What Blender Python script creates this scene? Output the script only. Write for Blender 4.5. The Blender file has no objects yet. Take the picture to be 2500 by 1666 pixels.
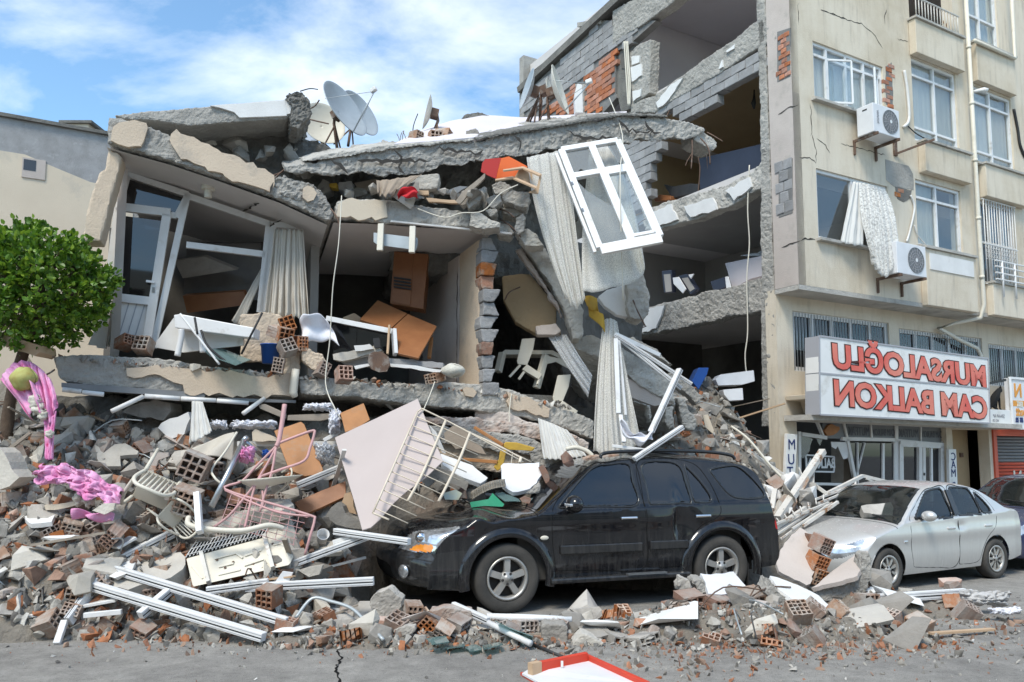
import bpy,bmesh,math,random
import numpy as np
from mathutils import Vector,Matrix,Euler,noise
from mathutils.geometry import tessellate_polygon
R=math.radians
rnd=random.Random(7)
SC=bpy.context.scene
COL=SC.collection
# ---------------------------------------------------------------- camera
PITCH=R(5.5);SHIFT=85.0;EYE=Vector((0,0,1.82));FOC=28/36*2500
cam_d=bpy.data.cameras.new('camera');cam=bpy.data.objects.new('camera',cam_d);COL.objects.link(cam)
cam.location=EYE;cam.rotation_euler=(R(90)+PITCH,0,0)
cam_d.lens=28;cam_d.shift_y=SHIFT/2500;cam_d.sensor_width=36;cam_d.clip_end=2000;cam_d.clip_start=0.1
SC.camera=cam
# ---------------------------------------------------------------- sky, sun, exposure
SUN_EL,SUN_AZ=R(54),R(205)
w=bpy.data.worlds.new('World');SC.world=w;w.use_nodes=True
nt=w.node_tree;nt.nodes.clear()
def wn(t,**k):
 n=nt.nodes.new(t)
 for a,b in k.items():setattr(n,a,b)
 return n
sky=wn('ShaderNodeTexSky',sky_type='NISHITA',sun_disc=False,sun_elevation=SUN_EL,sun_rotation=SUN_AZ,air_density=1.0,dust_density=0.8,ozone_density=1.0)
tc=wn('ShaderNodeTexCoord');sep=wn('ShaderNodeSeparateXYZ');nt.links.new(tc.outputs['Generated'],sep.inputs[0])
def wm(op,a,b=None):
 n=wn('ShaderNodeMath',operation=op)
 for i,v in enumerate((a,b)):
  if v is None:continue
  if isinstance(v,(int,float)):n.inputs[i].default_value=v
  else:nt.links.new(v,n.inputs[i])
 return n.outputs[0]
den=wm('ADD',wm('MAXIMUM',sep.outputs[2],0.0),0.30)
cx=wm('DIVIDE',sep.outputs[0],den);cy=wm('DIVIDE',sep.outputs[1],den)
cmb=wn('ShaderNodeCombineXYZ');nt.links.new(cx,cmb.inputs[0]);nt.links.new(cy,cmb.inputs[1]);cmb.inputs[2].default_value=3.7
mp=wn('ShaderNodeMapping');mp.inputs['Scale'].default_value=(1.0,1.5,1);mp.inputs['Rotation'].default_value=(0,0,R(38));mp.inputs['Location'].default_value=(5.2,-2.1,0)
nt.links.new(cmb.outputs[0],mp.inputs['Vector'])
n1=wn('ShaderNodeTexNoise');n1.inputs['Scale'].default_value=2.3;n1.inputs['Detail'].default_value=9;n1.inputs['Roughness'].default_value=0.57;n1.inputs['Distortion'].default_value=0.25
nt.links.new(mp.outputs[0],n1.inputs['Vector'])
rp=wn('ShaderNodeValToRGB');rp.color_ramp.elements[0].position=0.465;rp.color_ramp.elements[0].color=(0,0,0,1);rp.color_ramp.elements[1].position=0.84;rp.color_ramp.elements[1].color=(1,1,1,1)
nt.links.new(n1.outputs['Fac'],rp.inputs[0])
mx=wn('ShaderNodeMix',data_type='RGBA');nt.links.new(rp.outputs[0],mx.inputs[0]);tn=wn('ShaderNodeMix',data_type='RGBA',blend_type='MULTIPLY');tn.inputs[0].default_value=1;tn.inputs[7].default_value=(.80,.98,1.0,1);nt.links.new(sky.outputs[0],tn.inputs[6]);nt.links.new(tn.outputs[2],mx.inputs[6])
mx.inputs[7].default_value=(5.6,5.75,5.9,1)
bg=wn('ShaderNodeBackground');bg.inputs['Strength'].default_value=0.12;nt.links.new(mx.outputs[2],bg.inputs['Color'])
wo=wn('ShaderNodeOutputWorld');nt.links.new(bg.outputs[0],wo.inputs[0])
sun_l=bpy.data.lights.new('sun','SUN');sun_l.energy=1.5;sun_l.angle=R(18);sun_l.color=(1,0.94,0.83)
sun=bpy.data.objects.new('sun',sun_l);COL.objects.link(sun);sun.location=(20,20,30)
sun_dir=Vector((math.sin(SUN_AZ)*math.cos(SUN_EL),math.cos(SUN_AZ)*math.cos(SUN_EL),math.sin(SUN_EL)))
sun.rotation_euler=sun_dir.to_track_quat('Z','Y').to_euler()
vs=SC.view_settings;vs.view_transform='Standard';vs.look='None';vs.exposure=1.2;vs.gamma=1.0;vs.use_curve_mapping=False
SC.cycles.max_bounces=8;SC.cycles.transparent_max_bounces=24;SC.cycles.use_denoising=True
# ---------------------------------------------------------------- measuring: from the photograph to points on real planes
CROP={'D':(0,0,1.0625),'A1':(0,200,.44643),'A2':(600,150,.31891),'A3':(1150,100,.31894),'A4':(1500,0,.31888),'A5':(1900,0,.38265),
  'A6':(1850,550,.44643),'A7':(1150,500,.41459),'A8':(600,450,.38258),'B1':(0,850,.31888),'B2':(0,1250,.29749),'B3':(400,950,.31881),
  'B4':(800,950,.31881),'B5':(850,1080,.46749),'B6':(600,1350,.29749),'B7':(1200,1350,.42499),'B8':(1800,1100,.31891)}
def ray(crop,x,y):
 x0,y0,s=CROP[crop];px=x0+x*s;py=y0+y*s
 u=(px-1250)/FOC;v=(833+SHIFT-py)/FOC
 return Vector((u,math.cos(PITCH)-v*math.sin(PITCH),math.sin(PITCH)+v*math.cos(PITCH)))
def at(crop,x,y,Y):
 d=ray(crop,x,y);return EYE+d*(Y/d.y)
def gnd(crop,x,y,z=0.0):
 d=ray(crop,x,y);return EYE+d*((z-EYE.z)/d.z)
def pairs(l):return [(l[i],l[i+1]) for i in range(0,len(l),2)]
class Plane:
 def __init__(s,o,a,b=(0,0,1)):
  s.o=Vector(o);s.a=Vector(a).normalized();s.b=Vector(b).normalized();s.n=s.a.cross(s.b).normalized()
 def off(s,d):return Plane(s.o+s.n*d,s.a,s.b)
 def hit(s,crop,x,y):
  d=ray(crop,x,y);return EYE+d*((s.o-EYE).dot(s.n)/d.dot(s.n))
 def st(s,crop,x,y):
  p=s.hit(crop,x,y)-s.o;return (p.dot(s.a),p.dot(s.b))
 def at(s,u,v,w=0):return s.o+s.a*u+s.b*v+s.n*w
 def poly(s,crop,l):return [s.hit(crop,x,y) for x,y in pairs(l)]
def yplane(Y):return Plane((0,Y,0),(1,0,0))
# ---------------------------------------------------------------- materials
MATS={}
def nodes_of(name):
 m=bpy.data.materials.new(name);m.use_nodes=True;t=m.node_tree;b=t.nodes['Principled BSDF'];MATS[name]=m
 return m,t,b
def mat(name,c1,c2=None,sc=3.0,rough=.85,bump=.0,bsc=30,rv=0.0,c3=None,sc3=1.2,t3=(.55,.68),metal=0.0,spec=.35,coord='Object',detail=6,dust=None,coat=0.0,bdist=.02,hv=0.0):
 m,t,b=nodes_of(name)
 L=t.links.new
 co=t.nodes.new('ShaderNodeTexCoord');src=co.outputs['Object']
 if coord=='World':
  g=t.nodes.new('ShaderNodeNewGeometry');src=g.outputs['Position']
 oi=t.nodes.new('ShaderNodeObjectInfo')
 add=t.nodes.new('ShaderNodeVectorMath');add.operation='MULTIPLY_ADD'
 cmb=t.nodes.new('ShaderNodeCombineXYZ')
 if coord=='Object':
  for i in range(3):L(oi.outputs['Random'],cmb.inputs[i])
 L(cmb.outputs[0],add.inputs[0]);add.inputs[1].default_value=(17,31,47);L(src,add.inputs[2]);src=add.outputs[0]
 col=None
 rgb=t.nodes.new('ShaderNodeRGB');rgb.outputs[0].default_value=(*c1,1);col=rgb.outputs[0]
 def noisef(scale,d=6,r=.6):
  n=t.nodes.new('ShaderNodeTexNoise');n.inputs['Scale'].default_value=scale;n.inputs['Detail'].default_value=d;n.inputs['Roughness'].default_value=r
  L(src,n.inputs['Vector']);return n.outputs['Fac']
 def ramp(f,a,z):
  r_=t.nodes.new('ShaderNodeMapRange');r_.inputs[1].default_value=a;r_.inputs[2].default_value=z;L(f,r_.inputs[0]);return r_.outputs[0]
 def mix(f,a,c):
  x=t.nodes.new('ShaderNodeMix');x.data_type='RGBA'
  L(f,x.inputs[0]);L(a,x.inputs[6])
  if isinstance(c,tuple):x.inputs[7].default_value=(*c,1)
  else:L(c,x.inputs[7])
  return x.outputs[2]
 if c2:col=mix(ramp(noisef(sc,detail),.32,.68),col,c2)
 if c3:col=mix(ramp(noisef(sc3,8,.65),*t3),col,c3)
 if dust:
  g2=t.nodes.new('ShaderNodeNewGeometry');s2=t.nodes.new('ShaderNodeSeparateXYZ');L(g2.outputs['Normal'],s2.inputs[0])
  mu=t.nodes.new('ShaderNodeMath');mu.operation='MULTIPLY';L(ramp(s2.outputs[2],.3,.95),mu.inputs[0]);L(ramp(noisef(5,6,.7),.3,.62),mu.inputs[1])
  mu2=t.nodes.new('ShaderNodeMath');mu2.operation='MULTIPLY';L(mu.outputs[0],mu2.inputs[0]);mu2.inputs[1].default_value=dust[3]
  col=mix(mu2.outputs[0],col,tuple(dust[:3]))
 if rv or hv:
  h=t.nodes.new('ShaderNodeHueSaturation');L(col,h.inputs['Color'])
  L(_range(t,oi.outputs['Random'],1-rv,1+rv),h.inputs['Value'])
  if hv:
   w_=t.nodes.new('ShaderNodeMath');w_.operation='FRACT';m3=t.nodes.new('ShaderNodeMath');m3.operation='MULTIPLY';m3.inputs[1].default_value=7.13
   L(oi.outputs['Random'],m3.inputs[0]);L(m3.outputs[0],w_.inputs[0]);L(_range(t,w_.outputs[0],1-hv,1+hv),h.inputs['Saturation'])
  col=h.outputs[0]
 L(col,b.inputs['Base Color'])
 b.inputs['Roughness'].default_value=rough;b.inputs['Metallic'].default_value=metal;b.inputs['Specular IOR Level'].default_value=spec
 if coat:b.inputs['Coat Weight'].default_value=coat;b.inputs['Coat Roughness'].default_value=.04
 if bump:
  bn=t.nodes.new('ShaderNodeBump');bn.inputs['Strength'].default_value=bump;bn.inputs['Distance'].default_value=bdist
  L(noisef(bsc,8,.65),bn.inputs['Height']);L(bn.outputs[0],b.inputs['Normal'])
 return m
def _range(t,f,a,z):
 r_=t.nodes.new('ShaderNodeMapRange');r_.inputs[3].default_value=a;r_.inputs[4].default_value=z;t.links.new(f,r_.inputs[0]);return r_.outputs[0]
DUST=(.42,.40,.37,.55)
mat('concrete',(.41,.39,.355),(.29,.275,.25),2.2,.92,.9,22,c3=(.17,.16,.145),sc3=1.7,t3=(.56,.74),coord='World',bdist=.03)
mat('concrete_pale',(.50,.475,.43),(.38,.36,.325),2.6,.92,.8,22,c3=(.24,.228,.205),sc3=1.6,t3=(.55,.72),coord='World',bdist=.03)
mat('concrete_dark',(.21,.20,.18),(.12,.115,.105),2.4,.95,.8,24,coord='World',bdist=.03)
mat('chunk',(.38,.35,.31),(.24,.22,.195),4,.93,.7,24,rv=.32,c3=(.15,.14,.13),sc3=3,dust=DUST)
mat('chunk_pale',(.54,.50,.44),(.41,.38,.33),4,.93,.6,24,rv=.25,dust=DUST)
mat('brick_clay',(.36,.17,.10),(.28,.135,.08),7,.9,.4,50,rv=.28,c3=(.38,.33,.28),sc3=7,t3=(.48,.68),dust=(.44,.39,.34,.65),hv=.3)
mat('brick_dusty',(.34,.22,.16),(.26,.17,.125),6,.92,.5,40,rv=.25,c3=(.42,.39,.35),sc3=5,t3=(.42,.68),dust=DUST,hv=.3)
mat('brick_wall',(.46,.20,.12),(.36,.15,.09),8,.9,.4,50,rv=.22,c3=(.36,.32,.29),sc3=4,t3=(.58,.75),hv=.2)
mat('block_grey',(.33,.325,.325),(.26,.255,.25),6,.93,.5,60,rv=.14,c3=(.42,.41,.41),sc3=5,t3=(.6,.75))
mat('mortar',(.22,.215,.205),(.16,.155,.15),5,.95,.5,40,coord='World')
mat('plaster_beige',(.62,.505,.385),(.54,.435,.33),2.4,.88,.5,40,c3=(.38,.33,.275),sc3=2.2,t3=(.54,.76),coord='World')
mat('plaster_pink',(.52,.455,.41),(.46,.40,.36),2.5,.88,.35,50,c3=(.38,.34,.30),sc3=3,t3=(.56,.76),coord='World')
mat('plaster_white',(.74,.73,.71),(.66,.65,.63),3,.85,.25,50,c3=(.50,.48,.45),sc3=2.5,t3=(.62,.8),coord='World')
mat('plaster_cream',(.66,.565,.44),(.60,.51,.395),1.2,.88,.25,60,c3=(.44,.40,.34),sc3=1.1,t3=(.56,.75),coord='World')
mat('interior_tan',(.42,.31,.185),(.36,.265,.16),.9,.9,.15,40,coord='World')
mat('interior_pink',(.60,.56,.575),(.55,.51,.525),.8,.9,.12,40,coord='World')
mat('interior_grey',(.34,.325,.305),(.29,.275,.26),1.1,.9,.15,40,coord='World')
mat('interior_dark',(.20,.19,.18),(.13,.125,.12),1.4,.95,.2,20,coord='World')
mat('ceiling_paint',(.60,.565,.545),(.54,.51,.49),1.3,.9,.12,40,coord='World')
def asphalt_mat():
 m,t,b=nodes_of('asphalt');L=t.links.new;g=t.nodes.new('ShaderNodeNewGeometry')
 def nz(sc,d=8,r=.65):
  n=t.nodes.new('ShaderNodeTexNoise');n.inputs['Scale'].default_value=sc;n.inputs['Detail'].default_value=d;n.inputs['Roughness'].default_value=r;L(g.outputs['Position'],n.inputs['Vector']);return n.outputs['Fac']
 def rp(f,st):
  c=t.nodes.new('ShaderNodeValToRGB');e=c.color_ramp.elements
  for i,(q,col) in enumerate(st):
   k=e[i] if i<2 else e.new(q);k.position=q;k.color=(*col,1)
  L(f,c.inputs[0]);return c.outputs[0]
 def mul(a,c,f=1.0):
  x=t.nodes.new('ShaderNodeMix');x.data_type='RGBA';x.blend_type='MULTIPLY';x.inputs[0].default_value=f;L(a,x.inputs[6]);L(c,x.inputs[7]);return x.outputs[2]
 c=rp(nz(.8),[(.28,(.20,.19,.178)),(.72,(.34,.325,.30)),(.5,(.275,.263,.245))])
 c=mul(c,rp(nz(5.5),[(.3,(.72,.71,.70)),(.7,(1.12,1.11,1.09))]));c=mul(c,rp(nz(140,3,.8),[(.30,(.45,.45,.45)),(.70,(1.45,1.43,1.40)),(.5,(1,1,1))]))
 c=mul(c,rp(nz(28,6,.75),[(.33,(.55,.54,.52)),(.48,(1,1,1))]),.8)
 L(c,b.inputs['Base Color']);b.inputs['Roughness'].default_value=.92;b.inputs['Specular IOR Level'].default_value=.3
 bn=t.nodes.new('ShaderNodeBump');bn.inputs['Strength'].default_value=.7;bn.inputs['Distance'].default_value=.012;L(nz(90,6,.8),bn.inputs['Height']);L(bn.outputs[0],b.inputs['Normal'])
asphalt_mat()
mat('pvc',(.74,.74,.735),(.66,.655,.645),2.5,.42,.05,30,c3=(.47,.44,.39),sc3=4,t3=(.56,.74),spec=.45)
mat('pvc_dusty',(.70,.69,.67),(.62,.60,.57),3,.5,.05,30,c3=(.48,.44,.39),sc3=4,t3=(.58,.75),spec=.4)
mat('plastic_cream',(.66,.62,.53),(.60,.56,.47),3,.5,.05,30,c3=(.46,.42,.34),sc3=4,t3=(.6,.78))
mat('plastic_blue',(.02,.09,.34),None,rough=.5)
mat('plastic_black',(.02,.02,.022),(.035,.034,.033),4,.55,.1,60)
mat('rubber',(.03,.029,.028),(.055,.052,.048),5,.85,.3,60)
mat('gap_black',(.012,.012,.012),None,rough=1.0,spec=.1)
mat('crack_dark',(.06,.055,.05),None,rough=1.0,spec=.1)
mat('steel',(.52,.53,.54),(.44,.44,.45),6,.35,.05,30,metal=.9)
mat('chrome',(.78,.79,.80),None,rough=.12,metal=1.0)
mat('galvanised',(.45,.48,.49),(.38,.41,.42),4,.45,.05,30,metal=.35)
mat('rusty',(.16,.10,.07),(.10,.065,.05),9,.9,.4,60,c3=(.30,.27,.24),sc3=5)
mat('white_rusty',(.62,.60,.56),(.55,.52,.47),5,.6,.2,50,c3=(.26,.13,.06),sc3=6,t3=(.56,.66))
mat('metal_pink',(.56,.31,.31),(.46,.28,.27),6,.45,.05,30)
mat('metal_cream',(.66,.58,.47),(.56,.48,.38),6,.5,.1,30)
mat('wood_brown',(.30,.125,.05),(.22,.085,.032),3,.45,.1,30,spec=.4)
mat('wood_orange',(.40,.18,.065),(.30,.13,.045),4,.55,.15,30,c3=(.30,.21,.14),sc3=5,t3=(.55,.75))
mat('wood_pale',(.52,.37,.24),(.44,.30,.19),5,.7,.15,40)
mat('wood_grey',(.34,.29,.235),(.26,.22,.18),6,.85,.25,40)
mat('board_orange',(.72,.135,.025),None,rough=.42)
mat('board_red',(.42,.025,.018),None,rough=.42)
mat('board_pink',(.50,.425,.40),(.46,.39,.365),1.2,.6,.05,40)
mat('cabinet_navy',(.028,.033,.055),(.02,.024,.04),2,.45)
mat('cloth_red',(.58,.03,.035),(.46,.02,.03),6,.9,.3,30)
mat('cloth_white',(.74,.74,.78),(.64,.64,.68),5,.9,.4,18)
mat('cloth_grey',(.52,.51,.50),(.42,.41,.40),4,.95,.4,18)
mat('cloth_tan',(.34,.275,.215),(.28,.225,.175),4,.95,.4,18)
mat('cloth_yellow',(.52,.33,.05),(.40,.25,.05),5,.9,.3,20)
mat('cloth_pink',(.68,.20,.42),(.76,.44,.64),4.5,.95,.5,40,c3=(.55,.05,.18),sc3=5,t3=(.60,.68))
mat('wool',(.66,.63,.55),(.50,.47,.40),14,1.0,.8,30)
mat('cabbage',(.42,.46,.16),(.30,.22,.06),6,.7,.4,12)
mat('cardboard',(.50,.33,.20),(.44,.28,.165),4,.8,.1,30)
mat('paper_green',(.05,.36,.20),(.10,.44,.26),3,.5)
mat('paper_blue',(.45,.58,.62),(.62,.60,.40),6,.5)
mat('wicker',(.52,.47,.40),(.40,.35,.29),20,.8,.5,60)
mat('red_paint',(.62,.06,.03),(.52,.055,.03),4,.55,.1,30)
mat('white_panel',(.70,.70,.71),(.63,.63,.64),4,.45,.05,30,c3=(.5,.48,.45),sc3=5,t3=(.64,.78))
mat('sign_white',(.76,.75,.73),(.70,.69,.66),2.4,.4,c3=(.52,.49,.44),sc3=3.2,t3=(.56,.78))
mat('sign_edge',(.36,.36,.38),None,rough=.5)
mat('letter_red',(.66,.10,.075),(.72,.24,.17),1.3,.5)
mat('letter_outline',(.07,.025,.02),None,rough=.6)
mat('letter_navy',(.02,.035,.13),None,rough=.6)
mat('letter_orange',(.70,.30,.05),None,rough=.6)
mat('letter_ghost',(.10,.11,.13),None,rough=.6)
mat('black_fur',(.012,.012,.012),None,rough=.9)
mat('shutter_grey',(.22,.225,.23),(.18,.185,.19),3,.55,metal=.2)
mat('shutter_red',(.58,.10,.05),(.52,.085,.045),3,.5)
mat('bark',(.12,.085,.06),(.08,.055,.04),12,.95,.7,40)
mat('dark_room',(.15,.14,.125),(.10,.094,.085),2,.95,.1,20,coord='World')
def facade_mat():
 m,t,b=nodes_of('facade');L=t.links.new
 g=t.nodes.new('ShaderNodeNewGeometry');mpn=t.nodes.new('ShaderNodeMapping');mpn.inputs['Scale'].default_value=(3.2,3.2,.45);L(g.outputs['Position'],mpn.inputs['Vector'])
 n=t.nodes.new('ShaderNodeTexNoise');n.inputs['Scale'].default_value=2.2;n.inputs['Detail'].default_value=9;n.inputs['Roughness'].default_value=.66;L(mpn.outputs[0],n.inputs['Vector'])
 n2=t.nodes.new('ShaderNodeTexNoise');n2.inputs['Scale'].default_value=.55;n2.inputs['Detail'].default_value=9;n2.inputs['Roughness'].default_value=.7;L(g.outputs['Position'],n2.inputs['Vector'])
 c=t.nodes.new('ShaderNodeValToRGB');e=c.color_ramp.elements;e[0].position=.24;e[0].color=(.46,.405,.33,1);e[1].position=.46;e[1].color=(.64,.565,.455,1);e.new(.72).color=(.67,.60,.49,1);L(n.outputs['Fac'],c.inputs[0])
 c2=t.nodes.new('ShaderNodeValToRGB');e=c2.color_ramp.elements;e[0].position=.30;e[0].color=(.74,.69,.61,1);e[1].position=.56;e[1].color=(1,1,1,1);L(n2.outputs['Fac'],c2.inputs[0])
 x=t.nodes.new('ShaderNodeMix');x.data_type='RGBA';x.blend_type='MULTIPLY';x.inputs[0].default_value=.8;L(c.outputs[0],x.inputs[6]);L(c2.outputs[0],x.inputs[7]);L(x.outputs[2],b.inputs['Base Color'])
 b.inputs['Roughness'].default_value=.9;b.inputs['Specular IOR Level'].default_value=.25
 bn=t.nodes.new('ShaderNodeBump');bn.inputs['Strength'].default_value=.35;bn.inputs['Distance'].default_value=.015;n3=t.nodes.new('ShaderNodeTexNoise');n3.inputs['Scale'].default_value=45;n3.inputs['Detail'].default_value=6;L(g.outputs['Position'],n3.inputs['Vector']);L(n3.outputs['Fac'],bn.inputs['Height']);L(bn.outputs[0],b.inputs['Normal'])
facade_mat()
def glass_mat(name,tint,rough=.03,alpha=.35,base=(.02,.025,.03),ior=1.6):
 m,t,b=nodes_of(name);L=t.links.new
 t.nodes.remove(b);gl=t.nodes.new('ShaderNodeBsdfGlossy');gl.inputs['Roughness'].default_value=rough;gl.inputs['Color'].default_value=(.9,.92,.95,1)
 tr=t.nodes.new('ShaderNodeBsdfTransparent');tr.inputs['Color'].default_value=(*tint,1)
 df=t.nodes.new('ShaderNodeBsdfDiffuse');df.inputs['Color'].default_value=(*base,1)
 ms0=t.nodes.new('ShaderNodeMixShader');ms0.inputs[0].default_value=alpha;L(tr.outputs[0],ms0.inputs[1]);L(df.outputs[0],ms0.inputs[2])
 fr=t.nodes.new('ShaderNodeFresnel');fr.inputs['IOR'].default_value=ior
 gb=t.nodes.new('ShaderNodeNewGeometry');iv=t.nodes.new('ShaderNodeMath');iv.operation='SUBTRACT';iv.inputs[0].default_value=1;L(gb.outputs['Backfacing'],iv.inputs[1]);fm=t.nodes.new('ShaderNodeMath');fm.operation='MULTIPLY';L(fr.outputs[0],fm.inputs[0]);L(iv.outputs[0],fm.inputs[1])
 ms=t.nodes.new('ShaderNodeMixShader');L(fm.outputs[0],ms.inputs[0]);L(ms0.outputs[0],ms.inputs[1]);L(gl.outputs[0],ms.inputs[2]);L(ms.outputs[0],t.nodes['Material Output'].inputs[0])
 return m
glass_mat('glass',(.92,.95,.95),alpha=.05,base=(.50,.53,.55),ior=2.0)
glass_mat('glass_dusty',(.62,.66,.66),rough=.12,alpha=.30,base=(.42,.42,.41))
glass_mat('glass_dark',(.22,.22,.23),alpha=.45,base=(.012,.012,.014),ior=1.75)
glass_mat('glass_car',(.62,.66,.66),alpha=.2,base=(.03,.035,.035))
glass_mat('glass_shard',(.55,.72,.70),rough=.06,alpha=.45,base=(.22,.32,.31))
glass_mat('plastic_sheet',(.85,.86,.88),rough=.15,alpha=.45,base=(.68,.69,.71))
def lace_mat(name,col,sc,lo,hi,tr=.35,wave=False):
 m,t,b=nodes_of(name);L=t.links.new
 co=t.nodes.new('ShaderNodeTexCoord')
 if wave:
  n=t.nodes.new('ShaderNodeTexWave');n.inputs['Scale'].default_value=sc;n.inputs['Distortion'].default_value=5;n.inputs['Detail'].default_value=2;n.inputs['Detail Scale'].default_value=2.2;L(co.outputs['Object'],n.inputs['Vector']);f=n.outputs['Fac']
 else:
  n=t.nodes.new('ShaderNodeTexNoise');n.inputs['Scale'].default_value=sc;n.inputs['Detail'].default_value=4;n.inputs['Roughness'].default_value=.7;L(co.outputs['Object'],n.inputs['Vector']);f=n.outputs['Fac']
 r_=t.nodes.new('ShaderNodeMapRange');r_.inputs[1].default_value=lo;r_.inputs[2].default_value=hi;r_.inputs[3].default_value=1-tr-.25;r_.inputs[4].default_value=1;L(f,r_.inputs[0])
 b.inputs['Base Color'].default_value=(*col,1);b.inputs['Roughness'].default_value=.95;b.inputs['Specular IOR Level'].default_value=.1
 tl=t.nodes.new('ShaderNodeBsdfTranslucent');tl.inputs['Color'].default_value=(*col,1);m1=t.nodes.new('ShaderNodeMixShader');m1.inputs[0].default_value=.35;L(b.outputs[0],m1.inputs[1]);L(tl.outputs[0],m1.inputs[2])
 tp=t.nodes.new('ShaderNodeBsdfTransparent');ms=t.nodes.new('ShaderNodeMixShader');L(r_.outputs[0],ms.inputs[0]);L(tp.outputs[0],ms.inputs[1]);L(m1.outputs[0],ms.inputs[2]);L(ms.outputs[0],t.nodes['Material Output'].inputs[0])
lace_mat('lace',(.80,.78,.73),110,.36,.62,.42)
lace_mat('lace_wave',(.82,.81,.78),22,.36,.60,.45)
lace_mat('net',(.78,.78,.78),90,.4,.6,.5)
lace_mat('curtain_cloth',(.68,.63,.55),14,.2,.3,.05)
lace_mat('curtain_white',(.78,.77,.74),14,.2,.3,.08)
# ---------------------------------------------------------------- object helpers
def link(name,me,m=None,parent=None,smooth=False):
 o=bpy.data.objects.new(name,me);COL.objects.link(o)
 if m and not me.materials:me.materials.append(MATS[m])
 if parent:o.parent=parent
 if smooth:me.polygons.foreach_set('use_smooth',[True]*len(me.polygons))
 return o
def tag(o,label,cat,group=None,kind=None):
 if label:o['label']=label
 if cat:o['category']=cat
 if group:o['group']=group
 if kind or cat:o['kind']=kind or 'thing'
 return o
def thing(name,label,cat,group=None,loc=(0,0,0),rot=(0,0,0)):
 o=bpy.data.objects.new(name,None);COL.objects.link(o);o.location=loc;o.rotation_euler=rot;o.empty_display_size=.1
 return tag(o,label,cat,group)
def mesh_of(bm,name='mesh'):
 me=bpy.data.meshes.new(name);bmesh.ops.recalc_face_normals(bm,faces=bm.faces);bm.to_mesh(me);bm.free();return me
def pyd(name,vs,fs,m=None,parent=None,smooth=False):
 me=bpy.data.meshes.new(name);me.from_pydata([tuple(v) for v in vs],[],fs);me.update();return link(name,me,m,parent,smooth)
def prism_bm(pts,ext,bm=None):
 """closed prism: outline pts (world), swept by the vector ext"""
 bm=bm or bmesh.new();ext=Vector(ext);n=len(pts)
 A=[bm.verts.new(p) for p in pts];B=[bm.verts.new(Vector(p)+ext) for p in pts]
 for tri in tessellate_polygon([[Vector(p) for p in pts]]):
  try:
   bm.faces.new([A[i] for i in tri]);bm.faces.new([B[i] for i in reversed(tri)])
  except ValueError:pass
 for i in range(n):
  j=(i+1)%n;bm.faces.new((A[i],A[j],B[j],B[i]))
 return bm
_tex={}
def ntex(size,depth=3,kind='CLOUDS'):
 k=(size,depth,kind)
 if k not in _tex:
  t=bpy.data.textures.new('relief','CLOUDS');t.noise_scale=size;t.noise_depth=depth
  if kind=='HARD':t.noise_type='HARD_NOISE';t.noise_depth=5
  _tex[k]=t
 return _tex[k]
def roughen(o,vox=.05,amp=.05,size=.25,amp2=.0,size2=.06):
 md=o.modifiers.new('remesh','REMESH');md.mode='VOXEL';md.voxel_size=vox*.66;md.use_smooth_shade=False;amp *= .55;amp2 *= 1.0
 for a,s,kd in ((amp,size,'CLOUDS'),(amp2*1.25,size2*1.7,'HARD')):
  if a:
   d=o.modifiers.new('relief','DISPLACE');d.texture=ntex(s,3,kd);d.texture_coords='GLOBAL';d.strength=a;d.mid_level=.5
 return o
def prism(name,pts,ext,m,parent=None,rough=None,bevel=0):
 o=link(name,mesh_of(prism_bm(pts,ext),name),m,parent)
 if rough:roughen(o,*rough)
 if bevel:
  b=o.modifiers.new('bevel','BEVEL');b.width=bevel;b.segments=2;b.limit_method='ANGLE'
 return o
def jag(pts,amp,step,seed=0,closed=True):
 """break the edges of an outline into an uneven line (kept in its plane)"""
 r_=random.Random(seed);out=[];n=len(pts);c=sum((Vector(p) for p in pts),Vector())/n
 nrm=(Vector(pts[1])-c).cross(Vector(pts[0])-c).normalized()
 for i in range(n if closed else n-1):
  a=Vector(pts[i]);b=Vector(pts[(i+1)%n]);k=max(1,int((b-a).length/step));sd=(b-a).cross(nrm).normalized()
  out.append(a)
  for q in range(1,k):out.append(a.lerp(b,(q+r_.uniform(-.3,.3))/k)+sd*r_.uniform(-amp,amp))
 if not closed:out.append(Vector(pts[-1]))
 return out
def box_bm(bm,c,s,rot=None):
 c=Vector(c);M_=Matrix.Translation(c) @ ((rot.to_matrix().to_4x4() if isinstance(rot,Euler) else rot.to_4x4()) if rot is not None else Matrix()) @ Matrix.Diagonal((s[0],s[1],s[2],1))
 return bmesh.ops.create_cube(bm,size=1,matrix=M_)['verts']
def box(name,c,s,m,parent=None,rot=None,bevel=0):
 bm=bmesh.new();box_bm(bm,c,s,rot)
 if bevel:bmesh.ops.bevel(bm,geom=bm.edges[:],offset=bevel,segments=2,profile=.5,affect='EDGES')
 return link(name,mesh_of(bm,name),m,parent)
def frame_mat(x,y,z):return Matrix((x,y,z)).transposed()
def bar_bm(bm,a,b,w,h,up=(0,0,1)):
 a=Vector(a);b=Vector(b);d=(b-a);L_=d.length;d.normalize();up=Vector(up);sx=up.cross(d)
 if sx.length<1e-4:sx=Vector((1,0,0)).cross(d)
 sx.normalize();uz=d.cross(sx)
 return box_bm(bm,(a+b)/2,(L_,w,h),frame_mat(d,sx,uz))
def bar(name,a,b,w,h,m,parent=None,up=(0,0,1),bevel=0):
 bm=bmesh.new();bar_bm(bm,a,b,w,h,up)
 if bevel:bmesh.ops.bevel(bm,geom=bm.edges[:],offset=bevel,segments=1,affect='EDGES')
 return link(name,mesh_of(bm,name),m,parent)
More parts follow.
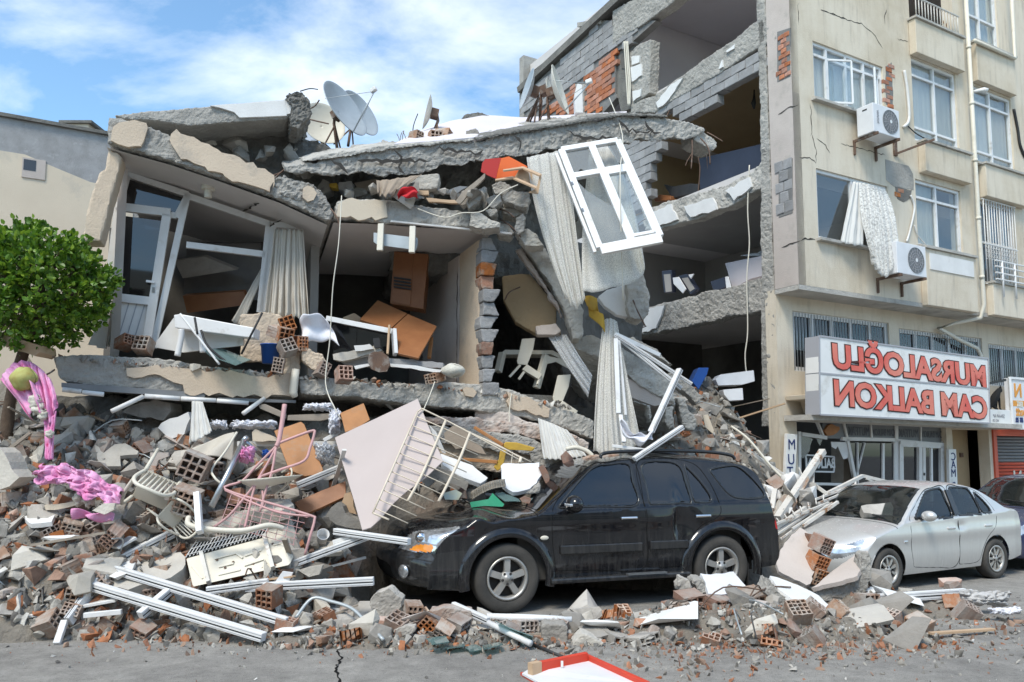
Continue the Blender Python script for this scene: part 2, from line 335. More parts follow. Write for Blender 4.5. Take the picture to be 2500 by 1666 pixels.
def tube_bm(bm,pts,r,n=8,closed=False,cap=True):
 pts=[Vector(p) for p in pts];rings=[];N=len(pts);ref=None
 for i,p in enumerate(pts):
  a=pts[(i-1)%N] if (i>0 or closed) else p;b=pts[(i+1)%N] if (i<N-1 or closed) else p
  d=(b-a).normalized()
  if ref is None:ref=d.orthogonal().normalized()
  ref=(ref-d*ref.dot(d));ref=ref.normalized() if ref.length>1e-5 else d.orthogonal().normalized()
  s=d.cross(ref);rr=r[i] if isinstance(r,(list,tuple)) else r
  rings.append([bm.verts.new(p+(ref*math.cos(q*2*math.pi/n)+s*math.sin(q*2*math.pi/n))*rr) for q in range(n)])
 M_=N if closed else N-1
 for i in range(M_):
  A=rings[i];B=rings[(i+1)%N]
  for q in range(n):bm.faces.new((A[q],A[(q+1)%n],B[(q+1)%n],B[q]))
 if cap and not closed:bm.faces.new(rings[0][::-1]);bm.faces.new(rings[-1])
 return bm
def tube(name,pts,r,m,parent=None,n=8,closed=False):
 return link(name,mesh_of(tube_bm(bmesh.new(),pts,r,n,closed),name),m,parent,True)
def spline(pts,k=6):
 pts=[Vector(p) for p in pts];out=[]
 for i in range(len(pts)-1):
  p0=pts[max(i-1,0)];p1=pts[i];p2=pts[i+1];p3=pts[min(i+2,len(pts)-1)]
  for q in range(k):
   t=q/k;out.append(.5*((2*p1)+(p2-p0)*t+(2*p0-5*p1+4*p2-p3)*t*t+(3*p1-p0-3*p2+p3)*t**3))
 out.append(pts[-1]);return out
def lathe_bm(bm,prof,axis='z',n=24,M_=None):
 """prof: (r, h) pairs turned about z"""
 rings=[]
 for r_,h in prof:rings.append([bm.verts.new((r_*math.cos(2*math.pi*q/n),r_*math.sin(2*math.pi*q/n),h)) for q in range(n)])
 for A,B in zip(rings,rings[1:]):
  for q in range(n):bm.faces.new((A[q],A[(q+1)%n],B[(q+1)%n],B[q]))
 if M_ is not None:bmesh.ops.transform(bm,matrix=M_,verts=[v for g in rings for v in g])
 return bm
def cloth(name,top,bot,m,folds=6,amp=.05,rows=24,cols=60,parent=None,seed=0,wind=.0,mid=None,thick=.004,nrm=None,flare=1.0):
 """hanging cloth between a top line and a bottom line, with folds that deepen downwards"""
 T=spline(top,8);B=spline(bot,8);Md=spline(mid,8) if mid else None
 def samp(P,f):
  g=f*(len(P)-1);i=min(int(g),len(P)-2);return P[i].lerp(P[i+1],g-i)
 r_=random.Random(seed);ph=[r_.uniform(0,6.28) for _ in range(6)]
 nv=Vector(nrm).normalized() if nrm else ((T[-1]-T[0]).cross(B[0]-T[0])).normalized()
 V=[];F=[]
 for j in range(rows+1):
  v=j/rows
  for i in range(cols+1):
   u=i/cols;a=samp(T,u);b=samp(B,u)
   if Md:c=samp(Md,u);p=a*(1-v)*(1-2*v)+c*4*v*(1-v)+b*v*(2*v-1) if False else a*(1-v)**2+c*2*v*(1-v)+b*v*v
   else:p=a.lerp(b,v)
   k=amp*(.35+.65*v**flare)
   q_=2.2*noise.noise((u*folds*.45+seed,v*1.3,3));w_=(math.sin(u*folds*6.283+ph[0]+q_)*(.65+.8*noise.noise((u*folds*.6,v*1.1+seed,7)))+.35*math.sin(u*folds*2.3*6.283+ph[2]+v*2+q_)+.5*noise.noise((u*4,v*5,seed)))
   V.append(p+nv*(k*w_+wind*math.sin(v*3.1)*math.sin(u*3.1))+Vector((0,0,.3*k*math.sin(u*folds*6.283+ph[3])*v)))
 for j in range(rows):
  for i in range(cols):
   q=j*(cols+1)+i;F.append((q,q+1,q+cols+2,q+cols+1))
 o=pyd(name,V,F,m,parent,True)
 if thick:
  s=o.modifiers.new('thickness','SOLIDIFY');s.thickness=thick
 return o
def rag(name,pts_fn,m,nu=40,nv=24,parent=None,thick=.005):
 V=[pts_fn(i/nu,j/nv) for j in range(nv+1) for i in range(nu+1)]
 F=[(j*(nu+1)+i,j*(nu+1)+i+1,(j+1)*(nu+1)+i+1,(j+1)*(nu+1)+i) for j in range(nv) for i in range(nu)]
 o=pyd(name,V,F,m,parent,True)
 s=o.modifiers.new('thickness','SOLIDIFY');s.thickness=thick
 return o
def text_mesh(name,s,size,pl,u,v,w_,m,parent,mirror=True,depth=.006,align='CENTER',bold=0.0,sx=1.0,vert=False):
 """lettering as thin solid letters on plane pl; the writing in the place reads mirrored"""
 cu=bpy.data.curves.new(name,'FONT');cu.body=s;cu.size=size;cu.extrude=depth/2;cu.align_x=align;cu.align_y='CENTER';cu.offset=bold;cu.resolution_u=3
 if vert:cu.space_line=.86
 o=bpy.data.objects.new(name,cu);COL.objects.link(o)
 dg=bpy.context.evaluated_depsgraph_get();me=bpy.data.meshes.new_from_object(o.evaluated_get(dg));bpy.data.objects.remove(o);bpy.data.curves.remove(cu)
 k=-1 if mirror else 1
 M_=Matrix.Translation(pl.at(u,v,w_)) @ frame_mat(pl.a,pl.b,pl.n).to_4x4() @ Matrix.Diagonal((k*sx,1,1,1))
 me.transform(M_)
 if mirror:me.flip_normals()
 me.materials.clear()
 return link(name,me,m,parent)

# ================================================================= setting: ground, pavement
def ground_grid():
 nx,ny=150,120;V=[];F=[]
 for j in range(ny+1):
  y=-30+j*(60/ny)*(1 if j<ny else 1)
  for i in range(nx+1):
   x=-37.5+i*.5;V.append((x,y,0))
 return V,F
bm=bmesh.new();bmesh.ops.create_grid(bm,x_segments=2,y_segments=2,size=400);ground=link('ground',mesh_of(bm),'asphalt');tag(ground,'dusty grey asphalt street with fine debris',None,kind='structure')
C0=Vector((4.93,14.7,0));FA=Vector((math.cos(R(30)),math.sin(R(30)),0));GA=Vector((.5,-.8660254,0));BACK=-GA
GF=Plane(C0,FA);BAY=GF.off(.55);GAB=Plane(C0,GA)
def pave():
 bm=bmesh.new();p=[GF.at(-.6,0,0),GF.at(14,0,0),GF.at(14,0,1.7),GF.at(-.6,0,1.7)]
 prism_bm(p,(0,0,.13),bm);o=link('pavement',mesh_of(bm),'concrete_pale');tag(o,'raised concrete pavement in front of the shops',None,kind='structure')
 for k in range(15):
  bm=bmesh.new();c=GF.at(-.1+k*.98,.07,1.77);box_bm(bm,c,(.95,.13,.15),frame_mat(FA,GF.n,Vector((0,0,1))));link('kerb_stone',mesh_of(bm),'concrete',o)
pave()
# crack in the asphalt
def ribbon(name,pts,wd,nrm,m,parent=None,seed=0,step=.06,amp=.02,lift=.003):
 """a thin uneven crack along a line"""
 r_=random.Random(seed);P=[];pts=[Vector(p) for p in pts];nrm=Vector(nrm).normalized()
 for a,b in zip(pts,pts[1:]):
  k=max(1,int((b-a).length/step));sd=(b-a).cross(nrm).normalized()
  for q in range(k):P.append(a.lerp(b,q/k)+sd*r_.uniform(-amp,amp))
 P.append(pts[-1]);V=[];F=[]
 for i,p in enumerate(P):
  d=(P[min(i+1,len(P)-1)]-P[max(i-1,0)]).normalized();sd=d.cross(nrm);w_=wd*r_.uniform(.4,1.3)*(1 if 0<i<len(P)-1 else .15)
  V+=[p+sd*w_/2+nrm*lift,p-sd*w_/2+nrm*lift]
 for i in range(len(P)-1):F.append((2*i,2*i+1,2*i+3,2*i+2))
 return pyd(name,V,F,m,parent)
ribbon('crack',[gnd('B6',745,800),gnd('B6',780,860),gnd('B6',740,975),gnd('B6',775,1040),gnd('B6',780,1090)],.022,(0,0,1),'gap_black',ground,3,.05,.014)
# ================================================================= helpers for walls
def wall_with_openings(name,pl,s0,s1,z0,z1,holes,thick,m,parent):
 S=sorted({s0,s1,*[h[0] for h in holes],*[h[1] for h in holes]});Z=sorted({z0,z1,*[h[2] for h in holes],*[h[3] for h in holes]})
 S=[s for s in S if s0<=s<=s1];Z=[z for z in Z if z0<=z<=z1]
 solid={}
 for i in range(len(S)-1):
  for j in range(len(Z)-1):
   cs=(S[i]+S[i+1])/2;cz=(Z[j]+Z[j+1])/2
   solid[i,j]=not any(h[0]<cs<h[1] and h[2]<cz<h[3] for h in holes)
 bm=bmesh.new();vc={}
 def v(i,j,k):
  if (i,j,k) not in vc:vc[i,j,k]=bm.verts.new(pl.at(S[i],Z[j],-thick*k))
  return vc[i,j,k]
 for (i,j),ok in solid.items():
  if not ok:continue
  bm.faces.new((v(i,j,0),v(i+1,j,0),v(i+1,j+1,0),v(i,j+1,0)));bm.faces.new((v(i,j+1,1),v(i+1,j+1,1),v(i+1,j,1),v(i,j,1)))
  for di,dj,a,b in ((-1,0,(0,0),(0,1)),(1,0,(1,0),(1,1)),(0,-1,(0,0),(1,0)),(0,1,(0,1),(1,1))):
   if not solid.get((i+di,j+dj),False):
    bm.faces.new((v(i+a[0],j+a[1],0),v(i+b[0],j+b[1],0),v(i+b[0],j+b[1],1),v(i+a[0],j+a[1],1)))
 return link(name,mesh_of(bm,name),m,parent)
def window(pl,rect,cols,rows,parent,setback=.07,fw=.06,m='pvc',glass='glass',curtain=None,fd=.06,skip=(),name='window'):
 """rect s0,s1,z0,z1; cols / rows: inner mullions and transoms as fractions"""
 s0,s1,z0,z1=rect;bm=bmesh.new();fr=frame_mat(pl.a,pl.n,pl.b)
 xs=[0]+list(cols)+[1];zs=[0]+list(rows)+[1]
 def B(sa,sb,za,zb,d=0):box_bm(bm,pl.at((sa+sb)/2,(za+zb)/2,-setback+d),(abs(sb-sa),fd,abs(zb-za)),fr)
 B(s0,s1,z1-fw,z1);B(s0,s1,z0,z0+fw)
 B(s0,s0+fw,z0+fw,z1-fw);B(s1-fw,s1,z0+fw,z1-fw)
 for c in cols:B(s0+c*(s1-s0)-fw*.45,s0+c*(s1-s0)+fw*.45,z0+fw,z1-fw,.004)
 for r_ in rows:B(s0+fw,s1-fw,z0+r_*(z1-z0)-fw*.4,z0+r_*(z1-z0)+fw*.4,.002)
 o=link(name,mesh_of(bm),m,parent)
 for i in range(len(xs)-1):
  for j in range(len(zs)-1):
   if (i,j) in skip:continue
   a,b=s0+xs[i]*(s1-s0)+fw*.4,s0+xs[i+1]*(s1-s0)-fw*.4;c,d=z0+zs[j]*(z1-z0)+fw*.4,z0+zs[j+1]*(z1-z0)-fw*.4
   box('pane',pl.at((a+b)/2,(c+d)/2,-setback-.01),(b-a,.008,d-c),glass,o,fr)
 if curtain:
  k=curtain if isinstance(curtain,list) else [(0,1,curtain)]
  for a,b,cm in k:
   sa,sb=s0+a*(s1-s0),s0+b*(s1-s0)
   cloth('curtain',[pl.at(sa,z1-.03,-setback-.07),pl.at(sb,z1-.03,-setback-.07)],[pl.at(sa,z0+.03,-setback-.07),pl.at(sb,z0+.03,-setback-.07)],cm,folds=max(3,int((sb-sa)*7)),amp=.02,rows=4,cols=max(24,int((sb-sa)*60)),parent=o,seed=int(sa*10),thick=0)
 return o
def inpoly(x,y,P):
 c=False;n=len(P)
 for i in range(n):
  x1,y1=P[i];x2,y2=P[(i+1)%n]
  if (y1>y) != (y2>y) and x<(x2-x1)*(y-y1)/(y2-y1)+x1:c=not c
 return c
_bk={}
def unit_brick(k,wd,hh,dp,m):
 key=(k,wd,hh,dp,m)
 if key not in _bk:
  r_=random.Random(k);bm=bmesh.new();box_bm(bm,(0,0,0),(wd,dp,hh));bmesh.ops.bevel(bm,geom=bm.edges[:],offset=.008,segments=1,affect='EDGES')
  for v in bm.verts:v.co+=Vector((r_.uniform(-.006,.006),r_.uniform(-.006,.006),r_.uniform(-.006,.006)))
  me=mesh_of(bm,'brick');me.materials.append(MATS[m]);_bk[key]=me
 return _bk[key]
def lay_bricks(name,pl,outline,wd,hh,dp,m,parent,w_=0.0,gap=.012,seed=1,drop=0.0):
 """courses of single bricks inside an outline (s, t) of the plane"""
 r_=random.Random(seed);ss=[p[0] for p in outline];zz=[p[1] for p in outline]
 z=math.floor(min(zz)/(hh+gap))*(hh+gap);row=0;fr=frame_mat(pl.a,pl.n,pl.b).to_4x4();n=0
 while z<max(zz):
  s=math.floor(min(ss)/(wd+gap))*(wd+gap)+(row%2)*.5*wd
  while s<max(ss):
   if inpoly(s+wd/2,z+hh/2,outline) and r_.random()>=drop:
    me=unit_brick(r_.randrange(4),wd,hh,dp,m);o=bpy.data.objects.new(name,me);COL.objects.link(o);o.parent=parent
    o.matrix_world=Matrix.Translation(pl.at(s+wd/2,z+hh/2,w_-dp/2+r_.uniform(-.008,.008))) @ fr @ Euler((r_.gauss(0,.01),r_.gauss(0,.008),r_.gauss(0,.012))).to_matrix().to_4x4();n+=1
   s+=wd+gap
  z+=hh+gap;row+=1
 return n
# ================================================================= the standing apartment building (its side torn open)
RB=thing('apartment_building','beige apartment building with its whole side torn open to the rooms','building',loc=C0)
Binv=Matrix.Translation(-C0)
def par(o,root):
 """keep world placement under a moved root"""
 o.parent=root;o.matrix_parent_inverse=Matrix.Translation(-root.location) if root.rotation_euler==Euler((0,0,0)) else root.matrix_world.inverted();return o
class Under:
 """builds things in world coordinates, then parents them under root"""
 def __init__(s,root):s.root=root
 def __enter__(s):s.before=set(COL.objects);return s
 def __exit__(s,*a):
  bpy.context.view_layer.update()
  inv=s.root.matrix_world.inverted()
  for o in COL.objects:
   if o not in s.before and o.parent is None and o is not s.root and 'category' not in o.keys():o.parent=s.root;o.matrix_parent_inverse=inv
TOPZ=13.6;BB=4.86
def rect(crop1,x1,y1,crop2,x2,y2,pl=None):
 pl=pl or BAY;a=pl.st(crop1,x1,y1);b=pl.st(crop2,x2,y2);return (a[0],b[0],b[1],a[1])
W1=rect('A5',218,258,'A5',682,778);W2=rect('A5',845,362,'A5',1158,985);W3=rect('A5',1233,537,'A5',1512,1118)
W4=rect('A5',240,1072,'A6',725,150);W5=rect('A5',872,1140,'A6',1125,160);W6=rect('A5',1280,1272,'A6',1420,350)
W0=(5.92,7.13,11.07,12.7);BALC=(3.72,5.32,10.93,12.9);W7=(.62,2.73,11.35,12.6);W8=(8.2,9.6,8.4,10.0);W9=(8.2,9.6,5.7,7.4)
CL1=(.45,3.35,3.35,4.5);CL2=(3.68,6.72,3.35,4.42);CL3=(6.97,10,3.35,4.32)
SHOP=(.46,5.16,.13,2.47);ENTR=(5.38,6.78,.13,2.33);SHUT=(6.92,10.2,.13,2.33)
with Under(RB):
 wall_with_openings('wall',BAY,0,15,BB,TOPZ,[W0,W1,W2,W3,W4,W5,W6,W7,W8,W9,BALC],.25,'facade',None)
 wall_with_openings('wall',GF,0,15,0,BB-.002,[CL1,CL2,CL3,SHOP,ENTR,SHUT],.25,'facade',None)
 # return of the overhang, soffit
 o=prism('overhang_return',[BAY.at(0,BB,0),BAY.at(0,TOPZ,0),GF.at(0,TOPZ,0),GF.at(0,BB,0)],FA*.2,'plaster_pink')
 o.location=-FA*.003
 prism('overhang_soffit',[BAY.at(0,BB-.09,0),BAY.at(15,BB-.09,0),GF.at(15,BB-.09,-.02),GF.at(0,BB-.09,-.02)],(0,0,.088),'concrete_pale')
 # windows
 g=['glass','glass']
 window(BAY,W1,(.20,.47,.73),(.79,),None,curtain='curtain_white')
 window(BAY,W2,(.52,),(.17,.80),None,curtain=[(0,.53,'curtain_white'),(.5,1,'curtain_cloth')])
 window(BAY,W3,(.47,),(.17,.80),None,curtain=[(0,.55,'curtain_white'),(.5,1,'curtain_cloth')])
 window(BAY,W4,(.50,),(),None,skip=((1,0),),glass='glass')
 window(BAY,W5,(.47,),(.74,),None,curtain=[(0,.5,'curtain_cloth')])
 window(BAY,W6,(.33,.66),(.5,),None,m='pvc_dusty')
 window(BAY,W0,(.42,),(.42,),None,curtain='curtain_white')
 window(BAY,W7,(.25,.5,.75),(.8,),None);window(BAY,W8,(.5,),(.75,),None,curtain='curtain_white');window(BAY,W9,(.5,),(.75,),None)
 fr=frame_mat(FA,GF.n,Vector((0,0,1)))
 # opened casements of the wide window
 for s_,ang in ((.62+.20*2.11+.04,24),(2.73-.27*2.11-.05,-30)):
  hinge=BAY.at(s_ if ang>0 else s_+.50,0,-.06);d=(FA*math.cos(R(ang))+BAY.n*math.sin(R(abs(ang)))) if ang>0 else (-FA*math.cos(R(ang))+BAY.n*math.sin(R(abs(ang))))
  bm=bmesh.new();z0,z1=W1[2]+.06,W1[2]+.79*(W1[3]-W1[2])
  a=hinge;b=hinge+d*.5
  for p,q in (((a,z0),(b,z0)),((b,z0),(b,z1)),((b,z1),(a,z1)),((a,z1),(a,z0))):bar_bm(bm,p[0]+Vector((0,0,p[1])),q[0]+Vector((0,0,q[1])),.03,.035)
  w_=link('casement',mesh_of(bm),'pvc')
  c=(a+b)/2;box('pane',c+Vector((0,0,(z0+z1)/2)),(.46,.006,z1-z0-.06),'glass',w_,frame_mat(d,d.cross(Vector((0,0,1))),Vector((0,0,1))))
 # sills
 for W_,e in ((W1,.10),(W3,.08),(W4,.06),(W5,.05)):
  box('sill',BAY.at((W_[0]+W_[1])/2,W_[2]-.03,.03),(W_[1]-W_[0]+2*e,.16,.05),'concrete_pale',None,fr)
 # proud parapets under the second and third column of windows
 for s0,s1,z0,z1,d in ((3.78,5.42,7.62,W2[2]-.06,.16),(5.98,7.68,7.45,W3[2]-.06,.16),(3.66,5.40,W2[3]+.02,10.9,.16),(5.92,7.5,10.1,11.0,.14),(3.66,5.45,BB-.06,5.98,.13),(6.0,8.6,BB-.06,5.5,.16)):
  box('parapet',BAY.at((s0+s1)/2,(z0+z1)/2,d/2+.003),(s1-s0,d,z1-z0),'facade',None,fr,.012)
  box('parapet_ledge',BAY.at((s0+s1)/2,z1+.025,d/2+.02),(s1-s0+.06,d+.06,.045),'concrete_pale',None,fr)
 box('parapet_panel',BAY.at(4.55,5.72,.14),(1.55,.02,.34),'plaster_white',None,fr)
 # balcony railing at the top
 bm=bmesh.new();s0,s1,z0,z1=BALC[0],BALC[1]+.02,10.96,11.42
 rail=[BAY.at(s0,z1,.12),BAY.at(s1,z1,.12)];r0=link('balcony_rail',mesh_of(tube_bm(tube_bm(bm,rail,.02,6),[BAY.at(s0,z0,.12),BAY.at(s1,z0,.12)],.018,6)),'white_rusty')
 for k in range(15):tube('baluster',[BAY.at(s0+(k+.5)/15*(s1-s0),z0,.12),BAY.at(s0+(k+.5)/15*(s1-s0),z1,.12)],.011,'white_rusty',r0,6)
 # window grille and rail of the small balcony (first floor)
 bm=bmesh.new();s0,s1,z0,z1=W6[0],W6[1]+.9,5.50,W6[3]
 for z in (z0,z0+.9,z1):tube_bm(bm,[BAY.at(s0,z,.06),BAY.at(W6[1],z,.06)],.014,6)
 gr=link('window_grille',mesh_of(bm),'pvc_dusty')
 for k in range(13):
  s=s0+(k+.5)/13*(W6[1]-s0);tube('grille_bar',[BAY.at(s,z0,.06),BAY.at(s,z1,.06)],.011,'pvc_dusty',gr,6)
 for k in range(12):
  s=s0+(k+.5)/13*(W6[1]-s0);d=(W6[1]-s0)/13
  for q in range(4):tube('grille_lattice',[BAY.at(s,z0+.55+q*.1,.062),BAY.at(s+d,z0+.6+q*.1,.062),BAY.at(s,z0+.65+q*.1,.062)],.007,'pvc_dusty',gr,4)
 bm=bmesh.new()
 for z in (5.58,5.72,5.86,5.99):tube_bm(bm,[BAY.at(6.0,z,.24),BAY.at(8.5,z,.24)],.018,6)
 r1=link('balcony_rail',mesh_of(bm),'pvc')
 for k in range(5):tube('rail_post',[BAY.at(6.25+k*.5,5.2,.24),BAY.at(6.25+k*.5,6.0,.24)],.022,'pvc',r1,8)
 # clerestory windows with bars
 for W_,n,m_ in ((CL1,5,'pvc_dusty'),(CL2,5,'pvc_dusty'),(CL3,5,'pvc_dusty')):
  o=window(GF,W_,[k/n for k in range(1,n)],(),None,m=m_,glass='glass_dark',fw=.09)
  for k in range(34):
   s=W_[0]+(k+.5)/34*(W_[1]-W_[0]);tube('grille_bar',[GF.at(s,W_[2]+.02,-.02),GF.at(s,W_[3]-.02,-.02)],.008,'galvanised',o,4)
 # patches where render has come away: blocks and bricks on the return and beside windows
 RET=Plane(GF.at(0,0,0)-FA*.006,GA)
 RT=lambda l:[RET.st('A5',x,y) for x,y in pairs(l)]
 lay_bricks('brick',RET,RT([4,215,66,195,64,478,4,510]),.125,.085,.05,'brick_wall',None,w_=.018,seed=3)
 prism('bare_patch',[RET.at(s,z,.004) for s,z in RT([-6,205,78,178,76,488,-6,525])],-RET.n*.02,'mortar')
 lay_bricks('block',RET,RT([4,1045,84,1015,84,1355,6,1385]),.19,.19,.05,'block_grey',None,w_=.014,seed=4)
 prism('bare_patch',[RET.at(s,z,.004) for s,z in RT([2,1050,92,1010,92,1360,4,1390])],-RET.n*.02,'mortar')
 BT=lambda l,pl=BAY:[pl.st('A5',x,y) for x,y in pairs(l)]
 lay_bricks('brick',BAY,BT([684,425,722,400,730,690,688,670]),.19,.085,.05,'brick_wall',None,w_=.012,seed=5)
 prism('bare_patch',jag([BAY.at(s,z,.003) for s,z in BT([683,425,722,398,735,690,688,668])],.02,.12,2),-BAY.n*.02,'mortar')
 prism('bare_patch',jag([BAY.at(s,z,.006) for s,z in BT([682,1018,760,1040,830,1060,858,1110,862,1215,735,1190,688,1150])],.02,.15,3),-BAY.n*.02,'concrete')
 prism('bare_patch',jag([BAY.at(s,z,.008) for s,z in BT([745,1195,850,1215,840,1265,800,1290,760,1270])],.02,.10,4),-BAY.n*.02,'concrete_dark')
 lay_bricks('brick',BAY,BT([755,1205,800,1215,795,1275,760,1265]),.19,.085,.05,'brick_clay',None,w_=.016,seed=6)
 # cracks in the render
 for i,l in enumerate(([165,150,230,205,300,60,440,130,530,150,620,230,660,310],[125,20,130,160],[205,660,215,850,205,870],[215,860,240,960,240,1040,200,1010,135,1005],[690,60,675,110,680,160],[270,60,440,125],[245,880,300,930,330,980],[400,920,680,990],[760,250,830,270])):
  ribbon('crack',[BAY.at(*BAY.st('A5',x,y)) for x,y in pairs(l)] if i else [BAY.at(*BAY.st('A5',x,y)) for x,y in pairs([270,62,440,128,530,150,620,230,665,310])],.016,BAY.n,'crack_dark',None,i,.06,.015)
 ribbon('crack',[RET.at(*RET.st('A5',x,y)) for x,y in pairs([0,735,60,690,130,670])],.03,RET.n,'crack_dark',None,21,.06,.015)
 ribbon('crack',[BAY.at(*BAY.st('A6',x,y)) for x,y in pairs([235,85,260,75,315,80])],.03,BAY.n,'crack_dark',None,22,.06,.01)
 ribbon('crack',[RET.at(*RET.st('A6',x,y)) for x,y in pairs([130,120,190,100,238,85])],.035,RET.n,'crack_dark',None,23,.06,.012)
 # drain pipe and cables
 pip=[BAY.at(5.66,13,.12),BAY.at(5.66,7.0,.12),BAY.at(5.68,5.0,.12),BAY.at(5.66,4.72,.05),BAY.at(5.3,4.62,-.3),GF.at(4.9,4.5,.12),GF.at(5.6,4.3,.12),GF.at(6.3,4.15,.12),GF.at(6.42,4.0,.12),GF.at(6.42,3.2,.12)]
 o=tube('drain_pipe',pip,.045,'plastic_cream')
 for z in (5.6,6.9,8.2,9.5,10.8):tube('pipe_clamp',[BAY.at(5.66,z-.03,.12),BAY.at(5.66,z+.03,.12)],.056,'plastic_cream',o)
 tube('drain_pipe',[BAY.at(5.75,10.95,.2),BAY.at(7.4,10.95,.2),BAY.at(7.42,13.2,.2)],.04,'plastic_cream')
 P5=lambda l,d=.03:[BAY.at(*BAY.st('A5',x,y),d) for x,y in pairs(l)]
 tube('cable_duct',spline(P5([795,455,812,560,825,700,822,780,790,815])),.03,'pvc_dusty')
 tube('cable',spline(P5([835,1250,860,1330,830,1480,810,1545])),.02,'pvc_dusty')
 tube('cable',spline(P5([860,1440,880,1500,930,1560])),.012,'pvc_dusty')
 tube('cable',spline(P5([820,810,870,855,930,890])),.012,'plastic_black')
 tube('cable',spline(P5([1495,700,1520,830,1535,930,1568,1010])),.03,'plastic_black')
 o=box('bracket_arm',BAY.at(*BAY.st('A5',740,940),.02),(.09,.04,.38),'rusty',None,fr);bar('bracket_arm',BAY.at(*BAY.st('A5',745,985),.03),BAY.at(*BAY.st('A5',872,935),.42),.04,.04,'rusty')
 # interior floors and back walls
 for z,t in ((5.12,.25),(7.45,.25),(10.2,.25),(13.35,.25)):
  prism('floor_slab',[GF.at(.25 if True else 0,z-t,-.26),GF.at(14.9,z-t,-.26),GF.at(14.9,z-t,-9.2),GF.at(.25,z-t,-9.2)],(0,0,t),'ceiling_paint')
 prism('wall',[GF.at(0.02,0,-9.21),GF.at(15,0,-9.21),GF.at(15,0,-9.45),GF.at(0.02,0,-9.45)],(0,0,TOPZ),'concrete')
 prism('wall',[GF.at(15,0,.5),GF.at(15.2,0,.5),GF.at(15.2,0,-9.4),GF.at(15,0,-9.4)],(0,0,TOPZ),'facade')
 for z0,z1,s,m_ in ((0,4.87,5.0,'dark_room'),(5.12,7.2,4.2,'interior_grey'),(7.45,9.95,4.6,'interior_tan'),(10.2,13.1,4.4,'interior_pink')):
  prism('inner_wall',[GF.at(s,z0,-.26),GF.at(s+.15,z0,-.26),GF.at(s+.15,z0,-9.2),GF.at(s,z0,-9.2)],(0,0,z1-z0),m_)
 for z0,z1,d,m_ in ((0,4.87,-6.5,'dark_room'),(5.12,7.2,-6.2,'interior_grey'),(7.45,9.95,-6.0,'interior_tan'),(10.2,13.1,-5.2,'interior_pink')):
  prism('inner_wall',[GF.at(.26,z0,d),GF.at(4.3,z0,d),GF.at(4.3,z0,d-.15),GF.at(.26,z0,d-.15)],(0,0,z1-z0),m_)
 # paint on the inner faces: ceilings and the back of the street wall
 for z0,z1,m_ in ((5.12,7.2,'interior_grey'),(7.45,9.95,'interior_tan'),(10.2,13.1,'interior_pink')):
  prism('ceiling_lining',[GF.at(.27,z1-.02,-.28),GF.at(4.19,z1-.02,-.28),GF.at(4.19,z1-.02,-5.15),GF.at(.27,z1-.02,-5.15)],(0,0,.018),m_)
 prism('floor_slab',[GF.at(.26,.0,-.26),GF.at(14.9,.0,-.26),GF.at(14.9,.0,-9.2),GF.at(.26,.0,-9.2)],(0,0,.12),'concrete_dark')
 # ---- the torn side: columns and beams
 GT=lambda crop,l,w_=0:[GAB.at(*GAB.st(crop,x,y),w_) for x,y in pairs(l)]
 RG=(.05,.05,.22,.03,.07)
 prism('column',jag([GAB.at(-.45,2.3),GAB.at(-.03,2.3),GAB.at(-.03,13.3),GAB.at(-.33,13.3),GAB.at(-.26,10),GAB.at(-.26,8),GAB.at(-.36,5)],.02,.35,5),FA*.4,'concrete',None,RG)
 prism('column',GT('D',[1752,1010,1775,1008,1772,1150,1752,1150]),FA*.35,'concrete',None,RG)
 prism('beam',jag(GT('A4',[120,800,300,730,560,540,870,330,1130,120,1258,20,1255,300,1120,360,900,500,640,660,460,760,300,870,120,870]),.03,.3,6),FA*.32,'concrete',None,RG)
 prism('beam',jag(GT('A4',[-20,350,110,250,300,130,500,-30,360,-30,180,-30,-20,80]),.03,.4,7),FA*.32,'concrete',None,RG)
 prism('beam',jag(GT('D',[1478,478,1560,455,1650,430,1720,400,1752,368,1752,432,1690,468,1600,505,1510,528,1480,530]),.03,.25,8),FA*.32,'concrete_pale',None,(.05,.07,.2,.04,.07))
 prism('beam',jag(GT('D',[1430,735,1480,708,1600,676,1750,638,1750,714,1600,746,1490,768,1430,780]),.03,.25,9),FA*.32,'concrete',None,(.05,.06,.2,.04,.07))
 prism('column',jag(GT('A4',[112,400,190,330,275,300,268,710,130,800]),.03,.3,10),FA*.3,'concrete',None,RG)
 # white paint left on beams and columns
 for i,l in enumerate(([860,395,930,340,925,375,870,405],[815,500,832,460,838,515,805,535],[325,790,440,650,530,600,470,700,400,790,340,830],[130,520,210,490,215,580,140,630],[135,440,200,430,195,480,140,500],[145,700,215,680,205,740,150,780])):
  prism('plaster_remnant',jag(GT('A4',l,.03),.02,.1,i),FA*.05,'plaster_white')
 for i,l in enumerate(([1495,490,1545,470,1560,505,1510,522],[1575,475,1640,455,1650,482,1590,500],[1670,440,1725,408,1730,430,1690,462],[1480,715,1530,702,1510,755,1478,765])):
  prism('plaster_remnant',jag(GT('D',l,.045),.03,.12,i+20),FA*.05,'plaster_white')
 # block courses hanging under the beam, and the block wall left standing
 o1=[GAB.st('A4',x,y) for x,y in pairs([300,875,460,765,640,665,900,505,1122,365,1125,590,1075,600,990,575,920,610,850,670,800,740,700,800,630,860,560,890,430,890])]
 lay_bricks('block',GAB,o1,.38,.185,.2,'block_grey',None,w_=-.03,seed=8)
 o2=[GAB.st('A4',x,y) for x,y in pairs([60,1080,330,1075,300,1180,270,1250,265,1350,215,1390,235,1520,60,1560])]
 lay_bricks('block',GAB,o2,.38,.185,.2,'block_grey',None,w_=-.03,seed=9)
 o2=[GAB.st('D',x,y) for x,y in pairs([1455,315,1500,340,1480,430,1485,480,1430,500])]
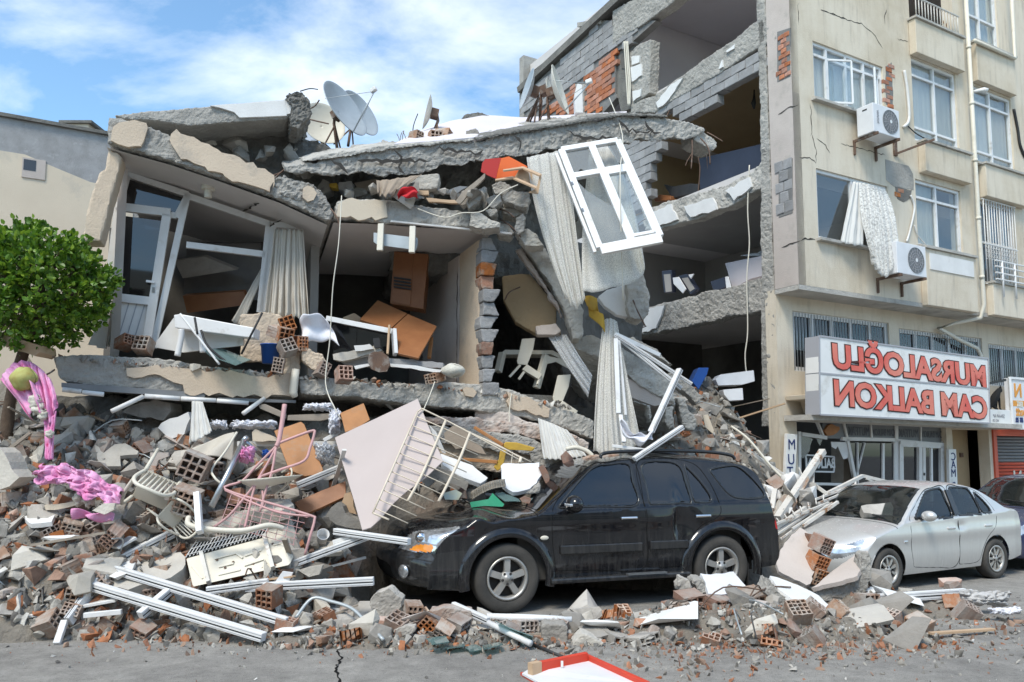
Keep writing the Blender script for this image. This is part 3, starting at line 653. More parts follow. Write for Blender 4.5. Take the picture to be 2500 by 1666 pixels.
 lay_bricks('block',GAB,o2,.38,.185,.2,'block_grey',None,w_=-.03,seed=10)
 # far part of the side wall: brick panel, blocks and the roof edge
 o3=[GAB.st('A3',x,y) for x,y in pairs([870,250,1090,75,1085,380,1040,400,980,480,985,545,865,545])]
 lay_bricks('brick',GAB,o3,.25,.125,.16,'brick_wall',None,w_=-.03,seed=11)
 o3b=[GAB.st('A3',x,y) for x,y in pairs([520,560,800,320,800,560])]
 lay_bricks('brick',GAB,o3b,.25,.125,.16,'brick_wall',None,w_=-.03,seed=12)
 o4=[GAB.st('A3',x,y) for x,y in pairs([388,420,560,280,830,20,960,-120,1300,-120,1210,0,1090,70,870,245,640,420,520,520,388,570])]
 lay_bricks('block',GAB,o4,.38,.185,.2,'block_grey',None,w_=-.02,seed=13)
 wp=GT('A3',[388,412,820,0,1000,-160,1400,-160,1200,20,1090,80,1090,400,1100,430,985,560,388,580],-.06)
 prism('wall',wp,FA*.2,'mortar')
 prism('column',GT('A3',[800,330,865,330,860,560,795,560],.02),FA*.2,'concrete',None,RG)
 prism('roof_edge',GT('D',[1196,215,1440,-8,1600,-150,1600,-165,1435,-22,1194,203],.10),FA*.4,'concrete_dark')
 prism('wall',GT('A3',[1090,75,1215,-10,1215,500,1120,540,1085,380],-.12),FA*.15,'concrete_dark')
 prism('wall',GT('A3',[1125,90,1205,60,1205,215,1125,200],-.10),FA*.08,'dark_room')
 for dx in (0,14,26):tube('cable',spline(GT('A3',[1185+dx,10,1195+dx,180,1205+dx,330,1215+dx*.5,500],.05)),.02,'plastic_cream',None,5)
 # chimney on the roof
 prism('chimney',GT('D',[1330,110,1330,55,1375,50,1375,75],-.1),FA*.5,'concrete_dark');prism('chimney_cap',GT('D',[1326,62,1326,52,1380,44,1380,54],0),FA*.65,'concrete')
 # bent rebar and wires on the beams
 for l in ([1490,0,0,0],):
  pass
 tube('rebar',spline([at('A4',400,895,17.2),at('A4',450,780,17.2),at('A4',500,670,17.2),at('A4',540,600,17.2),at('A4',530,585,17.2),at('A4',505,600,17.2)]),.014,'rusty')
 for i,l in enumerate(([545,1060,540,1130,525,1140],[615,1080,600,1160,560,1230,545,1270],[700,1130,712,1250,735,1568],[640,1200,655,1300,640,1500,650,1540])):
  tube('hanging_wire',spline([at('A4',x,y,17.0) for x,y in pairs(l)]),.012,'rusty',None,5)
 tube('hanging_wire',spline([at('D',x,y,15.2) for x,y in pairs([1722,380,1718,480,1722,560,1716,640,1718,760,1712,820,1718,880])]),.013,'plastic_cream',None,5)
 tube('hanging_lamp',[at('A4',1070,690,16.2),at('A4',1070,760,16.2),at('A4',1065,790,16.2),at('A4',1070,835,16.2)],[.012,.03,.055,.02],'plastic_black')
# contents of the opened rooms
def pbox(name,crop,l,Y,depth,m,label=None,cat=None,group=None,parent=None):
 """a flat-fronted thing: its front outline stands Y metres away and it reaches back by depth"""
 pl=yplane(Y);o=prism(name,pl.poly(crop,l),(0,depth,0),m,parent,bevel=.008)
 if label:tag(o,label,cat,group)
 return o
RM=lambda d:Plane(C0+FA*d,GA)
def rbox(name,crop,l,d,dep,m,label,cat,group=None,parent=None):
 o=prism(name,RM(d).poly(crop,l),FA*dep,m,parent,bevel=.01)
 if label:tag(o,label,cat,group)
 return o
rbox('wardrobe','A4',[645,1215,1120,1105,1150,1250,1000,1330,655,1455],.6,.7,'cabinet_navy','large dark navy wardrobe on its side in the tan room','wardrobe')
rbox('cabinet','A4',[375,1410,440,1430,580,1405,640,1410,650,1470,440,1520],.6,.5,'plastic_black','black open cabinet lying on the cracked tan room floor','cabinet')
rbox('suitcase','A4',[300,1520,350,1490,430,1500,430,1530,310,1545],.5,.3,'wood_brown','small brown box at the edge of the tan room','box')
for i,(l,lab) in enumerate((([520,290,690,270,700,650,560,660],'black picture frame with pale panel standing upright in torn grey room'),([800,375,940,335,1110,600,1010,690,900,560],'black picture frame with pale panel leaning over in torn grey room'),([1340,470,1580,390,1610,560,1400,640],'dark box among rubble beside the armchair in torn grey room'))):
 CROP['C4']=(1540,620,.14450)
 o=rbox('picture_frame' if i<2 else 'dark_box','C4',l,.45+.05*i,.12,'cabinet_navy',lab,'frame' if i<2 else 'box')
 if i<2:
  inn=([555,350,665,340,690,635,590,648],[860,415,960,400,1075,590,1000,640])[i]
  prism('panel',RM(.44+.05*i).poly('C4',inn),FA*.02,'interior_grey',o)
for i,l in enumerate(([705,405,805,390,930,595,875,670,720,510],[965,355,1065,335,1012,425],[1590,390,1640,380,1690,580,1615,620])):
 rbox('splinter','C4',l,.42,.03,'white_panel',('long pale splinter of panel between the two black picture frames','small pale triangle of panel above the leaning black frame','narrow pale upright panel beside the armchair')[i],'panel')
ch=rbox('armchair','A7',[1495,345,1715,300,1715,420,1640,440,1540,500],.8,.6,'interior_pink','mauve armchair seen from behind in the torn grey room','armchair')
rag('cushion',lambda u,v:RM(.9).hit('A7',1585+140*u,300-60*math.sin(u*3.1)*v-20*math.sin(v*9)*.3)+FA*(.5*v),'cloth_grey',16,10,ch)
tube('sunburst_mirror',[RM(4.15).hit('A7',1230+38*math.cos(a*.3142),232+55*math.sin(a*.3142)) for a in range(20)],.03,'plastic_black',None,6,True)
tag(bpy.data.objects['sunburst_mirror'],'round dark sunburst mirror on the grey room wall','mirror')
# ---------------------------------------------------------------- shop front
with Under(RB):
 sf=GF.off(-.12)
 S_=lambda crop,x,y:sf.at(*sf.st(crop,x,y))
 CROP['C3']=(1940,1020,.178496)
 bm=bmesh.new()
 for a,b,w_ in (((20,30),(2100,120),.07),((90,225),(430,275),.07),((640,290),(1370,305),.07),((1370,310),(2030,370),.06),((55,190),(60,1200),.07),((1380,80),(1385,1300),.10),((2030,130),(2040,1350),.14),((300,45),(380,240),.04),((660,60),(710,280),.05),((1030,75),(1045,290),.04),((1715,115),(1715,340),.04),((1200,350),(1200,1250),.07),((715,290),(820,840),.07),((820,840),(815,1200),.05),((850,340),(855,900),.03),((950,345),(835,800),.025),((270,905),(760,915),.05),((1355,340),(1360,1250),.05)):
  bar_bm(bm,S_('C3',*a),S_('C3',*b),.06,w_)
 link('shop_frame',mesh_of(bm),'pvc_dusty')
 for x0,x1,s in ((385,700,None),(715,1030,'MUTFAK'),(1050,1360,'CAM BALKON'),(1395,1705,'MUTFAK'),(1725,2020,'CAM BALKON')):
  y0=50+x0*.04;y1=270+x0*.04
  prism('transom_pane',[S_('C3',x0,y0),S_('C3',x1,y0+10),S_('C3',x1,y1+5),S_('C3',x0,y1-5)],-GF.n*.01,'shutter_grey')
  if s:
   u,v=sf.st('C3',(x0+x1)/2,(y0+y1)/2+5);text_mesh('lettering',s,.24 if len(s)<8 else .20,sf,u,v,.018,'letter_ghost',None,sx=.72 if len(s)<8 else .58)
 door=prism('shop_door',[S_('C3',1400,345),S_('C3',2020,375),S_('C3',2020,1300),S_('C3',1400,1250)],-GF.n*.05,'glass_dark')
 bm=bmesh.new()
 for a,b,w_ in (((1430,365),(1435,1300),.12),((1990,390),(1995,1330),.12),((1415,355),(2010,385),.12),((1690,400),(1690,1300),.11),((1740,400),(1745,1300),.09)):bar_bm(bm,S_('C3',*a)+GF.n*.03,S_('C3',*b)+GF.n*.03,.06,w_)
 link('door_frame',mesh_of(bm),'pvc_dusty',door)
 bar('door_pull',S_('C3',1812,420)+GF.n*.09,S_('C3',1818,1250)+GF.n*.09,.04,.05,'pvc',door)
 prism('door_lock',[S_('C3',1725,755)+GF.n*.07,S_('C3',1745,755)+GF.n*.07,S_('C3',1745,790)+GF.n*.07,S_('C3',1725,790)+GF.n*.07],-GF.n*.02,'plastic_black',door)
 prism('inner_panel',[S_('C3',1750,430),S_('C3',1955,450),S_('C3',1950,545),S_('C3',1750,535)],-GF.n*.3,'plaster_cream').location=-GF.n*.1
 prism('inner_panel',[S_('C3',1750,540),S_('C3',1950,550),S_('C3',1950,900),S_('C3',1760,900)],-GF.n*.3,'board_red').location=-GF.n*.2
 prism('inner_column',[S_('C3',905,350),S_('C3',1000,350),S_('C3',1000,900),S_('C3',905,900)],-GF.n*.3,'wood_grey').location=-GF.n*.4
 prism('shop_pane',[S_('C3',740,345),S_('C3',1195,350),S_('C3',1195,1250),S_('C3',835,1200)],-GF.n*.01,'glass_dark')
 prism('shop_pane',[S_('C3',1205,350),S_('C3',1355,350),S_('C3',1355,1250),S_('C3',1205,1250)],-GF.n*.01,'glass_dark')
 for i,l in enumerate(([80,230,250,290,215,380,210,450,120,560,80,520],[300,290,380,300,350,385,330,360],[500,330,690,335,740,400,725,555,670,570,640,500,590,390,565,430,510,400])):
  prism('broken_pane',[S_('C3',x,y) for x,y in pairs(l)],-GF.n*.012,('glass_dusty','glass_dusty','plaster_white')[i])
 prism('orange_padding',jag([S_('C3',x,y)+GF.n*.05 for x,y in pairs([380,180,430,110,480,85,540,120,580,125,590,160,500,240,420,250])],.02,.1,4),-GF.n*.05,'wood_orange')
 prism('canopy_slab',[GF.at(.1,2.40,.02),GF.at(7,2.34,.02),GF.at(7,2.34,.62),GF.at(.1,2.40,.62)],(0,0,.10),'concrete_pale')
 prism('canopy_bracket',[GF.at(*GF.st('A6',x,y),.5) for x,y in pairs([145,935,300,925,305,1020,270,1040,245,1030,225,965,150,960])],-GF.n*.48,'plaster_cream',None,None,.01)
 prism('entrance_wall',[GF.at(5.38,0,-.5),GF.at(6.8,0,-.5),GF.at(6.8,0,-.6),GF.at(5.38,0,-.6)],(0,0,2.6),'interior_tan')
 box('letter_box',GF.at(*GF.st('C3',2310,775),-.45),(.16,.10,.34),'wood_grey',None,fr);box('wall_plate',GF.at(*GF.st('A6',1230,1258),-.48),(.12,.02,.10),'rusty',None,fr)
 # roller shutter: single slats
 sh=prism('roller_shutter',[GF.at(7.02,.13,-.13),GF.at(10.2,.13,-.13),GF.at(10.2,2.2,-.13),GF.at(7.02,2.2,-.13)],-GF.n*.02,'shutter_grey')
 n_s=27
 for k in range(n_s):
  z=2.16-k*.075;zs_=2.2-z
  red=.62<zs_<1.38
  tube('shutter_slat',[GF.at(7.03,z,-.115),GF.at(10.19,z,-.115)],.034,'shutter_red' if red else 'shutter_grey',sh,8)
 text_mesh('lettering','N',.5,GF,8.0,1.2,-.07,'plastic_cream',sh,bold=.01)
 prism('shutter_frame',[GF.at(6.9,.13,-.06),GF.at(7.03,.13,-.06),GF.at(7.03,2.2,-.06),GF.at(6.9,2.2,-.06)],GF.n*.1,'shutter_red',sh)
 prism('shutter_frame',[GF.at(6.9,2.2,-.06),GF.at(10.2,2.2,-.06),GF.at(10.2,2.36,-.06),GF.at(6.9,2.36,-.06)],GF.n*.1,'shutter_red',sh)
# ---------------------------------------------------------------- signs
SG=GF.off(.78)
Q=[SG.hit('A6',x,y) for x,y in pairs([335,606,1258,730,1268,1083,338,1036])]
sg=thing('shop_sign','long white two-row shop sign with mirrored red lettering above the shop','sign',loc=Q[3])
with Under(sg):
 mid_l=SG.hit('A6',332,806);mid_r=SG.hit('A6',1263,891)
 prism('sign_panel',[Q[0],Q[1],mid_r,mid_l],-SG.n*.28,'sign_white');dn=Vector((0,0,-.018))
 prism('sign_panel',[mid_l+dn,mid_r+dn,Q[2],Q[3]],-SG.n*.28,'sign_white')
 bm=bmesh.new()
 for a,b in ((Q[0],Q[1]),(Q[1],Q[2]),(Q[2],Q[3]),(Q[3],Q[0])):bar_bm(bm,a+SG.n*.004,b+SG.n*.004,.02,.03)
 bar_bm(bm,mid_l+dn*.5,mid_r+dn*.5,.02,.03);link('sign_trim',mesh_of(bm),'sign_edge')
 prism('sign_side',[Q[0]-FA*.012,Q[3]-FA*.012,Q[3]-FA*.012-SG.n*.3,Q[0]-FA*.012-SG.n*.3],FA*.01,'sign_edge')
 dl=(Q[1]-Q[0]).normalized();SGT=Plane(Q[3],dl)
 for s,xa,ya,xb,yb,size,sx in (('MURSALOĞLU',405,725,1250,808,.60,1.0),('CAM BALKON',412,920,1255,985,.62,1.0)):
  ua,va=SGT.st('A6',xa,ya);ub,vb=SGT.st('A6',xb,yb)
  for mm,bd,w_,nm in (('letter_outline',.044,.006,'letter_outline'),('letter_red',.022,.014,'lettering')):
   o=text_mesh(nm,s,size,SGT,0,0,w_,mm,None,bold=bd)
   xs=[v.co.dot(SGT.a) for v in o.data.vertices];zs=[v.co.dot(SGT.b) for v in o.data.vertices]
   if nm=='letter_outline':
    k=(ub-ua)/(max(xs)-min(xs));off=(min(xs)+max(xs))/2
    vcz=(va+vb)/2
   c0=SGT.at(0,0,0)
   for v in o.data.vertices:
    d=v.co-c0;v.co=c0+SGT.a*((d.dot(SGT.a)-(off-c0.dot(SGT.a)))*k+(ua+ub)/2)+SGT.b*(d.dot(SGT.b)+vcz+.0)+SGT.n*d.dot(SGT.n)
 bar('sign_bracket',SG.hit('A6',1270,868)-SG.n*.1,SG.hit('A6',1380,845)-SG.n*.1,.04,.05,'plastic_black')
def upright_sign(name,crop,l,s,ys,label,pl):
 root=prism(name,pl.poly(crop,l),-pl.n*.06,'sign_white',bevel=.005);tag(root,label,'sign')
 for ch_,(x,y,sz) in zip(s,ys):
  u,v=pl.st(crop,x,y);text_mesh('lettering',ch_,sz,pl,u,v,.006,'letter_navy',root,bold=0)
 return root
upright_sign('door_sign','A6',[160,1140,217,1145,205,1372,150,1375],'MUT',((185,1202,.27),(182,1283,.27),(176,1352,.27)),'narrow upright white sign reading MUT in navy beside the broken shop window',GF.off(.15))
upright_sign('door_sign','A6',[1045,1226,1085,1226,1095,1470,1050,1470],'CAM B',((1069,1268,.24),(1069,1312,.24),(1070,1358,.24),(1070,1392,.01),(1072,1428,.24)),'narrow upright white sign reading CAM in navy beside the entrance',GF.off(.06))
es=prism('window_sign',GF.off(-.3).poly('A6',[258,1252,422,1262,420,1355,262,1352]),-GF.n*.05,'plastic_black');tag(es,'black lit-letter sign reading BALKON in the broken shop window','sign')
bm=bmesh.new();pl=GF.off(-.29);q=pl.poly('A6',[262,1257,418,1267,416,1350,266,1347])
for a,b in zip(q,q[1:]+q[:1]):bar_bm(bm,a,b,.02,.03)
link('sign_border',mesh_of(bm),'pvc',es)
u,v=pl.st('A6',343,1305);text_mesh('lettering','BALKON',.27,pl,u,v,.006,'pvc',es,bold=.008,sx=.80)
sp=GF.off(.5)
CROP['C2']=(2390,900,.12761)
s2=thing('shop_sign','white shop sign with orange lettering beside the black cat, cut by the picture edge','sign',loc=sp.hit('C2',640,1135))
with Under(s2):
 p0=sp.st('C2',590,180);p1=sp.st('C2',630,1140);s0=(p0[0]+p1[0])/2;z1,z0=p0[1],p1[1]
 prism('sign_panel',[sp.at(s0,z0),sp.at(s0+2.6,z0),sp.at(s0+2.6,z1),sp.at(s0,z1)],-sp.n*.12,'white_panel')
 bm=bmesh.new()
 for a,b in (((s0,z0),(s0,z1)),((s0,z1),(s0+2.6,z1)),((s0,z0),(s0+2.6,z0))):bar_bm(bm,sp.at(*a),sp.at(*b),.05,.05)
 link('sign_trim',mesh_of(bm),'pvc')
 def tl(s,x,y,size,m,al='CENTER'):
  u,v=sp.st('C2',x,y);text_mesh('lettering',s,size,sp,u,v,.006,m,None,bold=.012,align=al)
 tl('N',740,435,.42,'letter_orange');tl('ERİ',780,690,.15,'plastic_cream');tl('AYİİ',790,860,.16,'letter_orange');tl('55 12',770,990,.13,'letter_navy')
 u0,v0=sp.st('C2',648,610);u1,v1=sp.st('C2',660,720);prism('sign_band',[sp.at(u0,v0,.003),sp.at(u0+2,v0,.003),sp.at(u0+2,v1,.003),sp.at(u0,v1,.003)],-sp.n*.002,'letter_orange')
p0=sp.st('C2',215,780);p1=sp.st('C2',625,1130)
o=prism('fascia_board',[sp.at(p0[0]-.2,p1[1]),sp.at(s0-.01,p1[1]),sp.at(s0-.01,p0[1]),sp.at(p0[0]-.2,p0[1])],-sp.n*.45,'sign_white');tag(o,'plain white fascia board with faded small lettering under the black cat','fascia')
u,v=sp.st('C2',380,910);text_mesh('lettering','ŞENAP AP',.10,sp,u,v,.005,'sign_edge',o)
u,v=sp.st('C2',320,995);text_mesh('lettering','NO 30',.08,sp,u,v,.005,'sign_edge',o)
# black cat on the fascia: one skinned body
def cat():
 base=sp.at(sp.st('C2',400,785)[0],p0[1],-.1);V=[];E=[];RR=[]
 k=.00245
 def c(x,y,d=0):return base+FA*((x-400)*k)+Vector((0,0,(790-y)*k))+sp.n*d
 pts=[(370,720,0,.075),(400,665,0,.080),(440,640,0,.07),(470,610,0,.05),(500,612,0,.052),(525,620,0,.03),(450,700,.03,.03),(455,780,.03,.016),(470,786,.04,.016),(450,700,-.03,.03),(440,780,-.03,.016),(360,775,.05,.03),(400,785,.06,.016),(350,775,-.04,.03),(330,770,0,.02),(300,785,.03,.014),(280,786,.08,.010),(485,580,.025,.018),(482,562,.03,.005),(530,590,-.025,.018),(545,573,-.03,.005)]
 ed=[(0,1),(1,2),(2,3),(3,4),(4,5),(2,6),(6,7),(7,8),(2,9),(9,10),(0,11),(11,12),(0,13),(0,14),(14,15),(15,16),(4,17),(17,18),(4,19),(19,20)]
 me=bpy.data.meshes.new('cat');me.from_pydata([c(x,y,d) for x,y,d,r in pts],ed,[]);o=bpy.data.objects.new('cat',me);COL.objects.link(o);me.materials.append(MATS['black_fur'])
 md=o.modifiers.new('skin','SKIN');md.use_smooth_shade=True
 for i,(x,y,d,r) in enumerate(pts):me.skin_vertices[0].data[i].radius=(r,r)
 me.skin_vertices[0].data[0].use_root=True
 o.modifiers.new('sub','SUBSURF').levels=2;o.modifiers['sub'].render_levels=2
 tag(o,'black cat sitting on the white fascia between the two shop signs','cat')
cat()
# ---------------------------------------------------------------- air conditioners on the wall, the blown-out curtain, lamp
def ac_unit(pl,s,z,W_,H_,D_,label,brand=None):
 r_=thing('air_conditioner',label,'air conditioner',loc=pl.at(s,z,0));fr=frame_mat(pl.a,pl.n,pl.b)
 with Under(r_):
  box('casing',pl.at(s+W_/2,z+H_/2,.14+D_/2),(W_,D_,H_),'white_panel',None,fr,.012)
  cx_,cz_=s+W_*.64,z+H_*.5;rr=H_*.41;f0=.14+D_
  bm=bmesh.new();lathe_bm(bm,[(rr,.004),(rr,.012),(rr*.97,.012),(rr*.96,.004)],n=32,M_=Matrix.Translation(pl.at(cx_,cz_,f0)) @ frame_mat(pl.a,pl.b,pl.n).to_4x4());link('fan_ring',mesh_of(bm),'shutter_grey')
  bm=bmesh.new();bmesh.ops.create_circle(bm,cap_ends=True,radius=rr*.96,segments=32,matrix=Matrix.Translation(pl.at(cx_,cz_,f0+.003)) @ frame_mat(pl.a,pl.b,pl.n).to_4x4());link('fan_opening',mesh_of(bm),'shutter_grey')
  bm=bmesh.new()
  for k in range(16):tube_bm(bm,[pl.at(cx_+rr*.15*math.cos(k*.3927),cz_+rr*.15*math.sin(k*.3927),f0+.014),pl.at(cx_+rr*.95*math.cos(k*.3927+.2),cz_+rr*.95*math.sin(k*.3927+.2),f0+.012)],.004,4)
  for q in (.35,.55,.75):tube_bm(bm,[pl.at(cx_+rr*q*math.cos(a*.3142),cz_+rr*q*math.sin(a*.3142),f0+.013) for a in range(20)],.004,4,True)
  o=link('fan_guard',mesh_of(bm),'sign_edge');bm=bmesh.new();bmesh.ops.create_circle(bm,cap_ends=True,radius=rr*.15,segments=16,matrix=Matrix.Translation(pl.at(cx_,cz_,f0+.02)) @ frame_mat(pl.a,pl.b,pl.n).to_4x4());link('fan_hub',mesh_of(bm),'pvc')
  for q in (.08,.9):
   bar('bracket',pl.at(s+W_*q,z-.03,0),pl.at(s+W_*q,z-.03,.18+D_),.04,.05,'rusty')
   bar('bracket',pl.at(s+W_*q,z-.3,.02),pl.at(s+W_*q,z-.03,.02),.05,.04,'rusty')
  box('handle_slot',pl.at(s-.002,z+H_*.84,.14+D_*.5),(.006,.10,.025),'plastic_black',None,fr)
  if brand:
   pp=Plane(pl.at(s+W_*.17,z+H_*.55,f0),pl.b,-pl.a);text_mesh('lettering',brand,.075,pp,0,0,.004,'sign_edge',None,bold=.003)
 return r_
ac_unit(BAY,1.64,7.90,.80,.57,.36,'white wall-mounted air conditioner below the wide open upper window','AIRFOX')
ac_unit(BAY,2.16,5.22,.92,.62,.36,'white wall-mounted air conditioner under the blown-out curtain')
P6=lambda crop,x,y,d:BAY.off(d).hit(crop,x,y)
cloth('lace_curtain',[P6('A5',520,1165,.02),P6('A5',600,1185,.05),P6('A5',680,1210,.05)],[P6('A6',625,170,.35),P6('A6',655,245,.4),P6('A6',715,275,.42),P6('A6',765,100,.35)],'lace_wave',7,.05,40,70,seed=3,mid=[P6('A5',520,1400,.25),P6('A5',640,1400,.4),P6('A5',760,1350,.35)])
tag(bpy.data.objects['lace_curtain'],'white patterned lace curtain blown out of the first floor window','curtain')
cloth('white_drape',[P6('A5',480,1160,.02),P6('A5',530,1170,.03)],[P6('A5',400,1545,.12),P6('A5',480,1568,.2),P6('A5',545,1568,.2)],'curtain_white',3,.04,24,30,seed=4)
tag(bpy.data.objects['white_drape'],'plain white drape hanging beside the patterned lace curtain','curtain')
o=tube('security_camera',[BAY.at(*BAY.st('A5',1205,600),.1),BAY.at(*BAY.st('A5',1240,600),.25),BAY.at(*BAY.st('A5',1245,615),.30)],[.03,.05,.06],'pvc');tag(o,'small white dome camera beside the drain pipe','camera')
# ================================================================= neighbour on the other side, and the houses across the street
NB=Plane(at('D',0,500,13.0)*1.0-Vector((0,0,at('D',0,500,13.0).z)),FA)
nb=thing('neighbour_building','low cream building with grey upper band behind the tree','building',loc=NB.o)
with Under(nb):
 zt=NB.st('D',0,268)[1];zm=NB.st('D',100,370)[1]
 prism('wall',[NB.at(-8,0),NB.at(2.0,0),NB.at(2.0,zm-.3),NB.at(1.3,zm-.25),NB.at(.8,zm-.1),NB.at(.3,zm+.06),NB.at(-8,zm+.1)],-NB.n*.3,'plaster_cream')
 prism('upper_band',[NB.at(-8,zm-.4,-.004),NB.at(2.0,zm-.4,-.004),NB.at(2.0,zt,-.004),NB.at(-8,zt,-.004)],-NB.n*.29,'block_grey')
 prism('roof_edge',[NB.at(-8,zt,.06),NB.at(2.0,zt,.06),NB.at(2.0,zt+.06,.06),NB.at(-8,zt+.06,.06)],-NB.n*6,'concrete_dark')
 prism('side_wall',[NB.at(2.0,0,-.01),NB.at(2.2,0,-.01),NB.at(2.2,zt,-.01),NB.at(2.0,zt,-.01)],-NB.n*6,'concrete')
 a=NB.st('D',52,362);b=NB.st('D',103,415)
 prism('small_window',[NB.at(a[0],b[1],.02),NB.at(b[0],b[1],.02),NB.at(b[0],a[1],.02),NB.at(a[0],a[1],.02)],-NB.n*.1,'plaster_pink')
 c=NB.st('D',82,395);prism('window_pane',[NB.at(a[0]+.02,c[1],.025),NB.at(c[0],c[1],.025),NB.at(c[0],a[1]-.03,.025),NB.at(a[0]+.02,a[1]-.03,.025)],-NB.n*.02,'glass_dark')
 p=NB.hit('D',18,262)
 for dx,zz in ((18,0),(176,0)):
  p=NB.hit('D',dx,285 if dx<100 else 308)-NB.n*1.5;bm=bmesh.new();lathe_bm(bm,[(0,.0),(.26,.02),(.28,.2),(.28,.5),(.2,.62),(0,.66)],n=16);o=link('water_tank',mesh_of(bm),'pvc_dusty');o.location=p
 p=NB.hit('D',190,312)-NB.n*.8;box('roof_box',p+Vector((0,0,.2)),(.45,.4,.45),'plaster_cream');box('roof_box_lid',p+Vector((0,0,.45)),(.6,.5,.05),'concrete_dark')
 p=NB.hit('D',22,275)-NB.n*1.2;box('tank_stand',p+Vector((0,0,.05)),(.4,.3,.22),'plastic_black')
OB=thing('opposite_building','pale apartment block across the street, seen only in reflections','building',loc=(0,-14,0))
with Under(OB):
 op=Plane((28,-14,0),(-1,0,0))
 hs=[(3+i*3.6,5+i*3.6,1.2+j*3,2.7+j*3) for i in range(14) for j in range(3)]
 wall_with_openings('wall',op,0,56,0,9.5,hs,.3,'plaster_cream',None)
 prism('wall',[op.at(0,0,-.8),op.at(56,0,-.8),op.at(56,9.4,-.8),op.at(0,9.4,-.8)],-op.n*.2,'dark_room')

# ================================================================= the collapsed building
LD=Vector((math.cos(R(18)),math.sin(R(18)),0));LP=Plane((-5.4,9.5,0),LD);LB=-LP.n
CB=thing('collapsed_building','pancaked concrete apartment house with tilted floor slabs and open rooms','building',loc=(-2,12,0))
def slab(name,crop,l,depth,m='concrete',off=0.0,jg=.02,st=.3,seed=0,rg=(.05,.06,.22,.035,.06),ext=None,pl=None):
 P=(pl or LP).off(off);o=prism(name,jag(P.poly(crop,l),jg,st,seed),(ext if ext is not None else LB*depth),m,None,rg);return o
def patch(name,crop,l,m,off=.035,thick=.06,jg=.03,st=.07,seed=0,pl=None):
 P=(pl or LP).off(off-.014);return prism(name,jag(P.poly(crop,l),jg,st,seed),-P.n*thick,m)
with Under(CB):
 # lower floor
 slab('floor_slab','D',[118,818,200,812,330,820,450,836,560,850,645,862,672,858,680,914,520,911,300,895,150,880,132,868],3.2,seed=1)
 slab('floor_slab','D',[684,872,760,868,900,880,1000,880,1100,882,1180,895,1260,925,1330,950,1366,966,1364,1012,1300,985,1200,960,1100,945,900,925,690,906],3.0,'concrete_pale',seed=2)
 patch('plaster_remnant','D',[290,846,345,842,440,848,560,858,645,866,676,855,682,913,600,912,520,909,424,903,420,884,385,872,340,862,292,864],'plaster_beige',.05,.06,seed=3)
 patch('plaster_remnant','A8',[1385,1310,1450,1300,1475,1330,1455,1360,1400,1350],'plaster_beige',.05,seed=4)
 patch('plaster_remnant','A7',[210,1100,330,1130,430,1180,462,1200,460,1252,350,1225,225,1190],'plaster_beige',.05,seed=5)
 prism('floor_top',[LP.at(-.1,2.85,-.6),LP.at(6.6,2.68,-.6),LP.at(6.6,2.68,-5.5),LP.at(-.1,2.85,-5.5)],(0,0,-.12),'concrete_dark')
 # left ceiling slab (tilted) with its soffit
 slab('ceiling_slab','D',[247,265,330,282,450,330,560,380,650,425,715,446,765,472,768,500,750,508,640,456,500,406,390,369,245,329],0,'concrete',ext=LB*3.6+Vector((0,0,-.05)),seed=6)
 pl=LP.off(-.1);so=[pl.hit('D',x,y) for x,y in pairs([246,331,390,371,500,408,640,458,752,510])]
 V=[];
 for p in so:V+=[p+Vector((0,0,-.045)),p+LB*3.4+Vector((0,0,-.09))]
 pyd('soffit_plaster',V,[(2*i,2*i+1,2*i+3,2*i+2) for i in range(4)],'ceiling_paint')
 patch('plaster_remnant','A1',[620,245,700,215,800,225,808,250,785,325,770,352,650,342,606,320,612,270],'plaster_beige',.05,seed=7)
 patch('plaster_remnant','A1',[935,285,965,258,1100,330,1250,395,1450,475,1500,512,1502,560,1478,602,1300,545,990,422,940,345],'plaster_beige',.05,seed=8)
 patch('plaster_remnant','A2',[440,970,475,950,520,970,545,1010,520,1060,475,1075,435,1040],'plaster_beige',.06,seed=9)
 for i,l in enumerate(([1500,560,1475,620,1430,640,1400,690,1360,728],)):
  ribbon('crack',[LP.at(*LP.st('A1',x,y),.06)+LB*(0 if y<600 else .0) for x,y in pairs(l[:4])],.05,LP.n,'crack_dark',None,i,.06,.02)
  q=[pl.hit('A1',1478,606)+Vector((0,0,-.055))+LB*k*.22-LD*k*.10 for k in range(5)];ribbon('crack',q,.04,(0,0,-1),'crack_dark',None,31,.06,.03,.006)
  q=[pl.hit('A2',270,1140)+Vector((0,0,-.03))+LB*(.3+k*.22)-LD*k*.06 for k in range(3)];ribbon('crack',q,.025,(0,0,-1),'crack_dark',None,32,.06,.03,.006)
 # crushed rock between the two ceilings, right ceiling slab
 slab('crushed_edge','A2',[205,900,300,860,430,900,560,960,640,1060,670,1190,600,1180,500,1120,380,1060,230,1000],.7,'concrete',.02,.05,.12,10,(.04,.16,.16,.06,.05))
 slab('ceiling_slab','A8',[566,215,575,112,640,85,900,90,1000,115,1350,160,1450,172,1560,200,1622,238,1626,272,1590,290,1300,272,1000,252,800,236],3.2,'concrete_pale',0,.02,.2,11)
 pl=LP.off(-.08);so=[pl.hit('A8',x,y) for x,y in pairs([560,232,800,240,1000,255,1300,275,1580,292])]
 V=[]
 for p in so:V+=[p+Vector((0,0,-.03)),p+LB*3.2+Vector((0,0,-.05))]
 pyd('soffit_plaster',V,[(2*i,2*i+1,2*i+3,2*i+2) for i in range(4)],'ceiling_paint')
 patch('plaster_remnant','A8',[575,205,590,130,640,95,905,100,905,210,760,225,640,212],'plaster_cream',.04,seed=12)
 for l,sd in (([540,1140,760,960],13),):pass
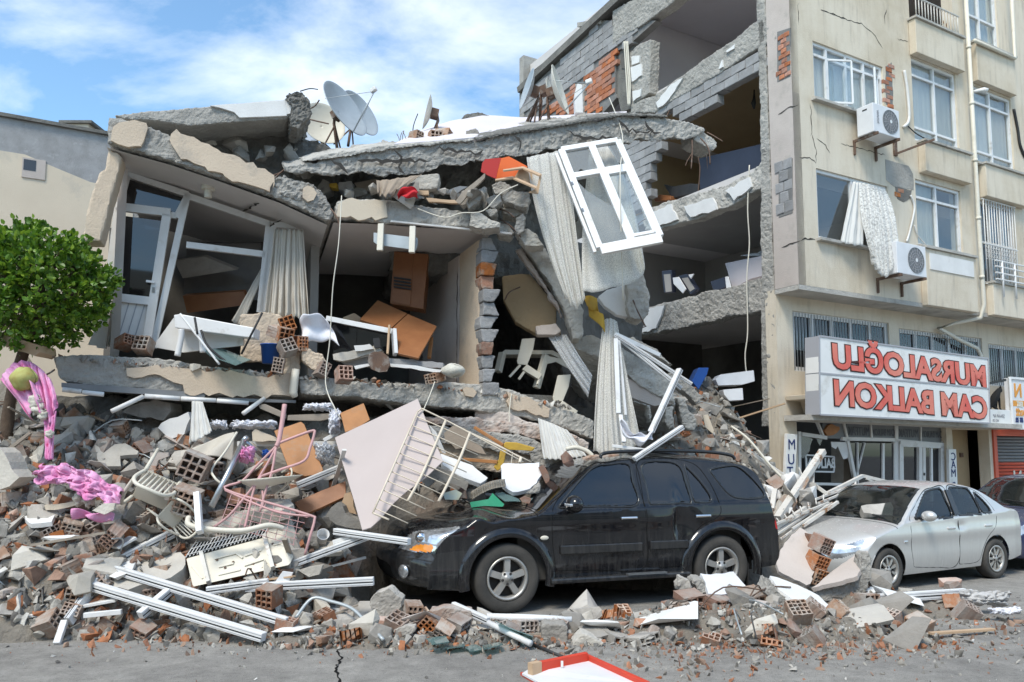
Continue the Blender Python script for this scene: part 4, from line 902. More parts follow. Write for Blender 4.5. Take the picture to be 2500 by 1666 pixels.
 prism('soffit_strip',[LP.at(*LP.st('A8',x,y),.08) for x,y in pairs([920,240,1690,318,1690,330,920,250])],LB*.05,'pvc_dusty')
 # roof slab, big and bent
 slab('roof_slab','D',[650,380,700,372,760,358,900,338,1000,330,1090,322,1190,303,1300,285,1440,264,1530,270,1606,284,1622,300,1600,318,1550,318,1430,330,1290,346,1100,372,1000,390,900,402,780,405,690,402,655,396],0,'concrete',.05,.055,.12,14,(.042,.10,.20,.05,.06),ext=LB*1.5+Vector((0,0,.62)))
 for i,l in enumerate(([760,370,790,385,800,400],[905,345,925,362,915,385,930,400],[1000,340,1090,352,1110,345],[1180,312,1200,330,1190,350],[1420,275,1445,300,1520,305],[1300,300,1340,318,1420,318],[820,372,900,368,985,372],[1480,280,1500,300,1495,318])):ribbon('crack',[LP.off(.10).hit('D',x,y) for x,y in pairs(l)],.045,LP.n,'crack_dark',None,60+i,.06,.03)
 slab('roof_slab_layer','D',[690,372,760,352,900,332,1000,326,1090,318,1090,324,1000,334,900,343,760,365],.8,'concrete_pale',.09,.015,.12,15,(.03,.04,.12,.02,.04),ext=LB*.8+Vector((0,0,.34)))
 slab('beam_end','A3',[1690,690,1760,680,1840,730,1888,770,1885,820,1850,838,1780,800,1710,760],.4,'concrete_pale',.0,.02,.1,16,(.03,.06,.12,.03,.05))
 fl=[LP.off(.02).hit('D',x,y) for x,y in pairs([905,331,1000,324,1090,316,1190,299,1300,281,1440,262])]
 bk=[at('D',x,y,Y) for x,y,Y in ((955,304,14.2),(1035,278,14.4),(1110,264,14.6),(1200,270,14.8),(1310,264,15.0),(1440,256,15.4))]
 V=[p for ab in zip(fl,bk) for p in ab];o=pyd('roof_sheet',V,[(2*i,2*i+2,2*i+3,2*i+1) for i in range(5)],'interior_pink');s_=o.modifiers.new('t','SOLIDIFY');s_.thickness=.06
 slab('roof_layer','D',[1090,316,1190,298,1300,280,1440,259,1535,264,1535,271,1440,267,1300,289,1190,306,1095,323],.6,'concrete_dark',.10,.01,.12,17,(.03,.03,.1,.02,.04),ext=LB*.6+Vector((0,0,.26)))
 slab('roof_ridge','D',[895,335,930,318,1035,280,1070,262,1110,258,1130,268,1100,276,1040,290,960,312,905,340],.5,'concrete_dark',-3.2,.04,.12,18,(.04,.10,.15,.03,.05))
 # upper slab on the far side, its broken end
 slab('roof_slab','D',[252,266,330,254,480,243,560,238,655,230,675,258,660,274,520,282,440,290,340,276,300,275],0,'concrete',-.5,.01,.3,19,(.045,.05,.22,.02,.06),ext=LB*3+Vector((0,0,.1)))
 patch('plaster_remnant','A2',[-10,320,120,308,270,298,345,310,350,345,340,400,200,420,100,428,-30,400,-60,350],'plaster_white',-.46,.05,.01,.2,20)
 patch('plaster_remnant','A1',[1150,130,1330,118,1560,100,1568,185,1450,190,1310,195,1280,165,1200,140],'plaster_white',-.455,.05,.01,.2,26)
 slab('broken_slab_end','A2',[297,265,335,230,400,222,470,255,497,305,510,385,470,450,400,510,340,500,330,420,345,340],.8,'concrete_dark',-.4,.04,.1,21,(.035,.16,.14,.07,.05))
 # side wall and pillar left of the door
 slab('pillar','A1',[592,372,640,385,668,410,640,520,600,660,548,872,440,872,505,600,545,490,575,480],.35,'plaster_beige',-.15,.012,.2,22,(.04,.02,.2,.0,.05))
 q0,q1=at('D',258,700,10.2),at('D',262,700,14.0);q0.z=q1.z=2.8;prism('inner_wall',[q0,q1,q1+Vector((.12,0,0)),q0+Vector((.12,0,0))],(0,0,2.75),'plaster_pink')
 # back of the rooms
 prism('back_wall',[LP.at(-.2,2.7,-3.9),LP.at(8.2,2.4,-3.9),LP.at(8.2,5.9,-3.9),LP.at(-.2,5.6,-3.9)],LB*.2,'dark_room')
 prism('inner_wall',[LP.at(2.95,2.8,-1.3),LP.at(2.95,4.9,-1.3),LP.at(2.95,4.9,-3.9),LP.at(2.95,2.8,-3.9)],LD*.12,'interior_grey')
 # right room wall, seen on its inner face, with the block end
 wf=LP.st('A8',1500,1210)[0];zt=LP.st('A8',1480,330)[1]
 prism('inner_wall',[LP.at(wf,2.55,-.2),LP.at(wf+.02,zt,-.2),LP.at(wf-.06,zt-.03,-1.0),LP.at(wf-.06,2.6,-1.0)],LD*.16,'plaster_beige')
 prism('inner_wall',[LP.at(wf-.10,2.6,-1.05),LP.at(wf-.08,zt-.05,-1.0),LP.at(wf-.38,zt-.1,-3.4),LP.at(wf-.38,2.6,-3.4)],LD*.16,'plaster_pink')
 r_=random.Random(5);z=2.62;k=0
 while z<zt-.05:
  h=.19;red=k in (3,8,9)
  o=prism('block',jag([LP.at(wf+.01+r_.uniform(-.02,.02),z,0),LP.at(wf+.20+r_.uniform(-.05,.09),z,0),LP.at(wf+.20+r_.uniform(-.05,.09),z+h-.012,0),LP.at(wf+.01+r_.uniform(-.02,.02),z+h-.012,0)],.012,.07,k),LB*.30,'brick_clay' if red else 'block_grey',None,(.02,.03,.06))
  o.location=LP.n*r_.uniform(-.04,.05);z+=h;k+=1
 ribbon('crack',[LP.at(wf-.075,z_,-1.02-.0) for z_ in (2.7,3.4,4.0,4.6)],.04,-LD,'crack_dark',None,41,.08,.03,.02)
 # parapets under the windows and the broken brick pier
 slab('parapet','D',[553,722,606,716,640,722,668,740,672,770,650,830,554,832],.14,'plaster_beige',-.35,.015,.12,23,(.03,.02,.12,.015,.05))
 slab('brick_pier','D',[640,862,645,790,655,765,690,770,695,800,690,862],.3,'plaster_beige',-.1,.03,.1,24,(.03,.05,.1,.03,.05))
 slab('brick_pier','A8',[352,1012,400,1040,490,1085,522,1140,490,1195,420,1180,360,1130],.15,'plaster_beige',.02,.02,.08,25,(.025,.03,.08,.02,.04))
 tube('broken_pipe',[LP.off(.09).hit('A8',x,y) for x,y in pairs([318,1180,310,1250,302,1330,316,1360])],[.05,.055,.055,.04],'plastic_cream')
 # light fitting stubs under the slab
 for l in ([480,318,625,335],[632,338,795,355],[1108,368,1380,388],[1392,388,1560,396]):
  p=LP.off(.02);tube('light_tube',[p.hit('B1',l[0],l[1]),p.hit('B1',l[2],l[3])],.03,'pvc',None,8)
 p=LP.off(.02);prism('light_rail',[p.hit('B1',x,y) for x,y in pairs([470,265,770,285,1568,345,1568,385,770,330,470,300])],LB*.12,'shutter_grey');prism('light_rail',[p.hit('D',x,y) for x,y in pairs([500,914,680,920,680,926,500,922])],LB*.12,'shutter_grey')
 for a,b in (((1095,372),(855,485)),):
  tube('light_tube',[LP.off(.15).hit('B1',*a),LP.off(.35).hit('B1',*b)],.03,'pvc_dusty')
 tube('light_tube',[LP.off(.05).hit('B3',130,75),LP.off(.05).hit('B3',400,88)],.028,'pvc');tube('light_tube',[LP.off(.05).hit('B3',405,90),LP.off(.05).hit('B3',650,108)],.028,'pvc');tube('light_tube',[LP.off(.05).hit('B3',768,72),LP.off(.3).hit('B3',608,188)],.028,'pvc_dusty')
 # soffit lamp
 p=pl.hit('A1',1140,585);bm=bmesh.new();lathe_bm(bm,[(.0,-.16),(.05,-.15),(.05,-.05),(.09,-.04),(.09,.02),(0,.02)],n=14);o=link('ceiling_lamp',mesh_of(bm),'plastic_cream');o.location=LP.off(-.5).hit('A1',1140,575)
 # --- window wall of the left room
 WP=LP.off(-.9)
 H=lambda crop,x,y,d=0:WP.hit(crop,x,y)+WP.n*d
 def fbar(name,crop,x1,y1,x2,y2,w_=.07,m='pvc_dusty',parent=None,d=.06):return bar(name,H(crop,x1,y1),H(crop,x2,y2),d,w_,m,parent,up=WP.n.cross(H(crop,x2,y2)-H(crop,x1,y1)))
 dr=prism('balcony_door',[H('A1',x,y,.05) for x,y in pairs([603,1170,822,1195,790,1470,485,1440])],LB*.05,'pvc_dusty')
 for l in ([640,690,935,725],[655,700,560,1460],[915,735,800,1470],[600,1180,820,1205]):
  o=bar('door_rail',H('A1',l[0],l[1],.06),H('A1',l[2],l[3],.06),.07,.11,'pvc_dusty',dr,up=WP.n.cross(H('A1',l[2],l[3])-H('A1',l[0],l[1])))
 for k in range(5):
  x=620+k*44;bar('door_groove',H('A1',x,1215,.052),H('A1',x-68,1440,.052),.012,.008,'sign_edge',dr,up=WP.n)
 prism('pane',[H('A1',x,y,.03) for x,y in pairs([665,735,890,765,825,1190,605,1160])],LB*.008,'glass_dark',dr)
 bar('door_handle',H('A1',805,1100,.12),H('A1',850,1106,.12),.02,.03,'pvc',dr);box('key_plate',H('A1',845,1145,.10),(.03,.02,.07),'steel',dr)
 wf_=prism('transom_window',[H('A1',x,y,.02) for x,y in pairs([690,530,1000,635,955,735,660,680])],LB*.008,'glass_dark')
 for l in ([700,510,1030,618],[1030,618,965,745],[700,510,655,685],[650,685,965,735]):fbar('frame_bar','A1',*l,.08,parent=wf_)
 for l in ([1025,620,838,1455],[1025,625,1480,782],[1470,775,1420,1262],[1020,893,1450,945]):fbar('window_frame','A1',*l,.085)
 for l in ([150,258,440,276],[178,262,105,815],[440,270,530,275]):fbar('window_frame','A8',*l,.08)
 for i,(l,m_) in enumerate((([1530,800,1568,800],'x'),)):pass
 # interior walls: pale broken panels deep in the left room
 for i,(l,Y,m_) in enumerate((([430,560,600,560,600,690,420,690],12.0,'interior_dark'),([400,600,470,590,545,620,420,640],11.6,'wood_grey'),([420,680,560,670,570,700,430,720],11.7,'wood_brown'),([300,590,350,600,345,640,300,620],11.6,'plaster_white'))):
  prism('fallen_panel',yplane(Y).poly('D',l),(0,.1,.05),m_)
 # --- leaning pieces between the two houses
 IP=Plane((0,12.0,0),LD)
 def ip(name,crop,l,Y,dep,m,jg=.02,st=.15,seed=0,rg=(.04,.06,.18,.03,.06)):
  return prism(name,jag(yplane(Y).poly(crop,l),jg,st,seed),(0,dep,0),m,None,rg)
 ip('leaning_beam','A7',[282,150,330,133,400,195,470,310,560,450,665,615,668,760,640,795,600,790,545,610,440,430,300,240],11.6,.45,'concrete_pale',seed=51)
 ip('leaning_wall','A7',[180,420,300,405,350,410,440,520,505,600,500,700,540,760,380,760,260,690,190,560],12.0,.3,'interior_tan',.02,.2,52,(.04,.02,.2,.01,.05))
 ip('leaning_beam','A7',[255,260,300,250,430,450,520,590,545,680,500,600,400,450],11.7,.2,'plaster_pink',seed=53)
 ip('plaster_slab','A7',[380,715,500,700,535,745,500,765,385,765],11.7,.3,'plaster_pink',.01,.1,54,(.03,.02,.1,.0,.05))
 ip('broken_column','A7',[912,455,945,425,1000,398,1028,420,1052,530,1052,640,1010,682,935,668,915,600],11.4,.5,'concrete_pale',seed=55)
 ip('wall_panel','A7',[745,545,800,500,920,470,935,560,925,665,860,650,790,600],11.6,.2,'plaster_white',.01,.2,56,(.03,.02,.2,.0,.05))
 ip('leaning_slab','A7',[570,790,700,760,880,830,1040,930,1195,1050,1205,1160,1090,1150,930,1060,760,940,620,860],12.2,.0,'concrete_pale',.02,.2,57) if False else slab('leaning_slab','A7',[540,800,700,755,880,830,1040,930,1195,1050,1203,1165,1110,1130,930,1010,760,900,620,850],0,'concrete_pale',0,.02,.2,57,ext=Vector((.2,1.2,-.7)),pl=yplane(12.0))
 prism('slab_underside',yplane(12.05).poly('A7',[890,1000,1110,1135,1190,1170,1080,1185,930,1130,880,1060]),(0,.3,-.1),'plaster_pink')
 ip('fallen_wall','A7',[20,1210,140,1200,400,1290,600,1350,700,1400,690,1450,380,1430,0,1400],11.2,.5,'plaster_pink',.02,.2,58)
 # crushed floor layers under the right slab
 for i,(l,Y,m_) in enumerate((([960,955,1080,958,1220,975,1330,1005,1330,1030,1200,1000,1060,985,960,975],11.0,'brick_dusty'),([970,975,1100,985,1230,1010,1320,1040,1310,1060,1100,1030,980,1010],10.95,'concrete'),([1010,1000,1120,1010,1240,1040,1240,1095,1100,1080,1000,1040],11.05,'plaster_beige'))):
  ip('crushed_layer','D',l,Y,.8,m_,.03,.12,60+i,(.035,.06,.12,.03,.05))
 # the block rubble jammed against the beam end, traced stone by stone
 for i,(l,Y) in enumerate((([110,1215,150,1180,225,1165,240,1230,175,1285,130,1260],10.9),([230,1180,300,1140,440,1150,458,1200,430,1280,350,1270,250,1230],11.0),([0,1300,70,1310,150,1360,230,1390,220,1430,100,1440,-20,1420],10.8),([330,1440,345,1350,400,1310,420,1360,410,1450,360,1490],11.0),([360,1500,430,1425,500,1470,560,1568,420,1568],11.1),([230,1270,340,1280,400,1310,340,1350,240,1320],11.2),([100,1290,200,1280,205,1320,150,1345],10.9),([-40,1240,60,1130,110,1110,120,1150,60,1230,-20,1290],10.8),([190,1380,290,1400,330,1470,300,1500,200,1480],11.2),([150,1100,230,1070,330,1110,260,1180,180,1170],11.2))):
  ip('broken_block','A3',l,Y,.35,'concrete_pale' if i%3 else 'concrete',.02,.1,70+i,(.03,.06,.12,.03,.05))
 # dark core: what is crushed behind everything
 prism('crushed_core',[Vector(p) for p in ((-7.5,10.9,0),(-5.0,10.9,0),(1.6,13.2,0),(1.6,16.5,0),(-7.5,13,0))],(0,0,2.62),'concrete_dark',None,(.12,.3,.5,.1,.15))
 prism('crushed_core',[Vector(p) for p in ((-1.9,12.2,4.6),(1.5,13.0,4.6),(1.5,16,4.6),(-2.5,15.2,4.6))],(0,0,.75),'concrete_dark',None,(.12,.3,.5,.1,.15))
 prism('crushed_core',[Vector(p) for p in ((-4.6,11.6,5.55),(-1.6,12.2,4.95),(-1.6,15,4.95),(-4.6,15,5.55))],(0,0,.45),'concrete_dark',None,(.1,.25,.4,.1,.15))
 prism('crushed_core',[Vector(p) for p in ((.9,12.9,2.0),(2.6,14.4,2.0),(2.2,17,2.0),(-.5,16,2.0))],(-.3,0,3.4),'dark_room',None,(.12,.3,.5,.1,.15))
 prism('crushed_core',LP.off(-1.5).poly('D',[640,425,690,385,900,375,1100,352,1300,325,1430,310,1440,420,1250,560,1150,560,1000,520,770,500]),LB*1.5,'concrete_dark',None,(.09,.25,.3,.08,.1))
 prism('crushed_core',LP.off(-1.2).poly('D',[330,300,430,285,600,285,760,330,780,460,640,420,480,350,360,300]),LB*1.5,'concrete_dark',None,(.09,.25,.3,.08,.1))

# ================================================================= rubble
def rubble_mat(name,cols):
 m,t,b=nodes_of(name);L=t.links.new
 g=t.nodes.new('ShaderNodeNewGeometry');c=t.nodes.new('ShaderNodeValToRGB');c.color_ramp.interpolation='CONSTANT';e=c.color_ramp.elements
 for i,(p,col) in enumerate(cols):
  k=e[i] if i<2 else e.new(p);k.position=p;k.color=(*col,1)
 L(g.outputs['Random Per Island'],c.inputs[0])
 n=t.nodes.new('ShaderNodeTexNoise');n.inputs['Scale'].default_value=14;n.inputs['Detail'].default_value=5;L(g.outputs['Position'],n.inputs['Vector'])
 x=t.nodes.new('ShaderNodeMix');x.data_type='RGBA';x.blend_type='MULTIPLY';x.inputs[0].default_value=.7;L(c.outputs[0],x.inputs[6]);L(_ramp(t,n.outputs['Fac'],.25,.75,.5,1.25),x.inputs[7]);L(x.outputs[2],b.inputs['Base Color'])
 b.inputs['Roughness'].default_value=.93;b.inputs['Specular IOR Level'].default_value=.25
 bn=t.nodes.new('ShaderNodeBump');bn.inputs['Strength'].default_value=.6;bn.inputs['Distance'].default_value=.012;n2=t.nodes.new('ShaderNodeTexNoise');n2.inputs['Scale'].default_value=50;n2.inputs['Detail'].default_value=5;L(g.outputs['Position'],n2.inputs['Vector']);L(n2.outputs['Fac'],bn.inputs['Height']);L(bn.outputs[0],b.inputs['Normal'])
def _ramp(t,f,a,b_,c,d):
 r_=t.nodes.new('ShaderNodeMapRange');r_.inputs[1].default_value=a;r_.inputs[2].default_value=b_;r_.inputs[3].default_value=c;r_.inputs[4].default_value=d;t.links.new(f,r_.inputs[0]);return r_.outputs[0]
rubble_mat('rubble_fine',[(0,(.34,.32,.29)),(.22,(.25,.235,.21)),(.42,(.43,.405,.36)),(.58,(.36,.15,.075)),(.70,(.30,.19,.14)),(.80,(.18,.17,.155)),(.90,(.58,.56,.52)),(.95,(.13,.12,.11))])
rubble_mat('rubble_red',[(0,(.36,.17,.10)),(.22,(.28,.135,.085)),(.42,(.34,.23,.17)),(.6,(.30,.275,.24)),(.78,(.20,.185,.165)),(.9,(.46,.43,.38))])
mat('heap_base',(.27,.24,.20),(.18,.16,.135),3.5,.96,1.0,16,c3=(.27,.20,.155),sc3=1.5,t3=(.55,.72),coord='World',bdist=.05)
def sstep(t):t=min(1,max(0,t));return t*t*(3-2*t)
def heap(x,y):
 z=0.0
 # the long heap under the floor slab
 yf=8.05 if x<-2.5 else (8.05+(min(x,-1.55)+2.5)/.95*2.5 if x<-1.55 else 10.55+.35*(x+1.55))
 yf+=.25*math.sin(x*1.7+1)
 yc=9.75+.325*(x+5.4);zc=2.25 if x<-2 else max(1.5,2.25-.30*(x+2))
 if x<1.6:
  t=(y-yf)/max(.9,yc+.3-yf);z=max(z,zc*min(1,max(0,t))**.85)
 # the slope running down to the pavement
 d=math.hypot((x-2.35)*.80,(y-14.3)*.72);z=max(z,3.5-1.35*d)
 d=math.hypot((x-3.6)*(1.7 if x>3.6 else .85),(y-14.7)*.9);z=max(z,3.3-1.05*d)
 d=math.hypot((x+6.5)*1.3,(y-10.5)*1.6);z=max(z,3.15-1.3*d)
 # low mounds on the street
 d=math.hypot((x-2.35)/1.7,(y-8.35)/.55);z=max(z,.24*(1-d*d))
 d=math.hypot((x-4.2)/.9,(y-9.4)/.6);z=max(z,.22*(1-d*d))
 d=math.hypot((x+1.4)/1.5,(y-8.0)/.42);z=max(z,.12*(1-d*d))
 if z>0:z+=(.16*noise.noise((x*2.1,y*2.1,3))+.10*noise.noise((x*5.3,y*5.3,8)))*min(1,z*1.6+.1)
 return max(z,0)
def heap_mesh():
 x0,x1,y0,y1,st=-7.5,6.2,7.2,16,.07;nx=int((x1-x0)/st);ny=int((y1-y0)/st)
 V=[(x0+i*st,y0+j*st,0) for j in range(ny+1) for i in range(nx+1)]
 V=[(x+.02*noise.noise((x*9,y*9,1)),y,(heap(x,y)+.035*noise.noise((x*11,y*11,5))) if heap(x,y)>.02 else-.05) for x,y,_ in V]
 F=[]
 for j in range(ny):
  for i in range(nx):
   q=j*(nx+1)+i
   if max(V[q][2],V[q+1][2],V[q+nx+1][2],V[q+nx+2][2])>0:F.append((q,q+1,q+nx+2,q+nx+1))
 o=pyd('rubble_heap',V,F,'heap_base');tag(o,'grey heap of crushed concrete and dust under the collapsed floors','rubble',kind='stuff')
heap_mesh()
# ---- piece shapes
def hull_piece(seed,sx,sy,sz,n=16):
 r_=random.Random(seed);bm=bmesh.new()
 for _ in range(n):
  p=Vector((r_.uniform(-1,1),r_.uniform(-1,1),r_.uniform(-1,1)));k=max(abs(p.x),abs(p.y),abs(p.z));p=p/k*r_.uniform(.75,1)
  bm.verts.new((p.x*sx,p.y*sy,p.z*sz))
 g=bmesh.ops.convex_hull(bm,input=bm.verts)
 bmesh.ops.delete(bm,geom=[v for v in bm.verts if not v.link_faces],context='VERTS')
 return mesh_of(bm,'piece')
def hollow_brick(nx=3,nz=3,L_=.19,W_=.19,H_=.19,wall=.014,depth=.09,seed=0,broken=False):
 """clay block with a grid of real holes in both ends"""
 bm=bmesh.new();xs=[-W_/2];cw=(W_-wall*(nx+1))/nx;ch=(H_-wall*(nz+1))/nz
 def grid(y,sgn,dep):
  X=[-W_/2];Z=[-H_/2]
  for i in range(nx):X+=[X[-1]+wall];X+=[X[-1]+cw]
  X.append(W_/2)
  for i in range(nz):Z+=[Z[-1]+wall];Z+=[Z[-1]+ch]
  Z.append(H_/2);vs_={}
  def v(i,j,k=0):
   if (i,j,k) not in vs_:vs_[i,j,k]=bm.verts.new((X[i],y-sgn*dep*k,Z[j]))
   return vs_[i,j,k]
  for i in range(len(X)-1):
   for j in range(len(Z)-1):
    if i%2==1 and j%2==1:
     a=[(i,j),(i+1,j),(i+1,j+1),(i,j+1)]
     for q in range(4):bm.faces.new((v(*a[q]),v(*a[(q+1)%4]),v(*a[(q+1)%4],1),v(*a[q],1)))
     bm.faces.new([v(*p,1) for p in a])
    else:bm.faces.new((v(i,j),v(i+1,j),v(i+1,j+1),v(i,j+1)))
  return [v(i,0) for i in range(len(X))]+[v(len(X)-1,j) for j in range(1,len(Z))]+[v(i,len(Z)-1) for i in range(len(X)-2,-1,-1)]+[v(0,j) for j in range(len(Z)-2,0,-1)]
 A=grid(-L_/2,-1,depth);B=grid(L_/2,1,depth)
 for i in range(len(A)):bm.faces.new((A[i],A[(i+1)%len(A)],B[(i+1)%len(B)],B[i]))
 r_=random.Random(seed)
 if broken:
  bmesh.ops.bisect_plane(bm,geom=bm.verts[:]+bm.edges[:]+bm.faces[:],plane_co=(r_.uniform(-.03,.03),r_.uniform(-.03,.03),H_*.12),plane_no=(r_.uniform(-.5,.5),r_.uniform(-.4,.4),1),clear_outer=True)
 for v in bm.verts:v.co+=Vector((r_.uniform(-.003,.003),r_.uniform(-.004,.004),r_.uniform(-.003,.003)))
 return mesh_of(bm,'hollow_brick')
BR=[hollow_brick(3,3),hollow_brick(3,4,.20,.135,.19),hollow_brick(4,3,.24,.19,.135),hollow_brick(3,3,.16,seed=4),hollow_brick(4,4,.20,.20,.20,.012)]
BRB=[hollow_brick(3,3,seed=11,broken=True),hollow_brick(4,3,.22,.19,.16,seed=12,broken=True),hollow_brick(3,4,.2,.16,.2,seed=13,broken=True)]
SB=[hull_piece(40+i,.10,.05,.045,30) for i in range(3)]
CH=[hull_piece(60+i,.16,.12,.10,15) for i in range(9)]
SL=[hull_piece(90+i,.24,.18,.035,14) for i in range(6)]
_var={}
def variant(me,m):
 k=(me.name,m)
 if k not in _var:
  c=me.copy();c.materials.clear();c.materials.append(MATS[m]);_var[k]=c
 return _var[k]
SUVBOX=None
def in_view(p,mrg=30):
 d=p-EYE;c,s=math.cos(PITCH),math.sin(PITCH);zc=d.y*c+d.z*s
 if zc<1:return False
 u=1250+FOC*d.x/zc;v=833+SHIFT-FOC*(d.z*c-d.y*s)/zc
 return-mrg<u<2500+mrg and-mrg<v<1666+mrg
# the two cars keep rubble out of their bodies
def suv_local(x,y):dx,dy=x+.06,y-9.24;c,s=.944,.330;return dx*c+dy*s,-dx*s+dy*c
def sil_local(x,y):dx,dy=x-4.89,y-10.62;c,s=.8755,.483;return dx*c+dy*s,-dx*s+dy*c
def in_car(x,y,m=.12):
 a,b=suv_local(x,y)
 if-1.5-m<a<4.0+m and-.25-m<b<1.95+m:return True
 a,b=sil_local(x,y);return-1.0-m<a<3.5+m and-.2-m<b<1.6+m
def zone_rand(r_,zone,keep=False):
 for _ in range(400):
  x=r_.uniform(zone[0],zone[1]);y=r_.uniform(zone[2],zone[3])
  if in_car(x,y) or (keep and-3.55<x<-2.25 and 7.9<y<8.8):continue
  if in_view(Vector((x,y,heap(x,y)))):return x,y
 return None
ZONES={'under_slab':(-6.2,-1.9,7.95,10.1),'before_suv':(-2.4,.6,7.6,8.7),'behind_suv':(-1.9,1.5,10.9,12.0),'street_pile':(.7,4.2,7.7,9.0),'slope':(2.0,4.9,12.4,15.0),'beside_silver':(3.4,5.2,8.9,9.8),'nose':(-2.6,-1.75,8.3,9.6)}
WHERE={'under_slab':'in the heap below the balcony slab','before_suv':'on the street before the black car bumper','behind_suv':'in the debris behind the black car','street_pile':'in the low pile on the street beside the black car','slope':'on the slope of rubble beside the torn building','beside_silver':'beside the silver car front','nose':'at the black car nose'}
MARKS={'under_slab':(('the pink duvet',-4.7,8.8),('the cream plaster plate',-5.3,8.4),('the upturned garden chair',-3.9,9.3),('the fallen air conditioner',-2.9,8.8),('the steel pole',-3.3,9.1),('the pink rack',-2.5,9.0),('the brown cupboard board',-2.2,9.5),('the hanging white sheet',-3.5,9.9),('the crossing white profiles',-3.7,8.1),('the terrazzo plate',-4.4,9.6),('the clipped tree',-5.7,9.4)),
 'before_suv':(('the bent aluminium strip',-1.8,7.9),('the dark block at the bumper',-.9,8.2),('the front tyre',.1,8.4),('the grooved white rail',-2.1,8.4)),'behind_suv':(('the pink board',-1.3,11.1),('the drying rack',-.5,11.3),('the black car roof',.9,11.7),('the mustard chair',.2,11.5)),
 'street_pile':(('the red-framed board',.9,7.6),('the white-topped block',1.4,7.9),('the big cream plate',2.2,8.2),('the white-faced wall chunk',2.5,8.9),('the white-plastered slab',3.4,8.6),('the running board',1.2,8.8),('the curled vinyl sheet',3.0,8.0)),
 'slope':(('the leaning slab',2.2,12.6),('the foam box',3.8,14.0),('the torn column',4.6,14.3),('the bent pale pipe',3.7,12.8)),'beside_silver':(('the leaning wall pieces',4.0,9.3),('the silver front wheel',4.9,9.7)),'nose':(('the fog lamp',-1.6,8.8),('the forked white profile',-2.2,9.0))}
TONE={'brick_clay':'red','brick_dusty':'dusty','chunk':'grey','chunk_pale':'pale','plaster_white':'white','plaster_pink':'pinkish'}
def scatter(name,n,zone,meshes,mats_,label,cat,smin=.8,smax=1.3,seed=0,sink=.25,flat=False):
 r_=random.Random(seed)
 for k in range(n):
  p=zone_rand(r_,ZONES[zone],True)
  if not p:continue
  mm_=r_.choice(mats_);me=variant(r_.choice(meshes),mm_);o=bpy.data.objects.new(name,me);COL.objects.link(o);s=r_.uniform(smin,smax);o.scale=(s,s,s)
  z=heap(*p);dim=max(v.co.z for v in me.vertices)*s
  o.location=(p[0],p[1],z+dim*(1-2*sink))
  o.rotation_euler=(r_.gauss(0,.25),r_.gauss(0,.25),r_.uniform(0,6.28)) if flat else (r_.choice((0,1.57))+r_.gauss(0,.35),r_.gauss(0,.4),r_.uniform(0,6.28))
  mk=min(MARKS[zone],key=lambda q:math.hypot(q[1]-p[0],q[2]-p[1]))[0];lb=('large ' if s>smin+.62*(smax-smin) else 'small ' if s<smin+.3*(smax-smin) else '')+TONE[mm_]+' '+label+' beside '+mk;tag(o,lb,cat,lb+', several alike')
for i,(zn,nb_,nbb,nc,ns,nsb) in enumerate((('under_slab',42,26,60,26,20),('before_suv',9,9,10,4,8),('behind_suv',5,6,16,8,4),('street_pile',7,8,12,8,8),('slope',2,6,24,6,3),('beside_silver',2,3,5,3,3),('nose',5,5,12,4,4))):
 scatter('hollow_brick',nb_,zn,BR,['brick_clay','brick_dusty','brick_dusty','brick_dusty'],'hollow clay brick','brick',.85,1.1,100+i)
 scatter('broken_brick',nbb,zn,BRB,['brick_clay','brick_dusty'],'broken hollow clay brick','brick',.85,1.15,200+i)
 scatter('concrete_chunk',nc,zn,CH,['chunk','chunk','chunk','chunk_pale'],'rough concrete chunk','concrete chunk',.6,1.6,300+i)
 scatter('plaster_slab',ns,zn,SL,['chunk_pale','plaster_white','plaster_pink','chunk'],'flat broken plaster slab','plaster slab',.6,1.4,400+i,.2,True)
 scatter('solid_brick',nsb,zn,SB,['brick_clay','brick_dusty'],'solid brick piece','brick',.8,1.3,500+i)
# ---- crumbs nobody could count
def merged(name,pts,meshes,m,label,seed=0):
 r_=np.random.default_rng(seed);VV=[];FF=[];off=0
 base=[]
 for me in meshes:
  v=np.array([tuple(q.co) for q in me.vertices]);v=v/np.abs(v).max();base.append((v,[tuple(p.vertices) for p in me.polygons]))
 for x,y,z,s in pts:
  v,f=base[r_.integers(len(base))];a,b,c=r_.uniform(0,6.28,3)
  Rm=np.array(Euler((a,b,c)).to_matrix());VV.append((v*s) @ Rm.T+np.array((x,y,z)));FF+=[tuple(i+off for i in p) for p in f];off+=len(v)
 me=bpy.data.meshes.new(name);me.from_pydata(np.concatenate(VV).tolist(),[],FF);o=link(name,me,m);tag(o,label,'rubble',kind='stuff')
TINY=[hull_piece(700+i,.1,.07+.01*i,.04+.012*i,8) for i in range(5)]
SHARD=[hull_piece(720+i,.1,.05,.012,8) for i in range(4)]
r_=random.Random(77);P=[]
for zn,n,smin,smax in (('under_slab',4200,.025,.13),('before_suv',1500,.012,.06),('behind_suv',1400,.025,.12),('street_pile',1700,.012,.06),('slope',1500,.02,.09),('beside_silver',300,.01,.05),('nose',400,.015,.07)):
 for k in range(n):
  p=zone_rand(r_,ZONES[zn])
  if p:
   s=smin+(smax-smin)*r_.random()**2.2;P.append((p[0],p[1],heap(*p)+s*.25,s))
merged('rubble_crumbs',P,TINY+SHARD,'rubble_fine','small crumbs of concrete, brick and plaster over the heap',1)
P=[]
